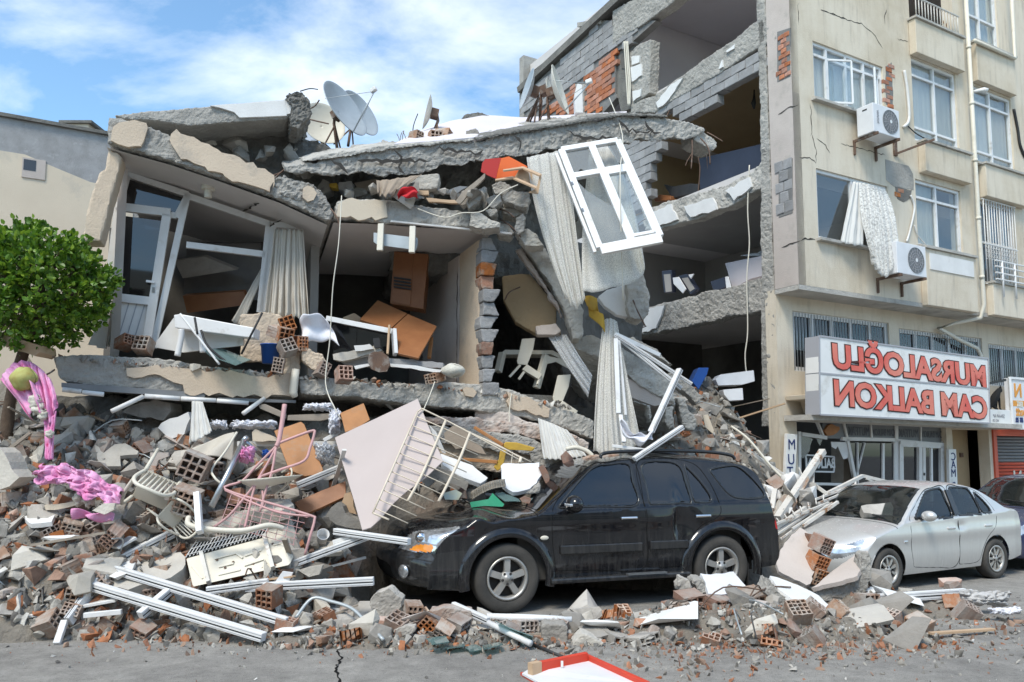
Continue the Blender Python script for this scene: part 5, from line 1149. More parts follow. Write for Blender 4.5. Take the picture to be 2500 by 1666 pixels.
for k in range(9000):
 x=r_.uniform(-5.6,6.8);y=r_.uniform(6.3,10.5)
 edge=7.9+.10*abs(x+1)-.0 if x<.5 else 7.35+.18*max(0,x-3)
 w_=math.exp(-max(0,edge-y)*2.2)
 if r_.random()<w_*.9+.035 and not in_car(x,y,0):s=.004+.026*r_.random()**3.2;P.append((x,y,s*.3,s))
merged('street_grit',P,TINY+SHARD,'rubble_fine','fine grit and crumbs strewn over the asphalt',2)
P=[]
for cx_,cy_,sx,sy,n in ((2.25,7.55,.75,.22,420),(3.3,7.75,.8,.3,380),(.3,7.7,.7,.25,170),(-2.9,7.85,.8,.2,170),(-1.2,7.75,.5,.2,150),(4.9,8.6,.6,.3,120),(1.4,7.0,.6,.25,150)):
 for k in range(n):
  x=r_.gauss(cx_,sx);y=r_.gauss(cy_,sy)
  if y>6.4 and not in_car(x,y,0):s=.008+.050*r_.random()**2.6;P.append((x,y,heap(x,y)+s*.25,s))
merged('brick_shards',P,SHARD+TINY[:2],'rubble_red','red shards of shattered hollow bricks on the street',3)
# sticks, laths and bent steel tangled into the heap
r_=random.Random(31)
for k in range(64):
 zn=r_.choice(('under_slab','under_slab','under_slab','behind_suv','street_pile','slope'));p=zone_rand(r_,ZONES[zn])
 if not p:continue
 a=r_.uniform(0,6.28);L_=r_.uniform(.3,1.1);d=Vector((math.cos(a),math.sin(a)*.6,r_.uniform(-.1,.5))).normalized();q=Vector((p[0],p[1],heap(*p)+.05));e=q+d*L_
 if in_car(e.x,e.y,.1):continue
 if k%2:o=bar('wood_lath',q,e,r_.uniform(.02,.06),r_.uniform(.012,.03),r_.choice(('wood_grey','wood_pale','wood_grey','pvc_dusty')));tag(o,'thin broken lath '+WHERE[zn],'lath','laths '+WHERE[zn])
 else:o=tube('bent_rebar',spline([q-d*.1,q+d*L_*.4+Vector((0,0,.1)),e+Vector((r_.uniform(-.2,.2),0,r_.uniform(-.15,.1)))],4),.008,r_.choice(('rusty','rusty','galvanised')),None,5);tag(o,'bent steel rod '+WHERE[zn],'steel rod','steel rods '+WHERE[zn])

# ================================================================= cars
def car_paint(name,col,metal,rough,dust,dustc=(.30,.28,.25)):
 m,t,b=nodes_of(name);L=t.links.new
 co=t.nodes.new('ShaderNodeTexCoord');mp_=t.nodes.new('ShaderNodeMapping');mp_.inputs['Scale'].default_value=(9,9,.8);L(co.outputs['Object'],mp_.inputs['Vector'])
 n=t.nodes.new('ShaderNodeTexNoise');n.inputs['Scale'].default_value=2.4;n.inputs['Detail'].default_value=8;n.inputs['Roughness'].default_value=.7;L(mp_.outputs[0],n.inputs['Vector'])
 n2=t.nodes.new('ShaderNodeTexNoise');n2.inputs['Scale'].default_value=3;n2.inputs['Detail'].default_value=8;L(co.outputs['Object'],n2.inputs['Vector'])
 sp_=t.nodes.new('ShaderNodeSeparateXYZ');L(co.outputs['Object'],sp_.inputs[0])
 low=_ramp(t,sp_.outputs[2],.95,.25,.25,1.0)
 g=t.nodes.new('ShaderNodeNewGeometry');sn=t.nodes.new('ShaderNodeSeparateXYZ');L(g.outputs['Normal'],sn.inputs[0]);up=_ramp(t,sn.outputs[2],.5,.95,0,1)
 mx_=t.nodes.new('ShaderNodeMath');mx_.operation='MAXIMUM';L(low,mx_.inputs[0]);L(up,mx_.inputs[1])
 a=t.nodes.new('ShaderNodeMath');a.operation='MULTIPLY';L(_ramp(t,n.outputs['Fac'],.38,.72,0,1),a.inputs[0]);L(mx_.outputs[0],a.inputs[1])
 a2=t.nodes.new('ShaderNodeMath');a2.operation='MULTIPLY';L(a.outputs[0],a2.inputs[0]);a2.inputs[1].default_value=dust
 a3=t.nodes.new('ShaderNodeMath');a3.operation='MULTIPLY_ADD';L(_ramp(t,n2.outputs['Fac'],.3,.7,.1,.5),a3.inputs[0]);a3.inputs[1].default_value=dust*.22;L(a2.outputs[0],a3.inputs[2])
 x=t.nodes.new('ShaderNodeMix');x.data_type='RGBA';L(a3.outputs[0],x.inputs[0]);x.inputs[6].default_value=(*col,1);x.inputs[7].default_value=(*dustc,1);L(x.outputs[2],b.inputs['Base Color'])
 b.inputs['Metallic'].default_value=metal;b.inputs['Coat Weight'].default_value=1.0;b.inputs['Specular IOR Level'].default_value=.1
 L(_ramp(t,a3.outputs[0],0,.5,rough,.75),b.inputs['Roughness']);L(_ramp(t,a3.outputs[0],0,.4,.03,.5),b.inputs['Coat Roughness'])
car_paint('paint_black',(.0035,.0042,.007),.0,.22,.14)
car_paint('paint_silver',(.63,.615,.59),.5,.36,.3,(.42,.40,.37))
car_paint('paint_blue',(.02,.03,.09),.2,.3,.3)
car_paint('trim_black',(.012,.013,.015),.0,.45,.16)
mat('headlamp',(.30,.31,.32),(.82,.84,.86),7,.10,metal=.7,coat=1.0)
mat('amber',(.75,.22,.02),(.85,.32,.04),12,.15,coat=1.0)
mat('tail_red',(.50,.012,.012),(.62,.02,.02),10,.15,coat=1.0)
mat('alloy',(.48,.465,.44),(.40,.385,.36),5,.42,.05,30,metal=.55,c3=(.26,.24,.22),sc3=6,t3=(.58,.75))
mat('tyre',(.045,.043,.04),(.085,.078,.07),4,.9,.35,70)
mat('brake_dark',(.03,.028,.027),(.05,.046,.043),5,.8)
mat('upholstery',(.06,.058,.055),(.09,.085,.08),5,.9)
def npoly(px,pz,poly):
 c=np.zeros(px.shape,bool);n=len(poly)
 for i in range(n):
  x1,y1=poly[i];x2,y2=poly[(i+1)%n]
  if y1==y2:continue
  c ^= ((y1>pz) != (y2>pz)) & (px<(x2-x1)*(pz-y1)/(y2-y1)+x1)
 return c
def ndist(px,pz,line,closed=True):
 d=np.full(px.shape,9.0);n=len(line)
 for i in range(n if closed else n-1):
  a=np.array(line[i]);b=np.array(line[(i+1)%n]);ab=b-a;t=np.clip(((px-a[0])*ab[0]+(pz-a[1])*ab[1])/max(1e-9,ab @ ab),0,1)
  d=np.minimum(d,np.hypot(px-a[0]-t*ab[0],pz-a[1]-t*ab[1]))
 return d
def smooth_poly(p,k=6):return [(v.x,v.y) for v in spline([Vector((a,b,0)) for a,b in p]+[Vector((*p[0],0))],k)[:-1]]
def car_body(S,root):
 prof=[Vector((a,b,0)) for a,b in S['prof']];C=spline(prof,12)
 seg=np.array([0]+[(C[i+1]-C[i]).length for i in range(len(C)-1)]).cumsum();N=int(seg[-1]/S['res'])
 us=np.linspace(0,seg[-1],N);PX=np.interp(us,seg,[c.x for c in C]);PZ=np.interp(us,seg,[c.y for c in C])
 W_=S['w'];Lc=S['L'];nv1,nv2=S['nv']
 def tab(name,x):t=S[name];return np.interp(x,[q[0] for q in t],[q[1] for q in t])
 zb=tab('bottom',PX);wd=tab('plan',PX);belt=tab('belt',PX);crown=tab('crown',PX);crown=np.minimum(crown,np.maximum(.01,(PZ-zb)*.5));zsh=np.maximum(PZ-crown,zb+.01)
 G=np.zeros((N,nv1+nv2+1,3));side=np.zeros((N,nv1+nv2+1),bool)
 def yside(i,z):
  y=np.full_like(z,wd[i]);lo=np.clip((.50-z)/.30,0,1);y-=.05*lo**2
  y+=.018*np.exp(-((z-S['crease'])/.10)**2)
  up=np.clip(z-belt[i],0,9);y-=S['tumble']*up+.015*np.clip(up/.04,0,1)
  return y
 for i in range(N):
  z=zb[i]+(zsh[i]-zb[i])*np.linspace(0,1,nv1+1);y=yside(i,z);ysh=y[-1]
  G[i,:nv1+1,0]=PX[i];G[i,:nv1+1,1]=y;G[i,:nv1+1,2]=z;side[i,:nv1+1]=True
  a=np.linspace(0,1,nv2+1)[1:];th=a*math.pi/2;yy=ysh*np.cos(th)**(2/2.6);zz=zsh[i]+(PZ[i]-zsh[i])*np.sin(th)**(2/2.0)
  G[i,nv1+1:,0]=PX[i];G[i,nv1+1:,1]=yy;G[i,nv1+1:,2]=zz
 f=np.clip(1-PX/.55,0,1)[:,None];rr=np.clip((PX-(Lc-.5))/.5,0,1)[:,None]
 rel=np.abs(G[:,:,1])/W_
 G[:,:,0]+=S['bowf']*rel**2.6*f**1.0-S['bowr']*rel**2.6*rr
 if 'deform' in S:S['deform'](G)
 V=G.reshape(-1,3);M_=nv1+nv2+1
 I,J=np.meshgrid(np.arange(N-1),np.arange(M_-1),indexing='ij');I=I.ravel();J=J.ravel()
 Fq=np.stack([I*M_+J,I*M_+J+1,(I+1)*M_+J+1,(I+1)*M_+J],1)
 cen=V[Fq].mean(1);isside=J<nv1;cx_,cy_,cz_=cen[:,0],cen[:,1],cen[:,2]
 part=np.array(['body']*len(Fq),dtype=object)
 ysh_f=np.array([G[i,nv1,1] for i in I])
 # glass at the ends, bonnet
 cr=~isside
 def setp(mask,n):part[mask]=n
 h=cx_-(W_-cy_)
 ok=cx_<1.2
 if 'hood' in S:
  a,b=S['hood'];setp(cr & (cx_>a) & (cx_<b) & (cy_<ysh_f-.0),'hood')
  setp(cr & (np.abs(cx_-b)<.008),'gap')
 a,b=S['screen'];setp(cr & (cx_>a) & (cx_<b) & (cy_<ysh_f*np.interp(cx_,[a,b],[.96,.93])-.015),'windscreen')
 a,b=S['rear_screen'];setp(cr & (cx_>a) & (cx_<b) & (cy_<ysh_f*.9),'rear_window')
 seams=[]
 for nm,poly in S['doors']:
  sp_=smooth_poly(poly,5);setp(isside & npoly(cx_,cz_,sp_) & (part=='body'),nm);seams.append((sp_,.0055,'door_seam'))
 for poly in S['windows']:
  sp_=smooth_poly(poly,5);dd=ndist(cx_,cz_,sp_);ins=npoly(cx_,cz_,sp_)
  setp(isside & (dd<S['seal']) & ~ins,'window_seal');setp(isside & ins,'window_seal');seams.append((sp_,.013,'window_trim'));setp(isside & ins & (dd>.006),'side_window')
 for nm,poly in S['hpolys']:
  setp(ok & npoly(h,cz_,smooth_poly(poly,5) if nm != 'grille' else poly) & ((cy_>.42*W_) | (nm not in ('headlight','indicator'))),nm)
 rh=(Lc-cx_)-(W_-cy_)
 for nm,poly in S['rpolys']:setp((cx_>Lc-1.0) & npoly(rh,cz_,smooth_poly(poly,5)),nm)
 if 'lower' in S:setp(isside & (cz_<np.interp(cx_,*S['lower'])) & (part != 'gap'),'sill')
 for wx in S['wheels']:setp(isside & (np.hypot(cx_-wx,cz_-S['wr'])<S['arch']),'x')
 # snap the arch edge
 mats_={'body':S['paint'],'hood':S['paint'],'gap':'gap_black','windscreen':S['glass'],'rear_window':S['glass'],'side_window':S['glass'],'window_seal':'trim_black','headlight':'headlamp','indicator':'amber','grille':'trim_black','bumper':S.get('bump',S['paint']),'tail_light':'tail_red','sill':S.get('sillm',S['paint']),'air_intake':'gap_black'}
 for wx in S['wheels']:
  d=np.hypot(V[:,0]-wx,V[:,2]-S['wr']);near=np.abs(d-S['arch'])<S['res']*.9
  k=S['arch']/np.maximum(d[near],.01);V[near,0]=wx+(V[near,0]-wx)*k;V[near,2]=S['wr']+(V[near,2]-S['wr'])*k
 if 'stretch' in S:
  a,k=S['stretch'];q=V[:,0]<a;V[q,0]=a-(a-V[q,0])*k
 SV=V[(np.arange(N*M_)%M_)<=nv1];HV=V[(V[:,0]<1.1) & (V[:,1]>.45*W_)];HH=HV[:,0]-(W_-HV[:,1])
 for nm,poly in S['hpolys']:
  pass
 for sp_,r_,nm in seams:
  pts=[]
  for q0,q1 in zip(sp_,sp_[1:]+sp_[:1]):
   kk=max(1,int(math.hypot(q1[0]-q0[0],q1[1]-q0[1])/.03))
   for e in range(kk):
    a,b=q0[0]+(q1[0]-q0[0])*e/kk,q0[1]+(q1[1]-q0[1])*e/kk
    if nm=='lamp_rim':j=np.argmin((HH-a)**2+(HV[:,2]-b)**2+.0006*(W_-HV[:,1]));pts.append(Vector(HV[j]))
    else:j=np.argmin((SV[:,0]-a)**2+(SV[:,2]-b)**2);pts.append(Vector((a,SV[j,1],b)))
  if nm != 'lamp_rim' and 'stretch' in S:pts=[q for q in pts]
  for sg in (1,-1):
   P2=[Vector((q.x,-sg*(q.y-(.003 if nm != 'lamp_rim' else 0)),q.z)) for q in pts]
   P3=[(P2[i-1]+P2[i]*2+P2[(i+1)%len(P2)])/4 for i in range(len(P2))]
   tube(nm,P3,r_,'trim_black' if nm != 'door_seam' else 'gap_black',root,5,True)
 inset={'side_window':.012,'gap':.008}
 for nm in sorted(set(part)):
  if nm=='x':continue
  for sgn in ((1,-1) if nm in S['split'] else (0,)):
   VV=[];FF=[]
   idx=np.where(part==nm)[0];q=Fq[idx];used,inv=np.unique(q,return_inverse=True);vv=V[used].copy();inv=inv.reshape(q.shape)
   if nm in inset:vv[:,1]-=inset[nm]
   off=0
   for sg in ((1,-1) if sgn==0 else (sgn,)):
    v2=vv.copy();v2[:,1] *=-sg
    FF+=(inv[:,::(1 if sg>0 else-1)]+off).tolist();VV.append(v2);off+=len(v2)
   VV=np.concatenate(VV)
   o=pyd(nm,VV.tolist(),FF,mats_.get(nm,S['paint']),root,True)
   if sgn==0:
    bm=bmesh.new();bm.from_mesh(o.data);bmesh.ops.remove_doubles(bm,verts=bm.verts,dist=.0008);bm.to_mesh(o.data);bm.free();o.data.polygons.foreach_set('use_smooth',[True]*len(o.data.polygons))
   if nm in ('windscreen','rear_window','side_window'):
    s_=o.modifiers.new('t','SOLIDIFY');s_.thickness=.004
def wheel(root,x,y,r,wd,spokes,out=-1,rim=.62,double=False):
 t=bpy.data.objects.new('wheel',None);COL.objects.link(t);t.parent=root;t.location=(x,y,r);t.rotation_euler=(R(90) if out<0 else R(-90),rnd.uniform(0,1),0) if False else (R(90) if out<0 else R(-90),0,0);t.empty_display_size=.1
 bm=bmesh.new();h=wd/2;rr=r*rim
 lathe_bm(bm,[(rr,-h*.85),(rr+.03,-h),(r*.93,-h),(r*.985,-h*.82),(r,-h*.5),(r,h*.5),(r*.985,h*.82),(r*.93,h),(r*.80,h*1.04),(rr+.03,h*1.0),(rr,h*.88),(rr-.01,h*.4),(rr-.01,-h*.85)],n=48);link('tyre',mesh_of(bm),'tyre',t,True)
 bm=bmesh.new();lathe_bm(bm,[(rr-.012,h*.2),(rr-.004,h*.92),(rr+.006,h*.98),(rr-.018,h*.95),(rr-.03,h*.75),(rr-.035,h*.2)],n=48);link('rim',mesh_of(bm),'alloy',t,True)
 bm=bmesh.new();lathe_bm(bm,[(.001,h*.15),(rr-.01,h*.12)],n=32);link('brake_disc',mesh_of(bm),'brake_dark',t)
 bm=bmesh.new()
 for k in range(spokes):
  a=k*2*math.pi/spokes+.3;w0,w1=(r*.15,r*.105) if spokes<7 else (r*.055,r*.085)
  ca,sa=math.cos(a),math.sin(a)
  def p(rad,lat,z):return Vector((ca*rad-sa*lat,sa*rad+ca*lat,z))
  ra,rb=r*.13,rr-.015;z0,z1=h*.86,h*.80
  vs_=[bm.verts.new(q) for q in (p(ra,-w0*.62,z0),p(ra,w0*.62,z0),p((ra+rb)/2,w0*.60,z0*.97),p(rb,w1,z1),p(rb,-w1,z1),p((ra+rb)/2,-w0*.60,z0*.97))]
  vb=[bm.verts.new(v.co*1+Vector((0,0,-.05))) for v in vs_]
  bm.faces.new(vs_);bm.faces.new(vb[::-1])
  for i in range(6):bm.faces.new((vs_[i],vs_[(i+1)%6],vb[(i+1)%6],vb[i]))
 bmesh.ops.bevel(bm,geom=[e for e in bm.edges if all(v.co.z>h*.6 for v in e.verts)],offset=.008,segments=2,affect='EDGES')
 link('spokes',mesh_of(bm),'alloy',t)
 bm=bmesh.new();lathe_bm(bm,[(r*.21,h*.5),(r*.21,h*.80),(r*.17,h*.90),(r*.09,h*.92),(r*.085,h*.96),(.001,h*.97)],n=24);link('hub',mesh_of(bm),'alloy',t,True)
 for k in range(5):
  a=k*2*math.pi/5+.93;bm=bmesh.new();lathe_bm(bm,[(.016,h*.8),(.016,h*.915),(.001,h*.92)],n=8,M_=Matrix.Translation((math.cos(a)*r*.155,math.sin(a)*r*.155,0)));link('wheel_nut',mesh_of(bm),'brake_dark',t)
 return t
def arch_flare(root,x,r0,r1,y,out,m,wr,a0=-12,a1=192):
 bm=bmesh.new();rows=[]
 for k in range(41):
  a=R(a0+(a1-a0)*k/40);ca,sa=math.cos(a),math.sin(a)
  prof=((r0,-.02),(r0,.035),(r0+.02,.048),((r0+r1)/2,.042),(r1-.01,.02),(r1+.005,-.01))
  rows.append([bm.verts.new((x+ca*q[0],y+out*q[1],wr+sa*q[0])) for q in prof])
 for A,B in zip(rows,rows[1:]):
  for i in range(len(A)-1):bm.faces.new((A[i],A[i+1],B[i+1],B[i]))
 return link('wheel_arch',mesh_of(bm),m,root,True)
def ellipsoid(name,c,s,m,parent,rot=None):
 bm=bmesh.new();bmesh.ops.create_uvsphere(bm,u_segments=20,v_segments=12,radius=1,matrix=Matrix.Translation(c) @ (rot.to_matrix().to_4x4() if rot else Matrix()) @ Matrix.Diagonal((*s,1)));return link(name,mesh_of(bm),m,parent,True)
# ---- the black off-roader
def suv_deform(G):
 x,y,z=G[:,:,0],G[:,:,1],G[:,:,2]
 k=np.clip(1-np.abs(x-.62)/.62,0,1)*np.clip((z-.86)/.1,0,1)
 G[:,:,2]+=k*(.03*np.sin(x*9+y*3)+.022*np.sin(x*17-y*8)+.02)
 d=np.exp(-((x-3.02)/.05)**2)*np.exp(-((z-.93)/.22)**2)+.6*np.exp(-((x-3.10)/.16)**2)*np.exp(-((z-.95)/.12)**2)
 G[:,:,1]-=.045*d*(y>.7)
SUV=dict(L=4.6,w=.93,res=.0135,nv=(84,44),bowf=.24,bowr=.16,stretch=(.44,1.8),crease=.98,tumble=.33,wr=.375,arch=.46,wheels=(.90,3.61),seal=.022,paint='paint_black',glass='glass_dark',bump='trim_black',sillm='trim_black',
 prof=[(.10,.30),(.03,.38),(.0,.50),(.0,.64),(.05,.73),(.07,.84),(.11,.92),(.25,.985),(.60,1.04),(1.0,1.085),(1.26,1.12),(1.5,1.27),(1.78,1.47),(2.02,1.62),(2.3,1.69),(2.8,1.725),(3.4,1.715),(3.9,1.67),(4.16,1.61),(4.32,1.48),(4.43,1.25),(4.50,1.06),(4.58,.92),(4.60,.62),(4.58,.42),(4.5,.34)],
 bottom=[(0,.30),(.4,.26),(1.2,.32),(3.2,.34),(4.2,.34),(4.6,.36)],plan=[(0,.90),(.5,.925),(1.2,.925),(3.5,.925),(4.2,.90),(4.6,.86)],belt=[(0,1.3),(1.1,1.06),(1.5,1.07),(3.6,1.12),(4.6,1.12)],
 crown=[(0,.10),(.25,.09),(1.2,.08),(1.5,.07),(2.0,.06),(3.0,.07),(4.1,.08),(4.6,.10)],deform=suv_deform,hood=(.14,1.24),hoodz=.9,screen=(1.27,1.99),rear_screen=(4.2,4.46),
 doors=[('front_door',[(1.46,.44),(2.0,.42),(2.57,.42),(2.58,1.0),(2.55,1.63),(2.2,1.63),(1.98,1.60),(1.72,1.40),(1.44,1.12),(1.42,.8)]),('rear_door',[(2.60,.42),(3.05,.43),(3.12,.62),(3.30,.86),(3.56,.98),(3.60,1.12),(3.50,1.42),(3.28,1.63),(2.60,1.64),(2.60,1.0)])],
 windows=[[(1.50,1.12),(2.0,1.125),(2.50,1.135),(2.49,1.40),(2.47,1.605),(2.2,1.60),(2.02,1.575),(1.78,1.39)],[(2.66,1.135),(3.1,1.14),(3.22,1.145),(3.20,1.35),(3.12,1.605),(2.66,1.612),(2.66,1.35)],[(3.26,1.15),(3.50,1.16),(3.42,1.36),(3.25,1.56),(3.22,1.56)],[(3.55,1.53),(3.78,1.57),(4.02,1.55),(4.30,1.24),(4.20,1.18),(3.95,1.18),(3.76,1.24)]],
 hpolys=[('bumper',[(-1,.2),(.47,.2),(.47,.66),(.1,.665),(-1,.66)]),('grille',[(-1,.67),(-.5,.67),(-.42,.86),(-1,.86)]),('air_intake',[(-1,.34),(-.55,.34),(-.5,.52),(-1,.52)]),('headlight',[(-.40,.70),(-.33,.80),(-.15,.885),(.15,.925),(.36,.945),(.28,.82),(.17,.69),(-.15,.68)]),('indicator',[(-.17,.69),(-.10,.745),(.06,.76),(.17,.755),(.14,.69),(0,.685)])],
 rpolys=[('tail_light',[(-.10,.80),(.10,.80),(.14,1.0),(.12,1.12),(-.05,1.15),(-.10,1.0)])],split=('front_door','rear_door','headlight','indicator','tail_light','side_window','window_seal','gap','rear_window_x'))
def place_car(root,P,th,k,wx,wy):
 c,s=math.cos(th),math.sin(th);root.scale=(k,k,k);root.rotation_euler=(0,0,th)
 root.location=(P[0]-k*(c*wx-s*wy),P[1]-k*(s*wx+c*wy),0)
suv=thing('black_suv','dusty black off-road car with smashed windscreen under fallen rubble','car')
car_body(SUV,suv)
for wx in (.90,3.61):
 for sd in (-1,1):wheel(suv,wx,sd*.80,.375,.24,5,sd)
 for sd in (-1,1):arch_flare(suv,wx,.445,.555,sd*.925,sd,'paint_black',.375)
for sd in (-1,1):
 box('running_board',(2.25,sd*.93,.33),(1.75,.17,.06),'trim_black',suv,None,.02);box('step_plate',(2.55,sd*1.0,.366),(.5,.06,.02),'steel',suv);
 box('rubbing_strip',(2.02,sd*.945,.66),(1.02,.035,.10),'trim_black',suv,None,.012);box('rubbing_strip',(2.88,sd*.945,.67),(.50,.035,.10),'trim_black',suv,None,.012)
 for hx in (2.36,3.34):
  box('handle_recess',(hx,sd*.915,.985),(.2,.03,.07),'gap_black',suv,None,.01);o=box('door_handle',(hx,sd*.955,.99),(.21,.035,.04),'chrome',suv,None,.015)
 ellipsoid('mirror',(1.63,sd*1.06,1.17),(.10,.13,.10),'paint_black',suv);box('mirror_arm',(1.66,sd*.94,1.10),(.10,.16,.06),'trim_black',suv,None,.02);box('mirror_indicator',(1.55,sd*1.09,1.165),(.04,.16,.035),'headlamp',suv,None,.01)
 tube('roof_rail',spline([(2.15,sd*.64,1.68),(2.25,sd*.64,1.74),(2.9,sd*.65,1.765),(3.6,sd*.65,1.75),(3.95,sd*.63,1.71),(4.02,sd*.63,1.66)]),.022,'trim_black',suv)
 ellipsoid('side_marker',(1.32,sd*.942,.80),(.05,.012,.025),'plastic_cream',suv)
 o=bmesh.new();lathe_bm(o,[(.07,0),(.075,.02),(.05,.03),(.001,.032)],n=20,M_=Matrix.Translation((-.19,sd*.66,.47)) @ Euler((0,R(-90),sd*R(-30))).to_matrix().to_4x4());link('fog_lamp',mesh_of(o),'headlamp',suv,True)
 for q in range(2):ellipsoid('lamp_bulb',(-.02+.22*q,sd*(.70+.09*q),.83),(.06,.06,.06),'chrome',suv)
 box('mud_flap',(3.98,sd*.80,.26),(.02,.22,.28),'trim_black',suv)
box('cabin',(2.5,0,.68),(2.9,1.62,.70),'upholstery',suv)
box('underbody',(2.3,0,.36),(3.9,1.2,.16),'trim_black',suv)
for sx in (1.95,2.95):
 for sy in (-.40,.40):box('seat',(sx+.15,sy,1.12),(.20,.50,.62),'upholstery',suv,Euler((0,R(12),0)),.06);ellipsoid('head_rest',(sx+.25,sy,1.47),(.06,.14,.10),'upholstery',suv)
tube('wiper',[(4.47,-.1,1.20),(4.36,-.55,1.42)],.012,'plastic_black',suv)
# torn front corner trim
place_car(suv,gnd('D',1163,1409),math.atan2(.93,2.72),1.045,.90,-.86)
# ---- the silver saloon
def sil_deform(G):
 x,y,z=G[:,:,0],G[:,:,1],G[:,:,2]
 G[:,:,1]-=.018*np.exp(-((x-2.45)/.10)**2)*np.exp(-((z-.82)/.06)**2)*(y>.5)
SIL=dict(L=4.26,w=.82,res=.0145,nv=(66,38),bowf=.42,bowr=.25,crease=.74,tumble=.36,wr=.295,arch=.355,wheels=(.83,3.30),seal=.02,paint='paint_silver',glass='glass_car',bump='paint_silver',
 prof=[(.12,.20),(.04,.27),(.0,.40),(.01,.52),(.06,.62),(.16,.69),(.40,.78),(.75,.87),(1.06,.935),(1.2,.99),(1.45,1.15),(1.75,1.335),(2.0,1.42),(2.4,1.455),(2.8,1.44),(3.12,1.37),(3.42,1.22),(3.68,1.08),(3.85,1.05),(4.1,1.035),(4.2,.98),(4.24,.82),(4.26,.58),(4.22,.40),(4.12,.30)],
 bottom=[(0,.20),(.5,.18),(1.2,.20),(3.0,.21),(3.8,.26),(4.26,.30)],plan=[(0,.80),(.5,.82),(1.2,.82),(3.3,.82),(3.9,.80),(4.26,.76)],belt=[(0,1.1),(1.0,.90),(1.4,.91),(3.2,.97),(3.6,.99),(4.26,1.1)],
 crown=[(0,.09),(.3,.10),(1.1,.08),(1.5,.06),(2.4,.07),(3.1,.07),(3.6,.06),(4.0,.05),(4.26,.09)],deform=sil_deform,hood=(.20,1.02),hoodz=.8,screen=(1.08,1.88),rear_screen=(3.10,3.66),
 doors=[('front_door',[(1.36,.30),(1.9,.26),(2.36,.27),(2.38,.8),(2.36,1.36),(2.05,1.37),(1.85,1.33),(1.55,1.13),(1.33,.95),(1.30,.6)]),('rear_door',[(2.40,.27),(2.85,.28),(2.95,.45),(3.12,.66),(3.30,.80),(3.34,1.0),(3.22,1.18),(3.0,1.33),(2.7,1.38),(2.40,1.37),(2.40,.8)])],
 windows=[[(1.46,.96),(1.9,.96),(2.29,.965),(2.28,1.2),(2.26,1.35),(2.05,1.345),(1.88,1.30),(1.66,1.13)],[(2.46,.97),(2.8,.98),(2.98,.985),(2.97,1.15),(2.90,1.335),(2.7,1.36),(2.46,1.352),(2.46,1.15)],[(3.03,.99),(3.24,1.0),(3.18,1.14),(3.02,1.28),(3.0,1.15)]],
 hpolys=[('air_intake',[(-1,.24),(-.42,.24),(-.38,.38),(-1,.38)]),('grille',[(-1,.52),(-.5,.52),(-.46,.60),(-1,.60)]),('headlight',[(-.50,.47),(-.42,.54),(-.18,.60),(.10,.66),(.36,.715),(.28,.61),(.12,.52),(-.2,.455)])],
 rpolys=[('tail_light',[(-.2,.62),(.05,.64),(.14,.80),(.10,.92),(-.15,.90)])],split=('front_door','rear_door','headlight','tail_light','side_window','window_seal','gap','rear_window_x'))
def saloon(name,label,paint,res,P,th,k,detail=True,wy=-.75):
 S=dict(SIL);S['paint']=S['bump']=paint;S['res']=res
 c=thing(name,label,'car');car_body(S,c)
 for wx in (.83,3.30):
  for sd in (-1,1):wheel(c,wx,sd*.72,.295,.19,9,sd,.66)
 for sd in (-1,1):
  for hx in (2.20,3.10):box('door_handle',(hx,sd*.835,.80),(.18,.03,.035),paint,c,None,.012)
  ellipsoid('mirror',(1.56,sd*.93,1.0),(.075,.11,.075),paint,c);box('mirror_arm',(1.58,sd*.84,.96),(.08,.12,.05),'trim_black',c,None,.015)
  ellipsoid('side_marker',(1.18,sd*.832,.66),(.045,.01,.018),'headlamp',c)
  box('pillar_trim',(2.38,sd*.745,1.16),(.11,.02,.38),'trim_black',c,Euler((sd*R(20),0,0)))
  for q in range(2):ellipsoid('lamp_bulb',(.24+.16*q,sd*(.545+.09*q),.545+.03*q),(.05,.05,.05),'chrome',c)
 box('cabin',(2.3,0,.56),(2.4,1.36,.62),'upholstery',c);box('underbody',(2.1,0,.26),(3.4,1.1,.12),'trim_black',c)
 for sx in (1.85,2.75):
  for sy in (-.34,.34):box('seat',(sx+.15,sy,1.0),(.16,.44,.5),'upholstery',c,Euler((0,R(14),0)),.05);ellipsoid('head_rest',(sx+.25,sy,1.25),(.05,.12,.08),'upholstery',c)
 tube('wiper',[(1.10,-.55,.985),(1.22,.05,1.03)],.012,'plastic_black',c);tube('wiper',[(1.10,.05,.985),(1.22,.55,1.03)],.012,'plastic_black',c)
 tube('steering_wheel',[(1.62+.07*math.sin(a*.4),.34+.17*math.cos(a*.4),1.0+.16*math.sin(a*.4)) for a in range(16)],.014,'plastic_black',c,6,True)
 place_car(c,P,th,k,.83,wy);return c
silver=saloon('silver_car','dusty silver saloon car parked before the shop entrance','paint_silver',.0145,gnd('D',2037,1360),R(28.5),.965)
blue=saloon('blue_car','dark blue car behind the silver car, cut by the picture edge','paint_blue',.03,(8.3,12.6),R(27.5),1.0)

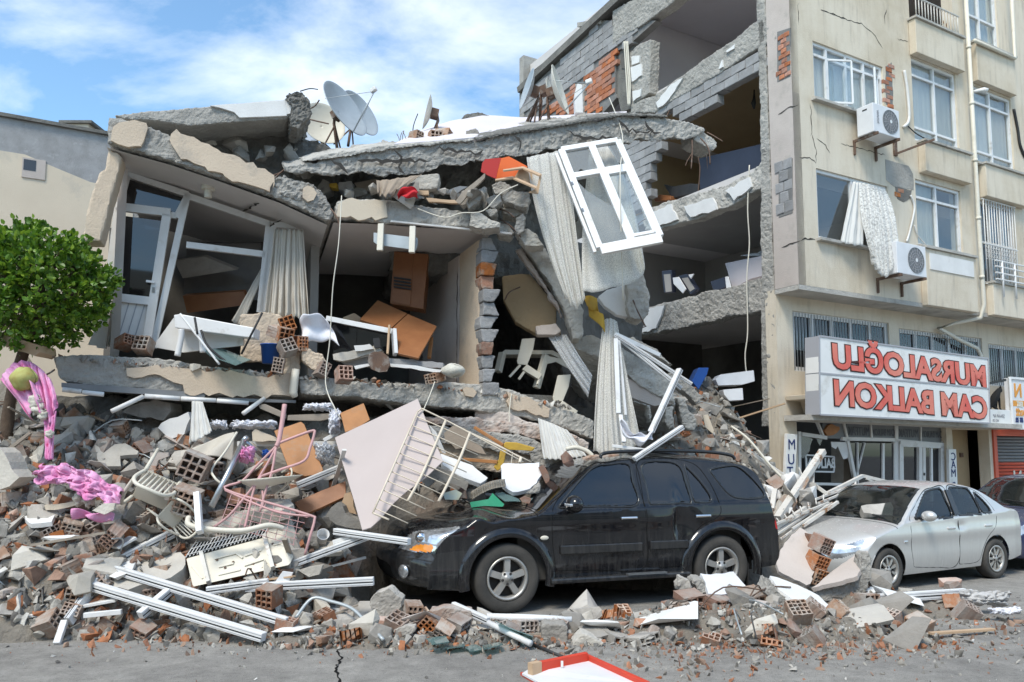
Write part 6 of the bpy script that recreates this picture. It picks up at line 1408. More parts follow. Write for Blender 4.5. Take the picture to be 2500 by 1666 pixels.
# ================================================================= things lying in and on the ruin
def plate(name,crop,l,Ys,thick,m,label,cat,jg=0,st=.1,seed=0,parent=None,rg=None,bev=0,ext=None,group=None):
 """a flat piece: its outline is fixed at three places (pixel + distance), so it lies in its own tilted plane"""
 if isinstance(Ys,(int,float)):pl=yplane(Ys)
 else:
  (x1,y1,d1),(x2,y2,d2),(x3,y3,d3)=Ys;a,b,c=at(crop,x1,y1,d1),at(crop,x2,y2,d2),at(crop,x3,y3,d3)
  n=(b-a).cross(c-a).normalized();ax=(b-a).normalized();pl=Plane(a,ax,n.cross(ax))
 n=pl.n if pl.n.dot(EYE-pl.o)>0 else-pl.n
 P_=pl.poly(crop,l)
 if jg:P_=jag(P_,jg,st,seed)
 o=prism(name,P_,ext if ext is not None else-n*thick,m,parent,rg,bev)
 if label:tag(o,label,cat,group)
 return o
def beam(name,crop,x1,y1,Y1,x2,y2,Y2,w_,h_,m,label,cat,up=(0,0,1),group=None,groove=False,parent=None):
 a,b=at(crop,x1,y1,Y1),at(crop,x2,y2,Y2)
 o=bar(name,a,b,w_,h_,m,parent,up,.004)
 if label:tag(o,label,cat,group)
 if groove:
  d=(b-a).normalized();upv=Vector(up);sx=upv.cross(d).normalized();uz=d.cross(sx);n=(EYE-(a+b)/2);n=(n-d*n.dot(d)).normalized()
  sd=sx if abs(sx.dot(n))>abs(uz.dot(n)) else uz;sgn=1 if sd.dot(n)>0 else-1;half=(w_ if sd is sx else h_)/2;oth=uz if sd is sx else sx;hw=(h_ if sd is sx else w_)
  for q,mm,ww in ((-.05,'gap_black',.12),(.28,'sign_edge',.05),(-.32,'sign_edge',.05)):bar('profile_groove',a+sd*sgn*(half+.001)+oth*hw*q,b+sd*sgn*(half+.001)+oth*hw*q,.004,hw*ww,mm,o,oth)
  for e in (a,b):bar('hollow_end',e-d*.003*(1 if e is a else-1),e+d*.003*(1 if e is b else-1),w_*.62,h_*.62,'gap_black',o,up)
 return o
def wire(name,crop,l,r_,m,label,cat,n=6,k=5,parent=None):
 """l: x, y, Y triples"""
 o=tube(name,spline([at(crop,l[i],l[i+1],l[i+2]) for i in range(0,len(l),3)],k),r_,m,parent,n)
 if label:tag(o,label,cat)
 return o
RGS=(.03,.05,.12,.03,.05)
# ---- satellite dishes
def dish(crop,x,y,Y,dia,nrm,label,m='galvanised',arm=True,foot=None):
 n=Vector(nrm).normalized();c=at(crop,x,y,Y);up=Vector((0,0,1));sx=up.cross(n).normalized();uz=n.cross(sx)
 root=thing('satellite_dish',label,'satellite dish',loc=c)
 with Under(root):
  bm=bmesh.new();M_=Matrix.Translation(c) @ frame_mat(sx,uz,n).to_4x4() @ Matrix.Diagonal((dia/2*.93,dia/2,dia/2,1));prof=[(q/10,.28*(q/10)**2-.20) for q in range(0,11)]+[(1.02,.08),(1.02,.06)];prof[0]=(.002,-.2)
  lathe_bm(bm,prof,n=40,M_=M_);o=link('reflector',mesh_of(bm),m,None,True);s_=o.modifiers.new('t','SOLIDIFY');s_.thickness=.006
  back=c-n*dia*.1
  box('mount',back-n*.06,(.16,.14,.12),'rusty',None,frame_mat(sx,uz,n))
  f=at(crop,*foot) if foot else back-Vector((0,0,dia*.65))
  tube('mast',[back-n*.10,back-n*.12-Vector((0,0,.1)),f],.025,'rusty');tube('brace',[back-n*.1-Vector((0,0,.15)),f+sx*.25-n*.1],.014,'rusty');tube('brace',[back-n*.1-Vector((0,0,.15)),f-sx*.25-n*.1],.014,'rusty')
  if arm:
   low=c-uz*dia*.46;fp=c+n*dia*.62-uz*dia*.10;tube('feed_arm',[low,fp],.013,'galvanised');box('feed_horn',fp+uz*.03,(.07,.07,.11),'pvc_dusty',None,frame_mat(sx,uz,n),.012);tube('stay_wire',[c+sx*dia*.45,fp],.005,'galvanised',None,4);tube('stay_wire',[c-sx*dia*.45,fp],.005,'galvanised',None,4)
 return root
dish('D',826,262,14.0,.92,(.75,-.45,.35),'grey satellite dish half hidden behind the largest dish',arm=False,foot=(800,335,13.4))
dish('D',742,285,13.0,.80,(.45,-.75,.25),'beige satellite dish standing behind the largest dish','plastic_cream',False,(748,345,13.0))
dish('D',790,252,12.6,1.02,(.80,-.42,.42),'largest satellite dish with long feed arm on the ruined roof',foot=(775,345,12.6))
dish('D',983,258,12.9,.58,(-.97,-.15,.22),'small edge-on satellite dish standing alone on the roof slab','plastic_cream',False,(992,315,12.9))
dish('D',1213,205,12.8,.68,(-.93,-.25,.25),'leaning edge-on dish on a tripod, leftmost of the dishes before the brick wall','galvanised',False,(1205,292,12.8))
dish('D',1284,208,12.6,.82,(.93,-.30,.25),'large edge-on dish with feed arm on the roof before the brick wall','plastic_cream',True,(1262,285,12.6))
dish('D',1262,205,13.1,.36,(.90,-.35,.2),'smallest dish between the two edge-on dishes','plastic_cream',False,(1240,290,13.1))
plate('metal_sheet','A2',[310,570,345,565,450,640,560,720,480,690,380,640],12.2,.02,'galvanised','bent pale metal sheet lying below the beige dish','metal sheet')
plate('white_plate','A2',[400,510,470,450,520,520,560,600,545,670,480,640,420,570],13.2,.02,'plastic_sheet','translucent pale plate leaning behind the bent metal sheet','plate')
o=plate('roof_vent','D',[1322,260,1320,215,1327,192,1338,195,1340,260],13.2,.25,'pvc_dusty','upright pale plastic roof vent beside the edge-on dish','vent',bev=.01)
plate('chimney_block','D',[1068,300,1092,293,1100,296,1102,330,1072,328],11.5,.22,'chunk','upright concrete block standing on the roof slab edge','concrete block',.015,.1,3,rg=RGS)
for i,(x,y,Y,s) in enumerate(((1000,318,11.6,1.0),(955,318,11.5,.9),(1020,312,11.7,.9))):
 o=bpy.data.objects.new('roof_brick',variant(BR[i%3],'brick_dusty'));COL.objects.link(o);o.location=at('D',x,y,Y);o.rotation_euler=(.1,.15*i,R(20+25*i));tag(o,'hollow brick left standing on the roof slab','brick','hollow bricks on the roof slab')
for i,(l,lab) in enumerate((([960,262,13,950,290,12.8,948,320,12.5],'thin bent wire above the roof slab beside the small dish'),([690,210,12,712,204,12.2,730,206,12.4],'short black wire from the broken slab end to the largest dish'))):
 wire('bent_wire','D',l,.009,'plastic_black',lab,'wire')
for i in range(9):
 x=918+i*5;wire('rebar','D',[x,330,11.6,x+rnd.uniform(-4,4),318,11.6,x+rnd.uniform(-9,9),rnd.uniform(300,312),11.6],.006,'rusty',None,None,4);tag(bpy.data.objects[[o.name for o in COL.objects][-1]],'thin rebar end sticking up from the roof slab','rebar','rebar ends on the roof slab')
# stones packed between the left slabs
for i in range(34):
 o=bpy.data.objects.new('stone',variant(CH[i%9],'chunk' if i%3 else 'chunk_pale'));COL.objects.link(o);t=rnd.random();x=440+300*t;y=300+75*t+rnd.uniform(-12,55*(1-abs(t-.5)))
 o.location=at('D',x,y,11.2+rnd.uniform(-.1,.9));s=rnd.uniform(.5,1.5);o.scale=(s,s,s*.8);o.rotation_euler=(rnd.random()*6,rnd.random()*6,rnd.random()*6);tag(o,'broken concrete piece wedged between the tilted roof slabs','concrete chunk','concrete pieces wedged between the roof slabs')
# ---- the crushed storey between roof slab and ceiling
cloth('curtain_rag',[at('A2',1000,915,10.6),at('A2',1150,900,10.6),at('A2',1350,868,10.7)],[at('A2',1010,1020,10.5),at('A2',1080,1035,10.45),at('A2',1180,985,10.5)],'cloth_tan',4,.04,14,30,seed=5);tag(bpy.data.objects['curtain_rag'],'tan net rag squeezed out between roof slab and ceiling','cloth')
rag('red_cloth',lambda u,v:at('A2',1165+150*u,1030-70*math.sin(u*2.6)*(1-v)+20*v,10.4)+Vector((0,-.06*math.sin(v*6+u*4)-.08*math.sin(u*3)*math.sin(v*3),.02*math.sin(u*9))),'cloth_red',20,14);tag(bpy.data.objects['red_cloth'],'red cloth lying on the ceiling edge','cloth')
for i,(l,Y,m_,lab) in enumerate((([1230,950,1270,880,1480,855,1485,900,1465,975,1330,980],10.8,'chunk_pale','pale wedge of concrete under the roof slab'),([1600,1080,1660,1000,1835,850,1830,890,1700,1020,1640,1090],10.7,'wood_grey','stack of grey boards sliding out under the roof slab'),([1510,1000,1640,955,1700,960,1620,1010,1520,1010],10.9,'shutter_grey','grey bent sheet beside the grey boards'),([540,960,590,900,640,920,650,990,590,1020],10.9,'chunk','dark stone wedged at the slab joint'),([710,925,815,915,820,970,790,1000,700,980],10.9,'cloth_grey','grey crumpled bundle under the roof slab'),([830,930,1000,900,1010,990,870,1000],11.0,'wood_grey','dark grey board pressed under the roof slab'),([1380,1045,1600,1060,1620,1085,1400,1075],10.55,'wood_pale','flat pale lath on the ceiling edge'),([1310,985,1400,990,1400,1020,1310,1020],10.7,'wood_pale','pale wooden box end on the ceiling edge'))):
 plate('crushed_piece','A2',l,Y,.25 if i in (0,3,4) else .06,m_,lab,'debris',.008,.08,200+i,rg=(.025,.02,.1,.015,.04) if i in (0,3,4) else None)
plate('yellow_bowl','A2',[635,935,695,928,700,965,680,972,640,965],10.8,.15,'cloth_yellow','small yellow object in the gap under the roof slab','bowl',bev=.02)
for i in range(26):
 o=bpy.data.objects.new('stone',variant((CH+SL)[i%15],'chunk' if i%2 else 'chunk_pale'));COL.objects.link(o);t=i/26;o.location=at('D',800+330*t,440+14*t+rnd.uniform(-12,10),10.9+rnd.uniform(-.25,.5));s=rnd.uniform(.35,.9);o.scale=(s,s,s);o.rotation_euler=(rnd.random()*6,rnd.random()*.5,rnd.random()*6);tag(o,'broken concrete piece crushed between the roof slab and ceiling edge','concrete chunk','concrete pieces crushed under the roof slab')
pl0=bpy.data.objects.new
sh=thing('shelf_unit','orange and red wall shelf unit tipped out under the roof slab','shelf',loc=at('A3',300,1000,10.6))
with Under(sh):
 plate('back_panel','A3',[225,900,290,885,430,960,420,1050,190,1060,205,990],10.9,.03,'board_orange',None,None)
 plate('side_panel','A3',[85,935,110,905,230,895,205,990,190,1055,130,1030,75,1000],10.7,.03,'board_red',None,None)
 plate('shelf','A3',[245,985,400,960,540,1020,525,1030,395,975,250,992],((245,985,10.6),(400,962,10.9),(540,1025,10.4)),.02,'wood_pale',None,None)
 plate('shelf','A3',[185,1058,320,1035,505,1115,500,1128,320,1050,190,1066],((185,1058,10.5),(320,1037,10.8),(505,1118,10.3)),.02,'wood_pale',None,None)
 plate('end_panel','A3',[525,1030,542,1022,515,1168,440,1160,500,1130],10.4,.03,'wood_pale',None,None)
 plate('shelf_bottom','A3',[380,965,535,1022,500,1125,330,1048],10.85,.02,'wood_pale',None,None)
# ---- rooms: curtains, furniture
cloth('room_curtain',[at('A8',185,288,10.9),at('A8',280,288,10.9),at('A8',368,292,10.9)],[at('A8',128,835,10.75),at('A8',270,855,10.7),at('A8',408,852,10.8)],'curtain_cloth',6,.06,24,90,seed=6);tag(bpy.data.objects['room_curtain'],'long beige curtain hanging in the broken window','curtain')
cloth('tied_curtain',[at('A1',1440,1000,11.2),at('A1',1465,1000,11.2)],[at('A1',1265,1310,10.9),at('A1',1310,1330,10.9),at('A1',1340,1290,10.9)],'curtain_cloth',3,.03,16,24,seed=7);tag(bpy.data.objects['tied_curtain'],'beige curtain pulled aside behind the window post','curtain')
wc=thing('wall_cabinet','brown wooden wall cabinet hanging askew in the open room','cabinet',loc=at('A8',1030,780,12.2))
with Under(wc):
 plate('cabinet_box','A8',[948,428,1165,446,1132,798,920,762],12.2,.4,'wood_brown',None,None,bev=.006);plate('cabinet_door','A8',[958,436,1070,446,1048,776,930,752],12.18,.02,'wood_brown',None,None,bev=.004)
 for k in range(4):plate('vent_slat','A8',[945,590+k*20,1055,605+k*20,1054,615+k*20,944,600+k*20],12.15,.02,'plastic_black',None,None)
tb=thing('wooden_table','brown wooden table tipped over in the open room','table',loc=at('A8',960,1100,11.2))
with Under(tb):
 for l in ([728,862,842,740,1030,825,920,925],[925,930,1034,828,1218,905,1102,1108,975,1080]):plate('table_top','A8',l,((728,862,11.3),(842,740,11.8),(1218,905,11.3)),.035,'wood_brown',None,None,bev=.004)
 beam('leg','A8',1185,980,11.4,1170,1110,11.2,.05,.05,'wood_orange',None,None);beam('leg','A8',1110,1080,11.5,1120,1115,11.4,.05,.05,'plastic_black',None,None)
plate('wooden_stool','A8',[615,850,690,820,735,850,740,900,690,935,620,930],11.6,.3,'wood_pale','round pale wooden pot behind the tipped table','pot',bev=.02)
wfm=thing('fallen_window','fallen white window frame with dusty glass on the slab','window',loc=at('A8',740,1050,10.7))
with Under(wfm):
 beam('frame_bar','A8',515,856,10.9,935,940,10.8,.05,.07,'pvc',None,None);beam('frame_bar','A8',945,930,10.8,955,1088,10.7,.05,.11,'pvc',None,None);beam('frame_bar','A8',590,1115,10.6,860,1065,10.7,.05,.08,'pvc',None,None)
 plate('pane','A8',[525,880,925,950,900,1060,560,1080],10.95,.008,'glass_dark',None,None)
beam('batten','A8',917,900,10.7,905,1085,10.6,.03,.04,'wood_pale','short upright pale batten beside the fallen window frame','batten')
rag('white_sheet',lambda u,v:at('A8',350+170*u+60*v*u+30*v,870-40*math.sin(u*3)+165*v,10.5)+Vector((0,-.10*math.sin(u*5+v*2)-.05*math.cos(v*7),.02*math.sin(u*11))),'cloth_white',24,20);tag(bpy.data.objects['white_sheet'],'white sheet draped over the broken brick pier','cloth')
for i,(l,Y,m_,lab,t) in enumerate((([555,1085,650,1070,830,1030,870,1060,620,1130,560,1120],10.55,'chunk_pale','pale slab pieces lying before the fallen window',.2),([600,1130,800,1095,1260,1140,1260,1175,1000,1150,640,1160],10.7,'block_grey','long grey strip of block wall lying on the floor',.25),([690,1160,780,1145,790,1160,700,1182],10.45,'plaster_white','white plaster sliver beside the round tray',.05),([920,1145,1060,1155,1250,1185,1240,1200,925,1165],10.5,'plaster_white','long white plaster strip on the floor slab',.05),([690,1030,790,1020,815,1050,700,1065],10.5,'pvc_dusty','flat white box on the rubble in the room',.12),([810,985,850,980,860,1040,820,1045],10.5,'plastic_black','small black device standing on the rubble in the room',.08))):
 plate('room_debris','A8',l,Y,t,m_,lab,'debris',.01,.08,240+i)
plate('round_tray','A8',[778,1130,785,1085,820,1068,870,1070,910,1100,920,1150,900,1195,850,1200,800,1180],10.35,.03,'rusty','round brown stained tray standing on edge on the slab','tray')
o=rag('foam_lump',lambda u,v:at('A8',1320,1190,10.5)+Vector((.15*(1+.15*math.sin(u*19))*math.cos(u*6.283)*math.sin(v*3.14),.12*math.sin(u*6.283)*math.sin(v*3.14),.08*math.cos(v*3.14)*(1+.2*math.sin(u*12)))),'wool',30,14);tag(o,'lump of pale insulation wool on the slab beside the wall','insulation')
bk=thing('blue_bucket','small blue plastic bucket on the floor slab','bucket',loc=at('A8',155,1135,10.4))
with Under(bk):
 bm=bmesh.new();lathe_bm(bm,[(.001,0),(.10,0),(.125,.24),(.135,.24),(.135,.255),(.115,.25),(.095,.02),(.001,.02)],n=20,M_=Matrix.Translation(at('A8',155,1145,10.4)));link('pail',mesh_of(bm),'plastic_blue',None,True)
# air conditioner mount hanging from the soffit
am=thing('wall_bracket','grey metal panel with two cream rails hanging from the soffit','bracket',loc=at('A8',955,330,10.6))
with Under(am):
 plate('back_panel','A8',[815,308,1095,342,1095,385,1085,420,840,388,815,370],10.6,.05,'galvanised',None,None,bev=.006)
 beam('rail','A8',864,255,10.55,856,425,10.5,.08,.05,'plastic_cream',None,None);beam('rail','A8',1066,270,10.55,1060,438,10.5,.08,.05,'plastic_cream',None,None)
pt=thing('plastic_table','white plastic table tipped on its side on the balcony','table',loc=at('A1',1050,1480,9.9))
with Under(pt):
 plate('table_top','A1',[950,1275,985,1270,1390,1345,1385,1400,1330,1395,955,1345],9.9,.25,'pvc',None,None,bev=.01);plate('table_side','A1',[835,1450,950,1290,960,1345,1100,1370,1330,1400,1330,1440,1000,1480],10.1,.05,'pvc_dusty',None,None)
 for l in ([990,1355,9.85,970,1500,9.85],[1070,1370,9.85,1110,1480,9.85]):tube('leg',spline([at('A1',*l[:3]),at('A1',(l[0]+l[3])/2+10,(l[1]+l[4])/2-30,l[2]),at('A1',*l[3:])]),.04,'pvc',None)
tube('black_strut',[at('A1',1435,1262,9.8),at('A1',1320,1490,9.8)],.014,'plastic_black');tag(bpy.data.objects['black_strut'],'thin black strut leaning on the beige parapet','strut')
for i,(l,m_,lab) in enumerate((([985,1270,9.75,1110,1430,9.7,1200,1545,9.7],'pvc','white thin bar lying across the plastic table'),([1065,1290,9.75,1080,1380,9.7],'plastic_black','short black bar against the plastic table'),([1100,1360,9.75,1140,1450,9.7,1260,1550,9.7],'plastic_black','long black bar lying below the plastic table'))):
 wire('thin_bar','A1',l,.016,m_,lab,'bar')
plate('glass_sheet','A1',[1110,1465,1210,1455,1370,1520,1290,1550,1150,1500],((1110,1465,9.9),(1210,1455,10.2),(1290,1550,9.6)),.006,'glass_shard','dark sheet of glass lying on the balcony edge','glass')
# rubble along the slab edges
for i in range(95):
 o=bpy.data.objects.new('slab_rubble',variant((CH+SL+BRB)[i%18],('chunk','chunk_pale','chunk','brick_dusty')[i%4]));COL.objects.link(o)
 if i<45:s_=rnd.uniform(.0,2.6);p=LP.at(s_,2.93-.05*s_,rnd.uniform(-.55,-.05))
 else:s_=rnd.uniform(2.75,6.4);p=LP.at(s_,2.82-.05*max(0,s_-3)-.10*max(0,s_-5.3),rnd.uniform(-.6,-.05))
 o.location=p;s=rnd.uniform(.18,.6);o.scale=(s,s,s*.7);o.rotation_euler=(rnd.gauss(0,.4),rnd.gauss(0,.4),rnd.random()*6.28);tag(o,'small broken piece strewn along the first floor slab edge','debris','pieces along the floor slab edge')
P=[]
for k in range(1500):
 s_=rnd.uniform(-.05,6.6);p=LP.at(s_,2.93-.05*s_-.10*max(0,s_-5.3)-(.02 if s_>2.7 else 0),rnd.uniform(-.5,.04));P.append((p.x,p.y,p.z+.02,.012+.05*rnd.random()**2.5))
merged('slab_crumbs',P,TINY+SHARD,'rubble_fine','crumbs along the edge of the first floor slab',9)
for i,(x,y,Y,me,m_) in enumerate(((655,770,10.3,0,'brick_clay'),(690,790,10.4,1,'brick_clay'),(640,765,10.4,2,'brick_dusty'),(660,800,10.2,0,'brick_dusty'),(740,850,10.4,1,'brick_dusty'),(790,862,10.3,0,'brick_clay'),(1000,868,10.6,2,'brick_dusty'),(290,788,9.9,2,'brick_clay'),(330,795,9.9,0,'brick_dusty'),(640,840,10.1,1,'brick_dusty'),(660,745,10.4,3,'brick_clay'))):
 o=bpy.data.objects.new('pier_brick',variant(BR[me],m_));COL.objects.link(o);o.location=at('D',x,y,Y);o.rotation_euler=(rnd.gauss(0,.2),rnd.gauss(0,.2),rnd.gauss(.3,.5));tag(o,'hollow brick left on the slab by the broken brick pier','brick','hollow bricks on the first floor slab')
# ---- cables hanging down the front
for i,(l,lab) in enumerate((([785,450,10.2,778,560,10.1,765,660,10.1,758,780,10.1,748,880,10.0,770,940,9.8,785,965,9.8],'long white cable hanging from the ceiling edge to the brown boards'),([960,480,10.6,1020,500,10.5,1060,490,10.5,1110,485,10.5,1150,445,10.5,1190,425,10.5],'white cable looping along the ceiling edge'),([1000,875,10.5,985,915,10.3,965,960,10.2],'white cable dangling from the slab above the pink board'),([1175,905,11.2,1170,960,11.1,1178,1030,11.0,1172,1080,10.9],'thin white cable hanging over the plastered slab'),([1400,225,12.2,1430,310,11.5,1425,400,10.3,1428,560,10.3,1432,690,10.5],'pale cable falling from the roof past the hanging window'),([1680,980,13.0,1720,1010,12.8,1770,1070,12.6,1800,1100,12.5],'thick white cable on the rubble slope'))):
 wire('cable','D',l,.0075 if i<5 else .02,'plastic_cream',lab,'cable')
# ---- the hanging window with lace curtains
HW=thing('hanging_window','white window frame hanging askew from the roof slab with broken panes','window',loc=at('A3',1050,1000,10.5))
hq=[at('A3',690,838,10.75),at('A3',1122,766,10.75),at('A3',1448,1500,10.2),at('A3',985,1590,10.2)]
def hb(u,v):return hq[0].lerp(hq[1],u).lerp(hq[3].lerp(hq[2],u),v)
hn=(hq[1]-hq[0]).cross(hq[3]-hq[0]).normalized();hn=hn if hn.y<0 else-hn
with Under(HW):
 def hbar(nm,u1,v1,u2,v2,w_):return bar(nm,hb(u1,v1),hb(u2,v2),.07,w_,'pvc',None,hn.cross(hb(u2,v2)-hb(u1,v1)),.005)
 for l in ((0,0,1,0,.08),(0,1,1,1,.09),(0,0,0,1,.09),(1,0,1,1,.09),(.53,0,.53,1,.10),(0,.285,1,.285,.09)):hbar('frame_bar',*l)
 for l in ((.58,.32,.94,.32,.05),(.58,.95,.94,.95,.05),(.58,.32,.58,.95,.05),(.94,.32,.94,.95,.05)):hbar('sash_bar',*l)
 bar('outer_sill',hb(0,1.03)+hn*.02,hb(1,1.03)+hn*.02,.12,.05,'pvc_dusty',None,hn);bar('side_trim',hb(-.10,.02)-hn*.03,hb(-.09,1.02)-hn*.03,.04,.06,'pvc_dusty',None,hn)
 def hpane(l,m_='glass_dusty'):prism('pane',[hb(u,v) for u,v in l],-hn*.006,m_)
 hpane([(.58,.32),(.94,.32),(.94,.95),(.58,.95)],'glass');hpane([(.04,.03),(.5,.03),(.5,.25),(.3,.27),(.2,.22),(.04,.27)]);hpane([(.04,.31),(.16,.45),(.5,.66),(.5,.96),(.04,.96)]);hpane([(.80,.03),(.96,.03),(.96,.26),(.85,.22)])
 for v in (.35,.62):bar('hinge',hb(-.04,v)+hn*.03,hb(-.04,v+.03)+hn*.03,.03,.03,'steel')
def lace(name,T,B,m,folds,amp,lab,seed,mid=None,rows=30,cols=70):
 f=lambda L_:[at(*q) for q in L_]
 cloth(name,f(T),f(B),m,folds,amp,rows,cols,seed=seed,mid=f(mid) if mid else None,nrm=(0,-1,.1));tag(bpy.data.objects[name],lab,'curtain')
lace('lace_drape',[('D',1210,362,10.9),('D',1260,352,10.9),('D',1305,345,10.9)],[('D',1298,682,10.6),('D',1322,708,10.55),('D',1344,690,10.6)],'lace',4,.05,'long gathered lace curtain hanging left of the window frame',11,[('D',1228,520,10.7),('D',1280,520,10.65),('D',1318,500,10.7)])
lace('lace_sheet',[('D',1355,345,10.95),('D',1400,338,10.95),('D',1440,420,10.9)],[('D',1340,672,10.55),('D',1400,665,10.5),('D',1470,640,10.55),('D',1482,610,10.6)],'lace',3,.03,'wide lace panel behind and below the window frame',12,[('D',1330,540,10.7),('D',1395,530,10.7),('D',1470,520,10.7)])
lace('lace_tail',[('A7',780,680,11.0),('A7',820,670,11.0),('A7',860,690,11.0)],[('A7',720,1450,10.6),('A7',800,1475,10.5),('A7',900,1470,10.6),('A7',1000,1400,10.6)],'lace',4,.05,'scalloped lace curtain trailing down onto the rubble',13,[('A7',730,1050,10.8),('A7',810,1000,10.7),('A7',930,1100,10.8)])
lace('net_curtain',[('A7',455,780,11.8),('A7',560,765,11.8)],[('A7',690,1130,11.4),('A7',715,1000,11.4)],'net',3,.05,'thin grey net curtain over the cream table',14,[('A7',570,960,11.6),('A7',640,900,11.6)])
lace('striped_curtain',[('A7',395,1258,11.0),('A7',480,1290,11.0),('A7',570,1330,11.0)],[('A7',425,1500,10.8),('A7',560,1500,10.7),('A7',680,1480,10.8)],'curtain_white',9,.03,'white ribbed curtain hanging below the cracked slab',15)
rag('yellow_mattress',lambda u,v:at('A7',660+85*u+40*v,545+110*u*v+90*v+30*math.sin(v*7),11.0)+Vector((0,-.12*math.sin(u*4+v*5),.04*math.sin(v*9))),'cloth_yellow',24,20);tag(bpy.data.objects['yellow_mattress'],'folded yellow foam mat squeezed below the lace panel','mat')
# white profiles around the trailing lace
for i,(l,w_,lab) in enumerate((([845,762,10.9,1110,888,11.0],.07,'white profile pointing out right above the leaning slab'),([850,770,10.85,1240,1085,10.7],.07,'white profile lying down across the leaning slab'),([860,775,10.8,1300,1058,10.7],.06,'long white profile with hollow end crossing the leaning slab'),([852,790,10.7,868,1230,10.5],.06,'upright white profile beside the scalloped lace'),([870,800,10.75,910,1240,10.6],.035,'thin white profile beside the upright profile'),([1230,970,10.6,1060,1340,10.3],.075,'white profile leaning down to the car roof'),([880,1240,10.4,900,1400,10.2],.05,'short white profile below the scalloped lace'),([1245,1310,10.2,960,1500,9.95],.075,'white profile with a slot lying above the black car'),([1060,1450,10.2,830,1420,10.3],.05,'flat white profile behind the car roof'))):
 beam('white_profile','A7',*l,w_,w_*.8,'pvc',lab,'window profile',groove=i in (1,2,5,7))
rag('white_bag',lambda u,v:at('A7',880+190*u,1260+60*u+60*math.sin(u*3.1)+60*v,10.25)+Vector((0,-.05*math.sin(v*8+u*5),.03*math.sin(u*13+v*3))),'cloth_white',30,12);tag(bpy.data.objects['white_bag'],'white fabric caught on the profiles above the car','cloth')
# table and chairs in the gap
ct=thing('cream_table','cream table tilted in the gap behind the brick wall end','table',loc=at('A7',400,1080,12.2))
with Under(ct):
 plate('table_top','A7',[185,868,200,855,480,858,610,925,600,945,470,880,190,882],12.2,.5,'plastic_cream',None,None)
 for l in ([185,875,160,985],[440,885,385,1080],[590,930,640,1010]):beam('leg','A7',l[0],l[1],12.2,l[2],l[3],12.1,.09,.09,'plastic_cream',None,None)
 plate('apron','A7',[445,890,520,905,600,945,590,975,500,925,440,940],12.15,.03,'plastic_cream',None,None)
def gap_chair(dx,dy,k,lab):
 c=thing('cream_chair',lab,'chair',loc=at('A7',300+dx,1000+dy,12.0))
 with Under(c):
  f=lambda l:[((q-(330 if i%2==0 else 900))*k+(330+dx if i%2==0 else 900+dy)) for i,q in enumerate(l)]
  plate('backrest','A7',f([270,920,300,790,378,785,365,860,330,945,275,940]),12.0,.04,'plastic_cream',None,None,bev=.01);plate('seat','A7',f([330,940,420,1000,400,1030,300,970]),11.95,.3,'plastic_cream',None,None,bev=.01)
  for l in ([290,945,225,1015],[330,960,280,1030],[410,1010,390,1060]):
   l=f(l);beam('leg','A7',l[0],l[1],12.0,l[2],l[3],11.95,.035,.035,'plastic_cream',None,None)
gap_chair(0,0,1,'cream high-backed chair leaning on the tilted cream table');gap_chair(210,215,1.0,'cream chair fallen below the tilted table, under the net curtain')
# rubble slope things by the torn wall
plate('foam_box','A7',[1440,1030,1470,1000,1665,975,1672,1040,1600,1060,1455,1065],14.4,.4,'white_panel','white foam box with notches among dark rubble','box',bev=.01)
plate('foam_box','A7',[1485,1090,1600,1080,1605,1150,1520,1155,1490,1120],14.0,.3,'white_panel','smaller white foam block below the notched foam box','box',bev=.01)
plate('blue_locker','A7',[1300,1040,1340,960,1400,960,1390,1000,1340,1090],14.3,.4,'plastic_blue','dark blue metal cabinet leaning in the ground floor rubble','cabinet',bev=.01)
plate('cream_tile','A7',[1365,1240,1395,1235,1430,1330,1425,1350,1380,1310],13.0,.04,'plaster_cream','small cream panel on the rubble slope','panel')
for i,(l,Y) in enumerate((([1145,1190,1200,1180,1200,1300,1170,1330,1140,1280],12.0),([1210,1130,1260,1140,1330,1260,1320,1330,1270,1330,1230,1230],12.1),([950,1150,1060,1180,1060,1290,1040,1190,960,1165],11.8),([1180,980,1300,1060,1370,1130,1330,1180,1240,1090,1150,1010],12.6),([880,790,960,780,1100,850,1230,970,1150,930,1000,860],12.6))):
 plate('leaning_stone','A7',l,Y,.35,'concrete' if i%2 else 'concrete_pale',('upright broken concrete post under the leaning slab','jagged concrete splinter beside the upright post','bent lath frame under the leaning slab','dark root-like concrete tangle on the slope','rough concrete ridge above the leaning slab')[i],'concrete chunk',.03,.12,260+i,rg=RGS)
# steel sticking out of the broken slabs
r_=random.Random(17)
for k,(x,y,Y,dx,dy) in enumerate([(1625,305,12.2,30,20),(1610,318,12.2,25,60),(1590,318,12.2,-5,70),(700,255,11.6,40,-25),(712,275,11.6,45,10),(1145,480,11.2,40,20),(1150,505,11.2,50,40),(760,480,10.4,15,40),(1365,985,11.7,45,25),(1360,1005,11.7,40,45),(650,395,10.6,-40,15),(660,385,10.6,-35,30),(125,850,9.4,-35,20),(1490,500,16.5,-40,30),(1485,750,16.5,-45,20),(1300,600,11.6,-30,-40),(1455,690,11.4,20,60),(1195,660,11.8,-40,30)]):
 wire('slab_rebar','D',[x,y,Y,x+dx*.5+r_.uniform(-6,6),y+dy*.4,Y-.1,x+dx+r_.uniform(-8,8),y+dy,Y-.15],.011,'rusty','bent reinforcing bar sticking out of a broken slab','rebar',5)
 [o for o in COL.objects][-1]['group']='reinforcing bars at the broken slab ends'

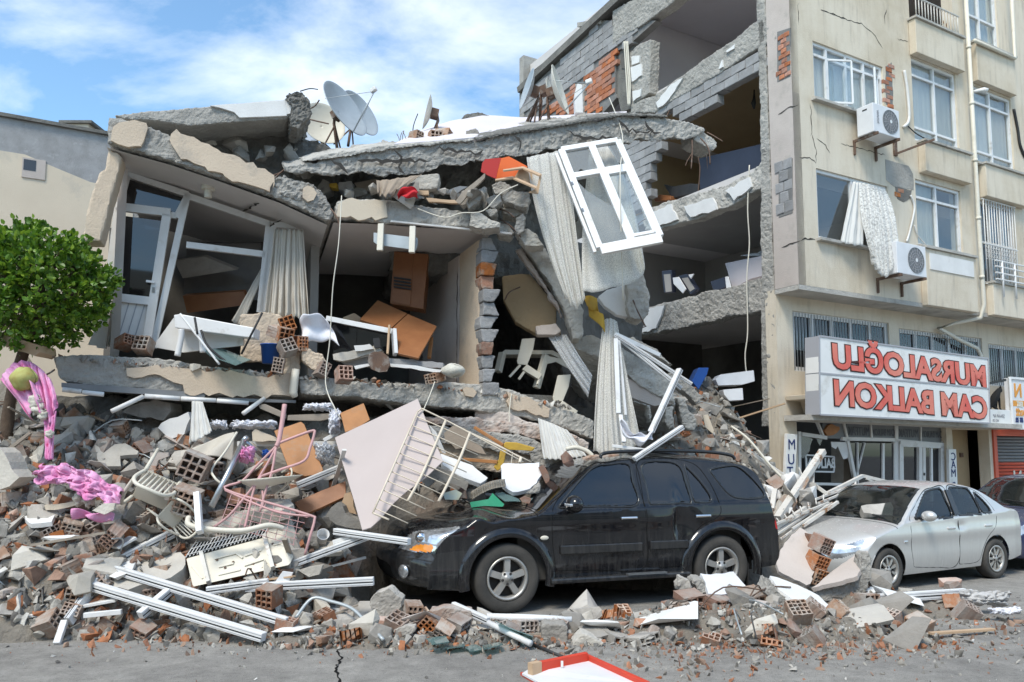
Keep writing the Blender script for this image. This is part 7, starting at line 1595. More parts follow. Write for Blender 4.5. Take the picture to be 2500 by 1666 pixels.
# ---- the clipped tree
def leaf_mat():
 m,t,b=nodes_of('leaf');L=t.links.new;g=t.nodes.new('ShaderNodeNewGeometry');c=t.nodes.new('ShaderNodeValToRGB');e=c.color_ramp.elements
 e[0].color=(.05,.115,.012,1);e[1].position=1;e[1].color=(.28,.41,.04,1);e.new(.55).color=(.11,.23,.02,1);L(g.outputs['Random Per Island'],c.inputs[0]);L(c.outputs[0],b.inputs['Base Color']);b.inputs['Roughness'].default_value=.42
 tl=t.nodes.new('ShaderNodeBsdfTranslucent');L(c.outputs[0],tl.inputs['Color']);ms=t.nodes.new('ShaderNodeMixShader');ms.inputs[0].default_value=.35;L(b.outputs[0],ms.inputs[1]);L(tl.outputs[0],ms.inputs[2]);L(ms.outputs[0],t.nodes['Material Output'].inputs[0])
leaf_mat()
def tree():
 c=at('D',86,664,9.35);base=Vector((c.x-.40,c.y+.25,0));root=thing('clipped_tree','round clipped evergreen tree with glossy leaves before the cream wall','tree',loc=base)
 r_=random.Random(3);rx,ry,rz=.79,.78,.74;V=[];F=[]
 def rad(d):return 1+.16*noise.noise(d*2.2)+.12*noise.noise(d*5)
 def leaf(p,d,s):
  ax=(d+Vector((r_.gauss(0,.5),r_.gauss(0,.5),r_.gauss(.25,.5)))).normalized();sd=ax.orthogonal().normalized();sd=(Matrix.Rotation(r_.uniform(0,6.28),3,ax) @ sd);nn=ax.cross(sd);k=len(V);w_=s*.36
  V.extend([p,p+ax*s*.35+sd*w_+nn*s*.08,p+ax*s*.75+sd*w_*.75+nn*s*.06,p+ax*s-nn*s*.08,p+ax*s*.75-sd*w_*.75+nn*s*.06,p+ax*s*.35-sd*w_+nn*s*.08,p+ax*s*.5-nn*s*.02])
  F.extend([(k,k+1,k+6),(k+1,k+2,k+6),(k+2,k+3,k+6),(k+3,k+4,k+6),(k+4,k+5,k+6),(k+5,k,k+6)])
 tw=bmesh.new()
 for q in range(1100):
  d=Vector((r_.gauss(0,1),r_.gauss(0,1),r_.gauss(0,1))).normalized()
  if d.z<-.55 and r_.random()<.5:continue
  k=rad(d)*(1-.38*r_.random()**2.2)+(.07*r_.random() if r_.random()<.25 else 0);tip=c+Vector((d.x*rx,d.y*ry,d.z*rz))*k
  dd=(d+Vector((r_.gauss(0,.4),r_.gauss(0,.4),.45+r_.gauss(0,.3)))).normalized()
  if q%6==0:tube_bm(tw,[c+(tip-c)*.45,tip],.006,4)
  for n in range(r_.randint(8,12)):
   leaf(tip+dd*r_.uniform(-.12,.03)+Vector((r_.gauss(0,.02),r_.gauss(0,.02),r_.gauss(0,.02))),(dd*.6+d*.5+Vector((r_.gauss(0,.6),r_.gauss(0,.6),r_.gauss(0,.5)))).normalized(),r_.uniform(.05,.085))
 with Under(root):
  pyd('crown',V,F,'leaf');link('twigs',mesh_of(tw),'bark')
  tube('trunk',spline([base,base+Vector((.02,0,1.2)),base+Vector((-.02,.02,2.4)),c+Vector((0,0,-.3)),c]),[.09]*6+[.075]*6+[.065]*6+[.05]*6+[.03],'bark')
  for k in range(7):
   a=k*.9;tube('branch',[c+Vector((0,0,-.35)),c+Vector((math.cos(a)*.35,math.sin(a)*.35,-.05)),c+Vector((math.cos(a)*.62,math.sin(a)*.6,.2))],[.035,.022,.008],'bark')
tree()
plate('wooden_crate','A1',[-20,1390,0,1380,210,1440,215,1480,190,1500,-20,1430],9.2,.35,'wood_pale','pale wooden box end under the clipped tree','box',.006,.1,1)
# ---- pink duvet with a cabbage
def duvet():
 root=thing('pink_duvet','torn pink duvet hanging down over the rubble, with white stuffing','duvet',loc=at('B1',400,1000,8.9))
 f=lambda l:[at('B1',*q) for q in l]
 with Under(root):
  cloth('hanging_cover',f([(0,240,9.0),(90,130,9.05),(200,100,9.1),(300,150,9.1),(385,240,9.05)]),f([(230,540,8.95),(300,420,8.85),(350,560,8.85),(395,600,8.85),(440,440,8.9)]),'cloth_pink',6,.08,40,80,seed=21,mid=f([(20,260,9.0),(240,200,8.9),(290,330,8.85),(360,400,8.85),(430,330,8.9)]))
  cloth('twisted_strip',f([(330,520,8.87),(385,540,8.84),(430,480,8.87)]),f([(350,850,8.75),(375,855,8.72),(400,850,8.75)]),'cloth_pink',3,.03,30,24,seed=22)
  rag('bunched_cover',lambda u,v:at('B1',340+610*u-70*v+40*noise.noise((u*3,v*3,1)),880+225*u+140*v-60*math.sin(u*3.1)+50*noise.noise((u*4,v*2,5)),8.72-.12*v)+Vector((.03*noise.noise((u*9,v*9,2)),-.16*abs(noise.noise((u*5,v*3,7)))-.10*abs(noise.noise((u*11,v*6,3)))-.03*noise.noise((u*25,v*18,4)),.06*noise.noise((u*8,v*7,8)))),'cloth_pink',110,44)
  rag('bunched_cover',lambda u,v:at('B1',560+300*u,1240+40*u+50*v,8.55)+Vector((0,-.05*math.sin(u*11+v*3),.03*math.sin(u*9+v*5))),'cloth_pink',30,10)
  for k,(x,y,s) in enumerate(((265,400,.055),(290,470,.06),(330,520,.05),(275,435,.05),(380,660,.035),(640,1120,.07),(600,1160,.06),(680,1180,.05))):
   rag('stuffing',lambda u,v,x=x,y=y,s=s:at('B1',x,y,8.72 if y>600 else 8.82)+Vector((math.cos(u*6.283)*math.sin(v*3.14),math.sin(u*6.283)*math.sin(v*3.14),math.cos(v*3.14)))*s*(1+.7*noise.noise((u*6+k,v*6,s*9))),'wool',20,12)
 rag('cabbage',lambda u,v:at('B1',180,240,8.92)+Vector((math.cos(u*6.283)*math.sin(v*3.14),math.sin(u*6.283)*math.sin(v*3.14),math.cos(v*3.14)*.95))*.135*(1+.05*math.sin(u*14+v*4)+.04*math.sin(v*17)),'cabbage',32,20);tag(bpy.data.objects['cabbage'],'pale green cabbage resting in the pink duvet','cabbage')
duvet()
# ---- pieces traced on the heap
HP=[
 ('plaster_plate','B2',[-20,300,240,290,480,285,560,300,595,330,560,380,480,480,475,550,400,610,380,660,300,700,120,695,-20,710],((0,300,8.9),(560,300,8.8),(300,700,8.2)),.10,'chunk_pale','large cream plaster plate tilted at the picture edge','plaster slab',.02),
 ('mottled_tile','B2',[360,450,600,330,690,355,490,498],((360,450,8.5),(600,330,8.8),(490,498,8.4)),.05,'chunk_pale','grey mottled slab leaning on the plaster plate','slab',.01),
 ('stone_block','B2',[520,490,640,400,820,350,860,375,850,470,780,560,640,640,530,580],8.45,.35,'chunk','big grey stone between plaster plate and white profiles','concrete chunk',.02),
 ('stone_block','B2',[-10,780,120,755,250,770,245,820,190,870,60,900,-10,880],8.1,.3,'chunk','rounded grey stone at the foot of the plaster plate','concrete chunk',.02),
 ('concrete_slab','B2',[890,590,1000,480,1200,380,1480,330,1520,370,1500,470,1400,540,1150,600,1050,640,920,620],((890,590,8.4),(1480,330,8.8),(1150,600,8.35)),.25,'chunk_pale','broad concrete slab behind the crossing white profiles','concrete slab',.02),
 ('terrazzo_plate','B1',[725,745,960,730,1060,790,1050,815,920,825,925,905,760,905],((725,745,9.6),(1060,790,9.6),(760,905,9.3)),.05,'chunk_pale','speckled terrazzo plate lying in the heap under the slab','slab',.008),
 ('pink_tile','B1',[1150,800,1290,800,1290,830,1210,860,1200,900,1155,900],9.35,.04,'plaster_pink','pinkish tile fragment beside the white plastic chair','tile',.008),
 ('pink_tile','B1',[1055,1045,1090,980,1245,1050,1240,1115],8.95,.07,'plaster_pink','pinkish plaster bar below the white plastic chair','tile',.008),
 ('pink_tile','B1',[1250,1060,1280,1025,1390,1080,1370,1160,1260,1165],8.9,.05,'plaster_pink','pinkish square tile below the chair beside the hollow brick','tile',.01),
 ('plaster_slab_big','B1',[1210,610,1300,540,1440,490,1455,540,1410,660,1300,700,1260,660],9.9,.15,'plaster_white','white plaster slab leaning beside the hanging sheet','plaster slab',.02),
 ('concrete_lump','B1',[930,490,1040,430,1190,390,1300,420,1310,480,1250,555,1000,510],10.0,.35,'chunk','rounded brown-grey concrete lump below the light tubes','concrete chunk',.02),
 ('corner_block','B1',[-20,760,30,800,90,930,148,990,70,1060,-20,1090],8.7,.3,'chunk_pale','pale concrete corner cut by the picture edge below the duvet','concrete chunk',.015),
 ('wood_lath','B1',[20,790,220,640,235,655,40,810],9.0,.04,'wood_grey','pale lath leaning beside the duvet','lath',0),
 ('plaster_strip','B1',[340,1200,560,1175,585,1200,420,1240,350,1240],8.7,.05,'plaster_cream','cream plaster strip under the bunched duvet','plaster slab',.01),
 ('plaster_flake','B1',[165,1270,260,1240,420,1255,395,1330,240,1345],((165,1270,8.8),(420,1255,8.8),(240,1345,8.5)),.05,'plaster_white','flaking white plaster piece under the duvet','plaster slab',.02),
 ('mottled_tile','B1',[705,1245,790,1190,880,1190,870,1240,800,1275],8.5,.04,'chunk_pale','small pale tile at the end of the duvet','tile',.008),
 ('white_strip','B3',[560,402,1330,402,1330,440,560,440],10.0,.05,'pvc_dusty','horizontal white profile behind the brown boards','window profile',0),
 ('brown_board','B3',[845,320,1050,250,1075,270,1220,618,1205,650,1080,668,960,620],((845,320,9.7),(1050,250,9.8),(1080,668,9.4)),.05,'wood_orange','large brown cupboard board leaning in the heap','board',0),
 ('brown_board','B3',[1350,185,1530,108,1578,235,1480,300,1388,330,1360,215],((1350,185,9.8),(1530,108,9.9),(1388,330,9.6)),.12,'wood_orange','orange-brown drawer front above the pink board','board',0),
 ('brown_plank','B3',[1000,870,1200,780,1390,705,1395,820,1200,910,1060,965],((1000,870,9.3),(1390,705,9.5),(1060,965,9.2)),.04,'wood_brown','dark brown plank half buried beside the pink board','plank',0),
 ('wood_plank','B3',[950,200,1280,188,1285,225,1200,245,945,240],10.1,.08,'wood_grey','pale wooden plank lying under the floor slab','plank',0),
 ('wood_plank','B3',[725,125,770,115,925,185,930,225,890,215,735,150],10.1,.08,'wood_grey','pale wooden plank sloping under the floor slab','plank',0),
 ('wood_end','B3',[1345,905,1385,800,1430,790,1475,960,1380,935],9.2,.06,'wood_pale','pale broken chipboard end beside the pink board','board',.01),
 ('plaster_lump','B3',[640,910,720,860,830,840,970,840,995,885,900,930,730,950],((640,910,9.1),(970,840,9.2),(730,950,8.9)),.12,'chunk_pale','cream plaster chunk behind the pink rack','plaster slab',.02),
 ('plaster_lump','B3',[675,330,700,305,840,370,870,400,680,400],9.9,.1,'plaster_cream','triangular cream plaster piece behind the pink rack','plaster slab',.012),
 ('concrete_wedge','B3',[1245,960,1330,870,1370,900,1390,950,1500,1000,1520,1075,1420,1065,1320,1040],9.0,.3,'chunk','grey concrete wedge below the pink board','concrete chunk',.02),
 ('white_shard','B3',[850,1480,910,1395,990,1405,960,1470,905,1535],8.35,.012,'white_panel','small white panel standing on the white rail','panel',0),
 ('white_foam','B3',[1030,1390,1110,1365,1215,1350,1190,1420,1110,1440],8.7,.08,'chunk_pale','white crumbly plaster beside the bumper','plaster slab',.03),
 ('white_foam','B3',[1290,1160,1350,1140,1440,1135,1460,1165,1380,1250,1300,1205],8.85,.05,'plaster_white','white plaster flake under the forked profile','plaster slab',.02),
 ('pink_board','B4',[55,372,690,74,770,280,885,552,750,680,600,790,500,880,400,1000,330,1062,265,1080,200,850],((55,372,9.3),(690,74,9.7),(265,1080,8.75)),.025,'board_pink','large pale pink board standing on its corner beside the bonnet','board',0),
 ('white_board','B4',[865,495,1000,545,1110,585,1225,680,1170,725,1000,660,880,580],((865,495,10.3),(1110,585,10.3),(1170,725,10.0)),.06,'plaster_white','white sheet of plaster behind the cream drying rack','plaster slab',.01),
 ('white_board','B4',[780,280,830,330,905,495,880,490,820,400],9.9,.03,'plaster_white','thin white sheet edge behind the pink board','plaster slab',0),
 ('grey_slab','B4',[700,680,820,590,900,620,1080,720,1060,780,940,720,830,700,760,760],10.0,.2,'chunk','grey slab under the white plaster sheet','concrete slab',.02),
 ('brown_cloth_bundle','B4',[890,340,960,280,1050,300,1090,400,1180,450,1210,500,1100,470,980,460,900,400],10.5,.3,'cloth_tan','brown bundle of clothes under the cracked slab','clothes',.03),
]
for i,(nm,cr_,l,Ys,t,m_,lab,cat_,jg) in enumerate(HP):plate(nm,cr_,l,Ys,t,m_,lab,cat_,jg,.08,300+i,bev=0 if jg else .004)
def loose(name,mesh,m,crop,x,y,Y,rot,s,label,cat):
 o=bpy.data.objects.new(name,variant(mesh,m));COL.objects.link(o);o.location=at(crop,x,y,Y);o.rotation_euler=rot;o.scale=(s,s,s);tag(o,label,cat);return o
loose('red_brick',SB[0],'brick_clay','B2',280,425,8.45,(.2,-.5,.6),1.35,'single red brick lying on the cream plaster plate','brick')
loose('hollow_brick',BR[2],'brick_dusty','B2',590,115,8.7,(.3,.3,.5),1.05,'hollow brick with four columns of holes below the duvet end','brick');loose('hollow_brick',BR[4],'brick_dusty','B3',165,850,8.9,(.2,.35,.1),1.35,'large hollow brick with square holes left of the white post','brick')
loose('hollow_brick',BR[1],'brick_clay','B2',930,185,8.6,(.6,.7,.4),1.1,'orange hollow brick tilted beside the white triangle panel','brick');loose('hollow_brick',BR[0],'brick_clay','B2',2210,690,8.15,(.2,.1,-.3),1.0,'hollow brick behind the long white rail','brick')
loose('hollow_brick',BR[0],'brick_dusty','B3',240,590,9.1,(.1,.4,.2),1.5,'dusty hollow brick standing beside the steel pole','brick');loose('hollow_brick',BR[3],'brick_dusty','B2',620,690,8.2,(.1,.2,.2),.9,'yellowish hollow brick under the white profile','brick')
for i,(x,y,Y,m_,lab) in enumerate(((1170,420,8.25,'chunk','dark concrete block at the bumper foot'),(1560,560,8.1,'brick_dusty','mortar-covered brick block before the front wheel'))):
 plate('front_block','B6',([1010,420,1060,330,1170,288,1290,375,1280,440,1150,565,1060,500],[1490,520,1510,475,1680,455,1850,480,1865,560,1840,640,1560,630])[i],Y,.25,m_,lab,'concrete block',.012,.06,340+i,rg=(.02,.02,.08,.012,.03))
loose('hollow_brick',BR[1],'brick_dusty','B6',1370,500,8.1,(.1,.1,.3),1.15,'yellow-stained hollow block beside the dark concrete block','brick')
plate('flat_stone','B6',[1200,650,1250,610,1390,600,1400,640,1350,680,1220,690],7.75,.15,'chunk','flat grey stone on the street before the blocks','concrete chunk',.015,.06,345,rg=(.02,.02,.08,.012,.03))
for i,l in enumerate(([1480,700,1640,680,1670,730,1530,750],[1800,770,1890,750,1960,790,1840,810],[1630,770,1790,740,1800,760,1650,785],[1940,760,2090,730,2110,750,1960,790],[2040,560,2160,620,2353,690,2353,730,2180,700])):
 plate('glass_piece','B6',l,((l[0],l[1],7.55+.1*(i==4)),(l[2],l[3],7.7),(l[4],l[5],7.5)),.008,'glass_shard',('greenish glass sheet leaning on rubble before the front wheel','flat greenish glass triangle on the street','narrow strip of glass on the street','jagged glass piece beside the flat triangle','long glass pane under the white tube')[i],'glass',.006,.05,i)
# ---- white window profiles on the left heap
for i,(cr_,l,w_,h_,lab) in enumerate((
 ('B2',[600,560,8.35,2165,1030,7.72],.085,.085,'long white profile sloping down to the street, nearest of the crossing ones'),
 ('B2',[880,455,8.5,2353,905,7.9],.05,.09,'upper long white profile with a dark groove, sloping to the street'),
 ('B2',[880,445,8.55,1420,175,9.0],.07,.10,'white profile rising to the back from the crossing corner'),
 ('B2',[870,470,8.5,560,900,8.0],.06,.11,'white profile leaning down to the street from the crossing corner'),
 ('B2',[530,900,7.98,465,1090,7.78],.06,.06,'broken white profile end touching the street'),
 ('B2',[250,850,8.05,960,720,8.25],.14,.03,'flat white plank lying behind the leaning profiles'),
 ('B2',[1150,850,8.0,1400,640,8.3],.08,.08,'short white profile with an open end pointing at the viewer'),
 ('B2',[1000,820,8.1,690,850,8.05],.05,.05,'thin white profile lying on the street rubble'),
 ('B6',[0,285,8.35,1050,232,8.3],.06,.085,'horizontal white rail with an open grooved end before the bumper'),
 ('B3',[975,1345,8.75,1590,1120,8.85],.06,.08,'white profile joining the forked frame, rising behind the conditioner'),
 ('B3',[1310,1090,8.9,1880,1170,8.45],.07,.07,'white profile of the forked frame pointing at the bonnet'),
 ('B3',[330,1545,8.3,800,1480,8.35],.06,.08,'lower white rail running under the conditioner'),
 ('B3',[1020,740,9.3,1360,600,9.5],.06,.08,'grey-white profile stub behind the pink rack'),
 ('B3',[1225,395,9.9,1345,330,9.9],.04,.05,'short white profile above the brown board'),
 ('B1',[880,1530,8.6,1020,1450,8.75],.16,.03,'white triangular panel standing behind the profiles'),
 ('B8',[1070,1135,9.0,1740,1090,9.4],.05,.10,'long white profile on the street before the silver car'),
 ('B8',[1125,1215,8.95,1205,1410,8.35],.09,.05,'short white profile lying upright toward the viewer on the street'),
 ('B8',[770,1265,8.75,1065,1272,8.75],.06,.05,'pale flat lath on the street before the leaning wall pieces'),
 ('B8',[780,1235,8.9,1110,1238,8.95],.03,.03,'thin pale lath behind the flat lath'),
 ('B6',[1700,430,8.35,1990,560,8.0],.05,.07,'white profile end poking out before the front tyre'))):
 beam('white_profile',cr_,*l,w_,h_,'pvc' if i not in (5,12) else 'pvc_dusty',lab,'window profile',groove=h_>.06)
o=tube('white_tube',[at('B6',1990,575,7.95),at('B6',2340,745,7.55)],.03,'pvc',None,10);tag(o,'round white tube lying on the street before the car','tube')
o=tube('white_pipe',[at('B6',1980,525,8.2),at('B6',2353,535,8.25),at('B7',460,385,8.25)],.035,'pvc',None,10);tag(o,'broken white drain pipe along the car sill','pipe')
o=tube('black_tube',[at('B7',215,515,7.75),at('B7',410,600,7.3)],.015,'plastic_black',None,8);tag(o,'thin dark tube between the white tube and the red frame','tube')
wire('bent_strip','B6',[410,535,8.0,545,375,8.15,700,400,8.1,865,455,8.0,980,560,7.85,1130,715,7.6],.018,'galvanised','bent grey aluminium strip on the rubble before the bumper','metal strip',5,5)
for i,(cr_,x1,y1,x2,y2,m_,lab) in enumerate((('B2',1900,1000,2180,1110,'rusty','rusty flat bar under the long white profile end'),('B2',250,275,870,170,'wood_grey','thin grey stick lying over the bricks'),('B6',600,545,890,585,'galvanised','short aluminium channel before the bumper blocks'),('B3',40,1010,240,1060,'galvanised','thin wire rod behind the conditioner'),('B4',20,1360,290,1290,'pvc_dusty','grey-white strip beside the bumper'))):
 o=bar('thin_bar',at(cr_,x1,y1,8.0+.3*i),at(cr_,x2,y2,7.85+.4*i),.03,.025,m_);tag(o,lab,'bar')
# ---- fallen air conditioner
fa=thing('air_conditioner','rusty cream air conditioner lying on its back in the heap','air conditioner',loc=at('B3',560,1500,8.6))
aq=[at('B3',165,1305,8.65),at('B3',905,1105,8.85),at('B3',972,1348,8.6),at('B3',215,1520,8.4)]
an=(aq[1]-aq[0]).cross(aq[3]-aq[0]).normalized();an=an if an.y<0 else-an
au=Vector((0,.36,.17))
with Under(fa):
 prism('casing',aq,au,'plastic_cream',None,None,.02)
 def aP(u,v,d=0):return aq[0].lerp(aq[1],u).lerp(aq[3].lerp(aq[2],u),v)+an*d
 for u in (.17,.82):
  bar('foot_rail',aP(u,-.04,.02),aP(u,1.02,.02),.07,.04,'white_rusty',None,an.cross(aP(u,1)-aP(u,0)))
  bar('rail_slot',aP(u,.15,.045),aP(u,.8,.045),.02,.006,'gap_black',None,an.cross(aP(u,1)-aP(u,0)))
 for l in ((.28,.25,.5,.25),(.5,.25,.55,.45),(.3,.55,.45,.55),(.58,.4,.75,.36),(.28,.8,.5,.8),(.05,.3,.12,.8),(.55,.7,.75,.65),(.88,.3,.96,.3)):bar('pressed_rib',aP(l[0],l[1],.004),aP(l[2],l[3],.004),.02,.012,'plastic_cream',None,an)
 for u,v in ((.3,.3),(.45,.5),(.42,.55),(.36,.62),(.88,.25),(.9,.7),(.6,.85)):bm=bmesh.new();bmesh.ops.create_circle(bm,cap_ends=True,radius=.014,segments=10,matrix=Matrix.Translation(aP(u,v,.003)) @ an.to_track_quat('Z','Y').to_matrix().to_4x4());link('screw_hole',mesh_of(bm),'rusty')
 tq=[aq[0]+Vector((0,.01,.02)),aq[0].lerp(aq[1],.8)+Vector((0,.01,.02))]
 for k in range(22):a=tq[0].lerp(tq[1],k/21);tube('grille_wire',[a,a+au+Vector((0,0,.02))],.006,'pvc',None,4)
 for k in range(4):tube('grille_wire',[tq[0]+au*(.05+.3*k)+Vector((0,0,.015)),tq[1]+au*(.05+.3*k)+Vector((0,0,.015))],.006,'pvc',None,4)
 prism('grille_back',[tq[0]-Vector((0,0,.012)),tq[1]-Vector((0,0,.012)),tq[1]+au*.98-Vector((0,0,.012)),tq[0]+au*.98-Vector((0,0,.012))],(0,0,.004),'gap_black')
 tube('hose',spline([at('B3',190,985,8.6),at('B3',195,1040,8.5),at('B3',350,1075,8.5),at('B3',600,1085,8.55),at('B3',800,1045,8.65),at('B3',915,1070,8.75)]),.03,'plastic_cream')
beam('white_profile','B3',255,800,8.6,275,1100,8.35,.085,.06,'pvc','upright white post before the fallen air conditioner','window profile',up=(1,0,0))
# ---- steel pole, pink rack, cream drying rack
sp_=thing('steel_pole','bent steel pole leaning in the heap','pole',loc=at('B3',365,890,8.8))
with Under(sp_):
 tube('pole',[at('B3',615,395,9.3),at('B3',365,900,8.75)],.034,'steel',None,12);tube('side_arm',[at('B3',620,400,9.3),at('B3',765,520,9.5)],.025,'steel',None,10);tube('collar',[at('B3',612,375,9.3),at('B3',635,395,9.3)],.045,'steel',None,12)
pk=thing('pink_rack','collapsed pink metal clothes rack with wire mesh','clothes rack',loc=at('B3',740,1000,8.8))
T3=lambda l,Y0=9.2,Y1=8.7:[at('B3',x,y,Y0+(Y1-Y0)*min(1,max(0,(y-120)/1000))) for x,y in pairs(l)]
with Under(pk):
 for l,r_ in (([925,120,905,260,880,400,860,440],.028),([880,415,1010,365,1140,320,1152,345,1120,450,1075,550,900,615,750,668],.016),([880,420,700,600,600,705,470,770,900,900,1130,972,1155,1000,1120,1130,1080,1270],.015),([870,430,800,560,700,740,640,980,620,1060],.014),([860,440,830,620,780,780,735,940],.014),([750,665,620,830,500,970,380,1060],.015),([470,775,700,880,900,950,1120,975],.013),([735,930,760,880,755,780],.012)):
  tube('rack_tube',spline(T3(l),4),r_,'metal_pink',None,8)
 bm=bmesh.new()
 for k in range(9):tube_bm(bm,T3([520+k*65,800+k*18,430+k*70,1040+k*20]),.004,4)
 for k in range(6):tube_bm(bm,T3([500-10*k,840+k*40,1100-20*k,985+k*42]),.004,4)
 o=link('wire_mesh',mesh_of(bm),'metal_pink');o['kind']='stuff'
dk=thing('drying_rack','cream wire drying rack leaning over the pink board','drying rack',loc=at('B4',345,950,8.7))
def D4(x,y):return at('B4',x,y,8.72+.0009*(950-y)+.00045*(x-345)-.02)
with Under(dk):
 for l,r_ in (([690,172,345,950],.012),([905,240,730,640,612,860],.018),([1092,332,1000,560,850,862],.018),([720,150,905,240,1090,335,1300,430,1480,530],.010),([690,172,720,150],.01),([345,950,470,1002],.012),([1480,525,1470,565],.02),([1090,335,1560,560],.008),([905,240,1500,560],.008)):
  tube('rack_rail',spline([D4(x,y) for x,y in pairs(l)],4),r_,'metal_cream',None,6)
 for k in range(11):
  t=(k+.5)/11;x,y=690-345*t,172+778*t;L_=520-12*k if k<6 else 430-35*(k-5);tube('rack_wire',[D4(x,y),D4(x+L_*.5,y+L_*.22),D4(x+L_,y+L_*.45)],.007,'metal_cream',None,5)
# ---- plastic chairs, bowl, cloths in the heap
def garden_chair(crop,x,y,Y,rot,s,label):
 c=thing('garden_chair',label,'chair',loc=at(crop,x,y,Y),rot=rot);c.scale=(s,s,s)
 def g(name,o):return o
 bm=bmesh.new();box_bm(bm,(0,0,.42),(.44,.42,.025));bmesh.ops.bevel(bm,geom=bm.edges[:],offset=.01,segments=2,affect='EDGES');link('seat',mesh_of(bm),'plastic_cream',c)
 tube('back_frame',spline([(-.20,.20,.42),(-.23,.26,.7),(-.16,.30,.86),(0,.32,.90),(.16,.30,.86),(.23,.26,.7),(.20,.20,.42)],5),.022,'plastic_cream',c)
 for k in range(7):tube('back_slat',[(-.15+.05*k,.21,.44),(-.15+.05*k,.30,.85)],.012,'plastic_cream',c,6)
 for sx in (-1,1):
  for yy,y2 in ((-.19,-.23),(.19,.25)):tube('leg',[(sx*.20,yy,.42),(sx*.24,y2,0)],[.026,.018],'plastic_cream',c)
  tube('armrest',spline([(sx*.23,.25,.66),(sx*.27,.0,.66),(sx*.26,-.2,.62),(sx*.22,-.2,.43)],4),.022,'plastic_cream',c)
 return c
garden_chair('B1',1300,960,9.35,(R(120),R(25),R(15)),.95,'white plastic garden chair upturned under the hanging sheet')
garden_chair('B1',1270,1200,9.0,(R(60),R(130),R(20)),.6,'white plastic garden chair half buried beside the hollow brick')
o=rag('plastic_bowl',lambda u,v:at('B3',815,680,9.0)+Vector(((.06+.30*v)*math.cos(u*6.283)*1.0,(.04+.18*v)*math.sin(u*6.283),-.10*(1-v*v)+.03*math.cos(u*6.283))),'plastic_cream',40,10);tag(o,'shallow cream plastic basket among the pink rack tubes','basket')
wire('hose','B3',[560,330,9.3,470,480,9.2,370,610,9.1,390,680,9.0,440,725,9.0],.014,'plastic_cream','thin white hose hanging beside the steel pole','hose');wire('hose','B3',[860,805,9.1,950,720,9.1,980,640,9.1,960,600,9.15,900,640,9.15],.01,'plastic_cream','white cable loop behind the pink rack','cable')
cloth('hanging_sheet',[at('B3',215,95,9.75),at('B3',260,95,9.75),at('B3',300,100,9.75)],[at('B3',195,420,9.6),at('B3',280,380,9.55),at('B3',372,325,9.6)],'curtain_white',4,.03,20,36,seed=31);tag(bpy.data.objects['hanging_sheet'],'white sheet hanging straight down from under the slab','cloth')
rag('canvas_sheet',lambda u,v:at('B3',145+410*u-40*v*u,490-170*u+200*v*u+20*v+20*math.sin(u*6),9.5-.25*v)+Vector((0,-.05*math.sin(u*8+v*3),.03*math.sin(u*5+v*6))),'curtain_cloth',40,24);tag(bpy.data.objects['canvas_sheet'],'cream canvas sheet spread below the hanging white sheet','cloth')
for i,(cr_,x,y,Y,w_,h_,m_,lab) in enumerate((('B3',690,275,10.0,330,60,'cloth_white','bluish white rag under the floor slab'),('B3',430,275,9.95,120,60,'cloth_white','crumpled white bag beside the bluish rag'),('B3',1180,140,10.2,220,50,'cloth_white','white cloth strip under the floor slab'),('B3',1315,260,9.85,80,150,'cloth_white','white cloth hanging beside the drawer front'),('B3',1240,500,9.6,150,150,'plastic_sheet','crumpled clear plastic bag beside the pink board'),('B3',640,505,9.3,110,120,'cloth_pink','pink cloth behind the steel pole'),('B4',50,240,9.95,70,150,'cloth_white','white cloth behind the orange drawer front'),('B3',800,500,9.4,60,50,'plastic_blue','small blue rag behind the pink rack'),('B8',1890,1130,9.3,360,110,'cloth_grey','grey dusty sheet draped over the profile end on the street'),('B8',2040,1225,8.9,220,40,'cloth_white','white cloth tail lying on the street'))):
 k=CROP[cr_][2]/FOC*Y
 def cf(u,v,i=i,k=k,w_=w_,h_=h_):
  e=1+.30*noise.noise((u*2.5+i*7,v*2.5,2));n1_=noise.noise((u*4+i*3,v*3.5,9));n2_=noise.noise((u*11,v*9+i,4));n3_=noise.noise((u*23+i,v*19,6))
  return at(cr_,x,y,Y)+Vector(((u-.5)*w_*k*e,-.12*math.sin(u*3.1)*math.sin(v*3.1)-.10*abs(n1_)-.05*n2_-.02*n3_,(.5-v)*h_*k*(1+.5*noise.noise((u*3+i,v,1)))+.03*n2_))
 o=rag('crumpled_cloth',cf,m_,60,30);tag(o,lab,'cloth')
o=bmesh.new();lathe_bm(o,[(.001,-.06),(.055,-.06),(.065,.07),(.07,.07),(.06,.065),(.05,-.05)],n=18,M_=Matrix.Translation(at('B3',1215,1135,8.95)) @ Euler((.9,.5,0)).to_matrix().to_4x4());tag(link('plastic_cup',mesh_of(o),'pvc',None,True),'white plastic tub lying behind the forked profile','tub')
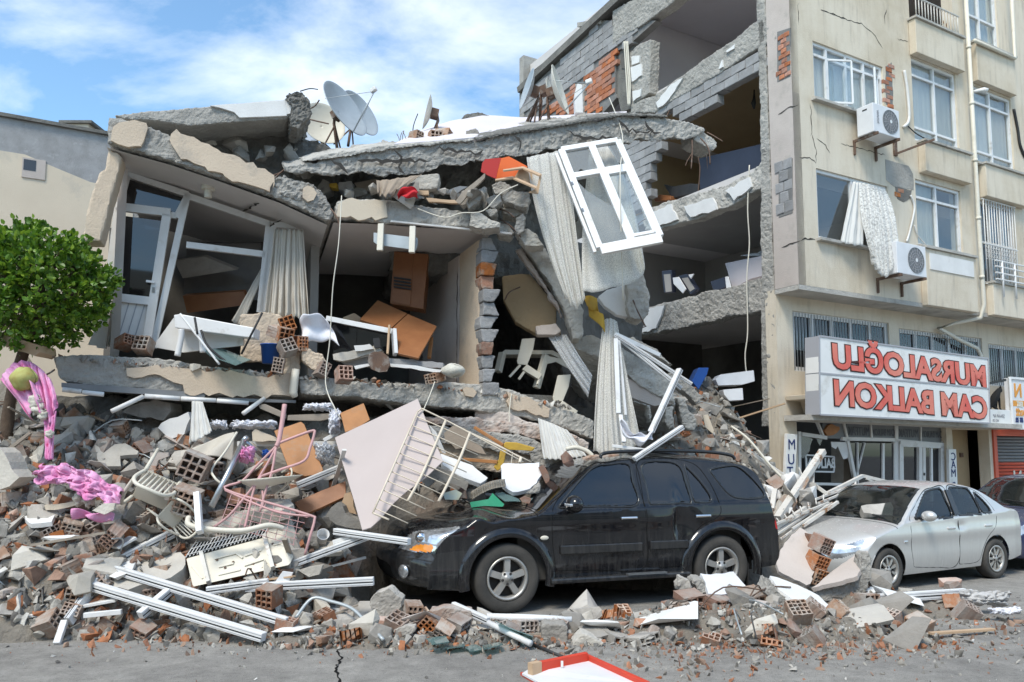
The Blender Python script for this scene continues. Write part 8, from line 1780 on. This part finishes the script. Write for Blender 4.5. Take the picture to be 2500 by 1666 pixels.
# ---- on and around the black car
for i,(nm,cr_,l,Ys,t,m_,lab,cat_,jg,rg) in enumerate((
 ('plaster_block','B4',[1325,590,1345,570,1480,572,1620,562,1640,655,1600,720,1545,765,1420,790,1400,780,1340,735],((1325,590,10.3),(1620,562,10.4),(1400,780,9.95)),.06,'white_panel','white plastered wall fragment lying on the windscreen','wall fragment',.012,None),
 ('concrete_backing','B4',[1420,790,1560,760,1625,700,1630,800,1560,810,1440,815],10.0,.18,'concrete','concrete backing under the white wall fragment','concrete chunk',.015,RGS),
 ('brick_strip','B4',[1615,600,1655,580,1700,680,1695,715,1670,725,1640,660],10.2,.12,'brick_clay','strip of red brick at the white wall fragment edge','brick',.012,None),
 ('concrete_chunk_big','B4',[1545,480,1620,430,1720,455,1800,440,1880,520,1885,640,1790,640,1640,600,1550,550],10.9,.4,'concrete','big concrete and brick chunk behind the car roof edge','concrete chunk',.02,RGS),
 ('brick_chunk','A7',[640,1530,660,1490,760,1470,880,1465,885,1500,760,1520,700,1545],10.3,.25,'brick_dusty','flat brick-and-mortar chunk on the car roof edge','brick',.02,RGS),
 ('hollow_fragment','A7',[530,1480,560,1450,600,1490,600,1520,545,1535],10.6,.15,'brick_clay','orange hollow brick fragment in the chunk behind the roof','brick',.012,None),
 ('green_folder','B4',[1090,868,1230,845,1262,798,1352,885,1340,902,1200,895,1100,908],9.72,.03,'paper_green','green folder lying open on the bonnet','folder',0,None),
 ('paper_sheet','B4',[880,800,980,770,1030,800,1000,850,900,848],9.75,.008,'paper_blue','printed bluish paper on the bonnet under the drying rack','paper',0,None),
 ('brick_bit','B4',[1470,840,1510,820,1560,840,1545,880,1490,868],9.85,.05,'brick_clay','small red brick bit on the cowl of the black car','brick',.008,None),
 ('glass_crumbs','B4',[1550,840,1640,810,1740,800,1700,850,1620,895,1560,865],((1550,840,9.95),(1740,800,10.1),(1620,895,9.8)),.01,'glass_shard','crumpled greenish windscreen glass at the pillar foot','glass',.02,None),
 ('glass_crumbs','B4',[1280,800,1340,790,1460,840,1480,860,1360,860],((1280,800,9.95),(1460,840,9.95),(1360,860,9.85)),.01,'glass_shard','greenish glass sheet behind the green folder','glass',.01,None),
 ('white_sheet_piece','B4',[1640,790,1740,705,1830,730,1790,790,1700,810],10.15,.02,'plaster_white','pale sheet resting inside the smashed windscreen','panel',.006,None))):
 plate(nm,cr_,l,Ys,t,m_,lab,cat_,jg,.07,400+i,rg=rg)
o=rag('wicker_basket',lambda u,v:at('B4',1095+260*u+10*v,790-100*u+60*v-25*math.sin(u*3.1),9.95)+Vector((0,-.10*math.sin(u*3.1)+.006*math.sin(v*60)+.006*math.sin(u*90),0)),'wicker',90,30);tag(o,'torn grey wicker basket side on the bonnet','basket')
yc_=thing('yellow_chair','wooden chair with mustard cushion upturned behind the bonnet','chair',loc=at('B4',1350,520,10.5))
with Under(yc_):
 beam('leg','B4',1125,295,10.6,1345,432,10.4,.04,.04,'wood_orange',None,None);beam('leg','B4',1040,540,10.5,1300,560,10.35,.04,.045,'wood_orange',None,None)
 plate('seat_cushion','B4',[1335,440,1360,405,1450,410,1590,450,1570,475,1380,465],10.4,.25,'cloth_yellow',None,None,bev=.015);plate('back_cushion','B4',[1320,470,1370,465,1345,600,1300,630,1270,600,1310,540],10.35,.12,'cloth_yellow',None,None,bev=.015)
wire('plastic_arc','A7',[560,1440,10.5,620,1430,10.5,680,1450,10.5,715,1480,10.5],.03,'plastic_cream','curved cream plastic chair back behind the car','chair part')
# ---- low pile on the street
SP=[
 ('wall_chunk',[1200,118,1260,125,1390,108,1480,220,1320,240,1245,235,1230,170],((1200,118,9.2),(1390,108,9.4),(1320,240,8.85)),.05,'white_panel','white-faced wall chunk before the rear wheel',.01,None),
 ('wall_chunk_core',[1150,175,1165,150,1215,145,1245,240,1330,245,1475,225,1530,240,1520,330,1240,340,1230,260,1190,240],8.95,.3,'concrete','grey body of the white-faced wall chunk',.015,RGS),
 ('concrete_lump',[1062,190,1085,135,1145,155,1165,210,1140,230,1075,225],8.9,.2,'chunk','rounded grey lump left of the white-faced wall chunk',.015,RGS),
 ('leaning_slab',[1600,132,1640,140,1760,185,1880,245,1950,310,2010,392,1920,380,1830,350,1720,260,1650,210],((1600,132,9.1),(1950,310,8.85),(1720,260,8.6)),.05,'plaster_white','long white-plastered slab leaning among the blocks between the cars',.012,None),
 ('leaning_slab_core',[1560,215,1595,140,1640,215,1720,270,1830,355,1925,385,1935,430,1890,490,1800,440,1700,340,1620,300],8.65,.3,'concrete','grey edge of the long white-plastered slab',.015,RGS),
 ('torn_sheet',[1520,380,1560,360,1690,325,1715,350,1690,480,1590,500,1530,440],8.25,.02,'board_pink','grey-pink torn panel standing in the street pile',.006,None),
 ('torn_sheet',[1390,470,1420,395,1470,370,1500,400,1500,450,1440,500,1400,500],8.2,.03,'plaster_white','pale torn plaster panel beside the grey-pink panel',.008,None),
 ('cream_slab',[470,410,600,385,720,400,830,440,760,470,620,440,520,420],((470,410,8.3),(720,400,8.5),(620,440,8.15)),.03,'chunk_pale','cracked cream plaster face on the fallen block wall',.01,None),
 ('cream_slab',[935,412,1100,380,1310,365,1412,385,1400,420,1280,480,1210,455,1170,420,1060,430],((935,412,8.3),(1310,365,8.5),(1280,480,8.05)),.04,'chunk_pale','big cream plaster plate on the street pile',.012,None),
 ('cream_slab',[800,345,880,330,985,330,990,355,900,385,830,375],((800,345,8.5),(985,330,8.65),(900,385,8.35)),.04,'chunk_pale','cream plaster flake nearest the running board',.01,None),
 ('cream_slab',[1050,365,1120,345,1210,345,1205,362,1110,375],((1050,365,8.5),(1210,345,8.6),(1110,375,8.4)),.04,'chunk_pale','narrow cream plaster flake behind the big plate',.008,None),
 ('block_core',[940,420,1060,432,1170,425,1215,460,1285,485,1270,530,1130,510,1060,490,960,450],8.05,.3,'chunk','grey mortar under the big cream plate',.015,RGS),
 ('grey_flap',[1465,535,1530,500,1640,505,1610,560,1520,570],7.9,.02,'chunk','grey flat flake under the white roll',.008,None),
 ('white_flake',[1705,560,1750,490,1780,520,1740,582],7.8,.012,'chunk_pale','small pale flake standing upright on the street',.005,None),
 ('stone_wedge',[1925,375,1990,380,2015,420,1990,450,1940,440],8.6,.25,'chunk','dark stone wedge at the end of the white slab',.012,RGS)]
for i,(nm,l,Ys,t,m_,lab,jg,rg) in enumerate(SP):plate(nm,'B7',l,Ys,t,m_,lab,'wall fragment' if 'wall' in nm else 'slab',jg,.06,450+i,rg=rg)
for i,(nm,l,Ys,t,m_,lab,jg,rg) in enumerate((
 ('fallen_wall',[300,870,330,760,400,670,480,590,545,635,575,720,590,780,560,850,590,930,560,1020,530,1032,440,990,320,925],((300,870,9.5),(480,590,9.95),(530,1030,9.3)),.05,'plaster_pink','plastered wall piece leaning between the two cars',.012,None),
 ('fallen_wall',[572,1052,640,1000,690,955,800,870,930,775,1000,770,960,860,920,960,800,1000,700,1020],((572,1052,9.25),(930,775,9.75),(920,960,9.2)),.05,'plaster_pink','second plastered wall piece leaning on the silver bumper',.012,None),
 ('fallen_wall_core',[560,1055,700,1025,900,970,960,860,1005,772,1040,830,1040,940,1010,1060,900,1130,730,1185,620,1120],9.3,.28,'concrete','broken grey edge of the wall piece at the silver bumper',.02,RGS),
 ('fallen_wall_core',[550,640,690,690,640,790,665,860,670,950,590,1010,565,1010,600,930,570,850,600,780],9.7,.15,'brick_clay','red hollow brick core between the leaning wall pieces',.015,None))):plate(nm,'B8',l,Ys,t,m_,lab,'wall fragment',jg,.06,470+i,rg=rg)
for i,(x,y,rz) in enumerate(((645,715,.5),(610,850,.4),(605,955,.4))):loose('hollow_brick',BR[4],'brick_clay','B8',x,y,9.55,(.3,.3,rz),.95,('uppermost','middle','lowest')[i]+' hollow brick in the broken edge between the leaning wall pieces','brick')
for i,(x,y,Y,me,m_,s,rz,lab) in enumerate(((1135,295,8.75,0,'brick_clay',1.3,.25,'large hollow brick facing the viewer beside the white-faced chunk'),(1310,305,8.75,2,'brick_clay',1.3,.2,'hollow brick under the white-faced chunk'),(1480,285,8.8,0,'brick_dusty',1.35,.25,'dusty hollow brick at the end of the white-faced chunk'),(1345,520,8.0,2,'brick_dusty',1.2,.4,'hollow brick below the big cream plate'),(1765,410,8.3,1,'brick_dusty',1.2,.6,'tilted hollow brick beside the grey-pink panel'),(1870,440,8.35,2,'chunk',1.2,.5,'grey block with holes at the white slab foot'),(2160,285,9.0,0,'brick_dusty',1.0,.2,'hollow brick before the silver front wheel'),(2050,445,8.4,1,'brick_dusty',.95,.3,'dark hollow brick at the far end of the street pile'),(880,545,7.85,4,'chunk',1.25,.5,'grey hollow block at the near end of the fallen wall'),(720,535,7.95,0,'chunk',1.2,.4,'grey block in the middle of the fallen wall'),(600,490,8.05,2,'chunk',1.25,.3,'grey block in the fallen wall behind the white-topped block'),(1040,335,8.6,1,'brick_clay',1.0,.8,'red hollow brick half hidden under cream flakes'))):
 o=bpy.data.objects.new('hollow_brick',variant(BR[me],m_));COL.objects.link(o);o.location=at('B7',x,y,Y);o.rotation_euler=(rnd.gauss(0,.12),rnd.gauss(0,.15),rz);o.scale=(s,s,s);tag(o,lab,'brick')
for i,(l,Y,m_,lab) in enumerate((([288,420,310,405,420,412,440,430,438,548,290,545],7.95,'chunk','square concrete block on the street before the running board'),([465,520,520,462,650,520,640,590,600,612,470,600],7.75,'chunk_pale','white-topped block before the red frame'),([950,510,1000,490,1100,545,1095,580,1000,580,955,560],7.8,'chunk','rough dark lump between the fallen blocks'))):
 plate('street_block','B7',l,Y,.26,m_,lab,'concrete block',.01,.06,480+i,rg=(.02,.02,.08,.012,.03))
o=rag('white_roll',lambda u,v:at('B7',1395+330*u,505-75*math.sin(u*1.9)*(1 if u<.6 else 1)+40*u+30*v*(1-u),8.05)+Vector((0,-.08*math.cos(v*5),.05*math.sin(v*5))),'white_panel',40,14);tag(o,'curled white vinyl sheet in the street pile','vinyl sheet')
# red-framed board at the front
rf=thing('red_frame_board','white board with a red wooden frame lying on the street','board',loc=gnd('B7',520,700))
with Under(rf):
 g0=[gnd('B7',175,692,.03),gnd('B7',235,655,.05),gnd('B7',540,592,.05),gnd('B7',885,755,.05),gnd('B7',560,900,.03)]
 prism('panel',[g0[0],g0[1],g0[2],g0[3],g0[4]],(0,0,-.015),'white_panel')
 bar('frame_bar',gnd('B7',240,668,.07),gnd('B7',545,605,.07),.045,.10,'red_paint',None,bevel=.004);bar('frame_bar',gnd('B7',540,600,.06),gnd('B7',900,765,.06),.04,.06,'red_paint',None,bevel=.004);bar('frame_end',gnd('B7',222,672,.07),gnd('B7',275,660,.07),.06,.105,'wood_pale');bar('frame_bar',gnd('B7',172,696,.01),gnd('B7',330,790,.01),.02,.03,'red_paint')
 box('hinge',gnd('B7',405,640,.08),(.02,.02,.05),'pvc')
loose('brick_pair',SB[1],'brick_clay','B8',1630,1010,10.3,(0,0,.2),1.4,'red brick lying under the silver car sill','brick');loose('brick_pair',SB[2],'brick_dusty','B8',1650,1035,10.25,(0,.1,.4),1.4,'dusty brick under the red brick beside the silver car','brick')
plate('roof_chunk','B8',[948,425,990,415,1090,408,1175,395,1195,440,1190,500,1080,490,970,478],((948,425,11.3),(1175,395,11.35),(1080,490,11.15)),.12,'chunk','grey concrete chunk resting on the silver windscreen','concrete chunk',.01,.06,490)
# ---- twisted railings between the cars and the shop
rl=thing('twisted_railing','twisted white rusty railing grid fallen behind the silver bonnet','railing',loc=at('B8',600,420,12.2))
def B8(x,y,Y):return at('B8',x,y,Y)
with Under(rl):
 for (a,b,w_) in (((690,330,12.2),(960,195,12.9),.05),((960,195,12.9),(1160,245,13.1),.05),((585,260,12.3),(690,335,12.2),.05),((600,375,12.0),(900,265,12.6),.03),((620,405,11.9),(910,290,12.5),.03),((985,215,12.9),(1060,250,13.0),.03),((900,210,12.8),(905,290,12.6),.03),((770,395,11.6),(500,580,11.3),.04),((520,440,11.7),(270,610,11.2),.05),((560,450,11.7),(280,640,11.2),.03),((700,400,11.8),(300,560,11.2),.03),((640,420,11.8),(280,660,11.1),.025),((690,420,11.7),(330,680,11.1),.025),((730,400,11.7),(420,600,11.2),.025)):
  bar('railing_bar',B8(*a),B8(*b),w_,w_,'white_rusty')
 for k in range(7):bar('railing_rung',B8(330+55*k,560-30*k,11.35),B8(300+60*k,520-30*k,11.5),.016,.016,'white_rusty')
for i,(a,b,w_,lab) in enumerate((((655,5,12.6),(310,520,11.6),.10,'long rusty white beam leaning across the shop window'),((572,140,12.4),(570,440,12.2),.07,'upright rusty white post before the lit window sign'),((540,150,12.5),(535,430,12.2),.04,'thin white post beside the upright rusty post'),((290,300,12.0),(265,450,11.8),.07,'short white post behind the black car tail'),((470,130,12.8),(560,340,12.6),.02,'thin white rod beside the window sign'),((80,0,12.9),(360,190,12.6),.05,'pale bent pipe on the slope beside the shop'))):
 o=bar('fallen_beam',B8(*a),B8(*b),w_,w_*.8,'white_rusty');tag(o,lab,'beam')
for i,(x,y,Y) in enumerate(((385,230,12.4),(430,215,12.5))):
 o=tube('plastic_jug',[B8(x,y+45,Y),B8(x,y-30,Y),B8(x+8,y-45,Y)],[.10,.10,.04],'pvc_dusty',None,12);tag(o,('white plastic canister on the rubble under the navy sign','second white canister beside the first under the navy sign')[i],'canister')
for i in range(26):
 o=bpy.data.objects.new('kerb_rubble',variant((CH+SL+BRB)[i%18],('chunk','chunk_pale','plaster_white','brick_dusty')[i%4]));COL.objects.link(o);x,y=rnd.uniform(200,620),rnd.uniform(260,560);p=at('B8',x,y,12.3-.0022*(y-260));o.location=p;s=rnd.uniform(.5,1.3);o.scale=(s,s,s);o.rotation_euler=(rnd.random()*6,rnd.random()*6,rnd.random()*6);tag(o,'broken piece heaped behind the black car tail before the shop','debris','debris before the shop')
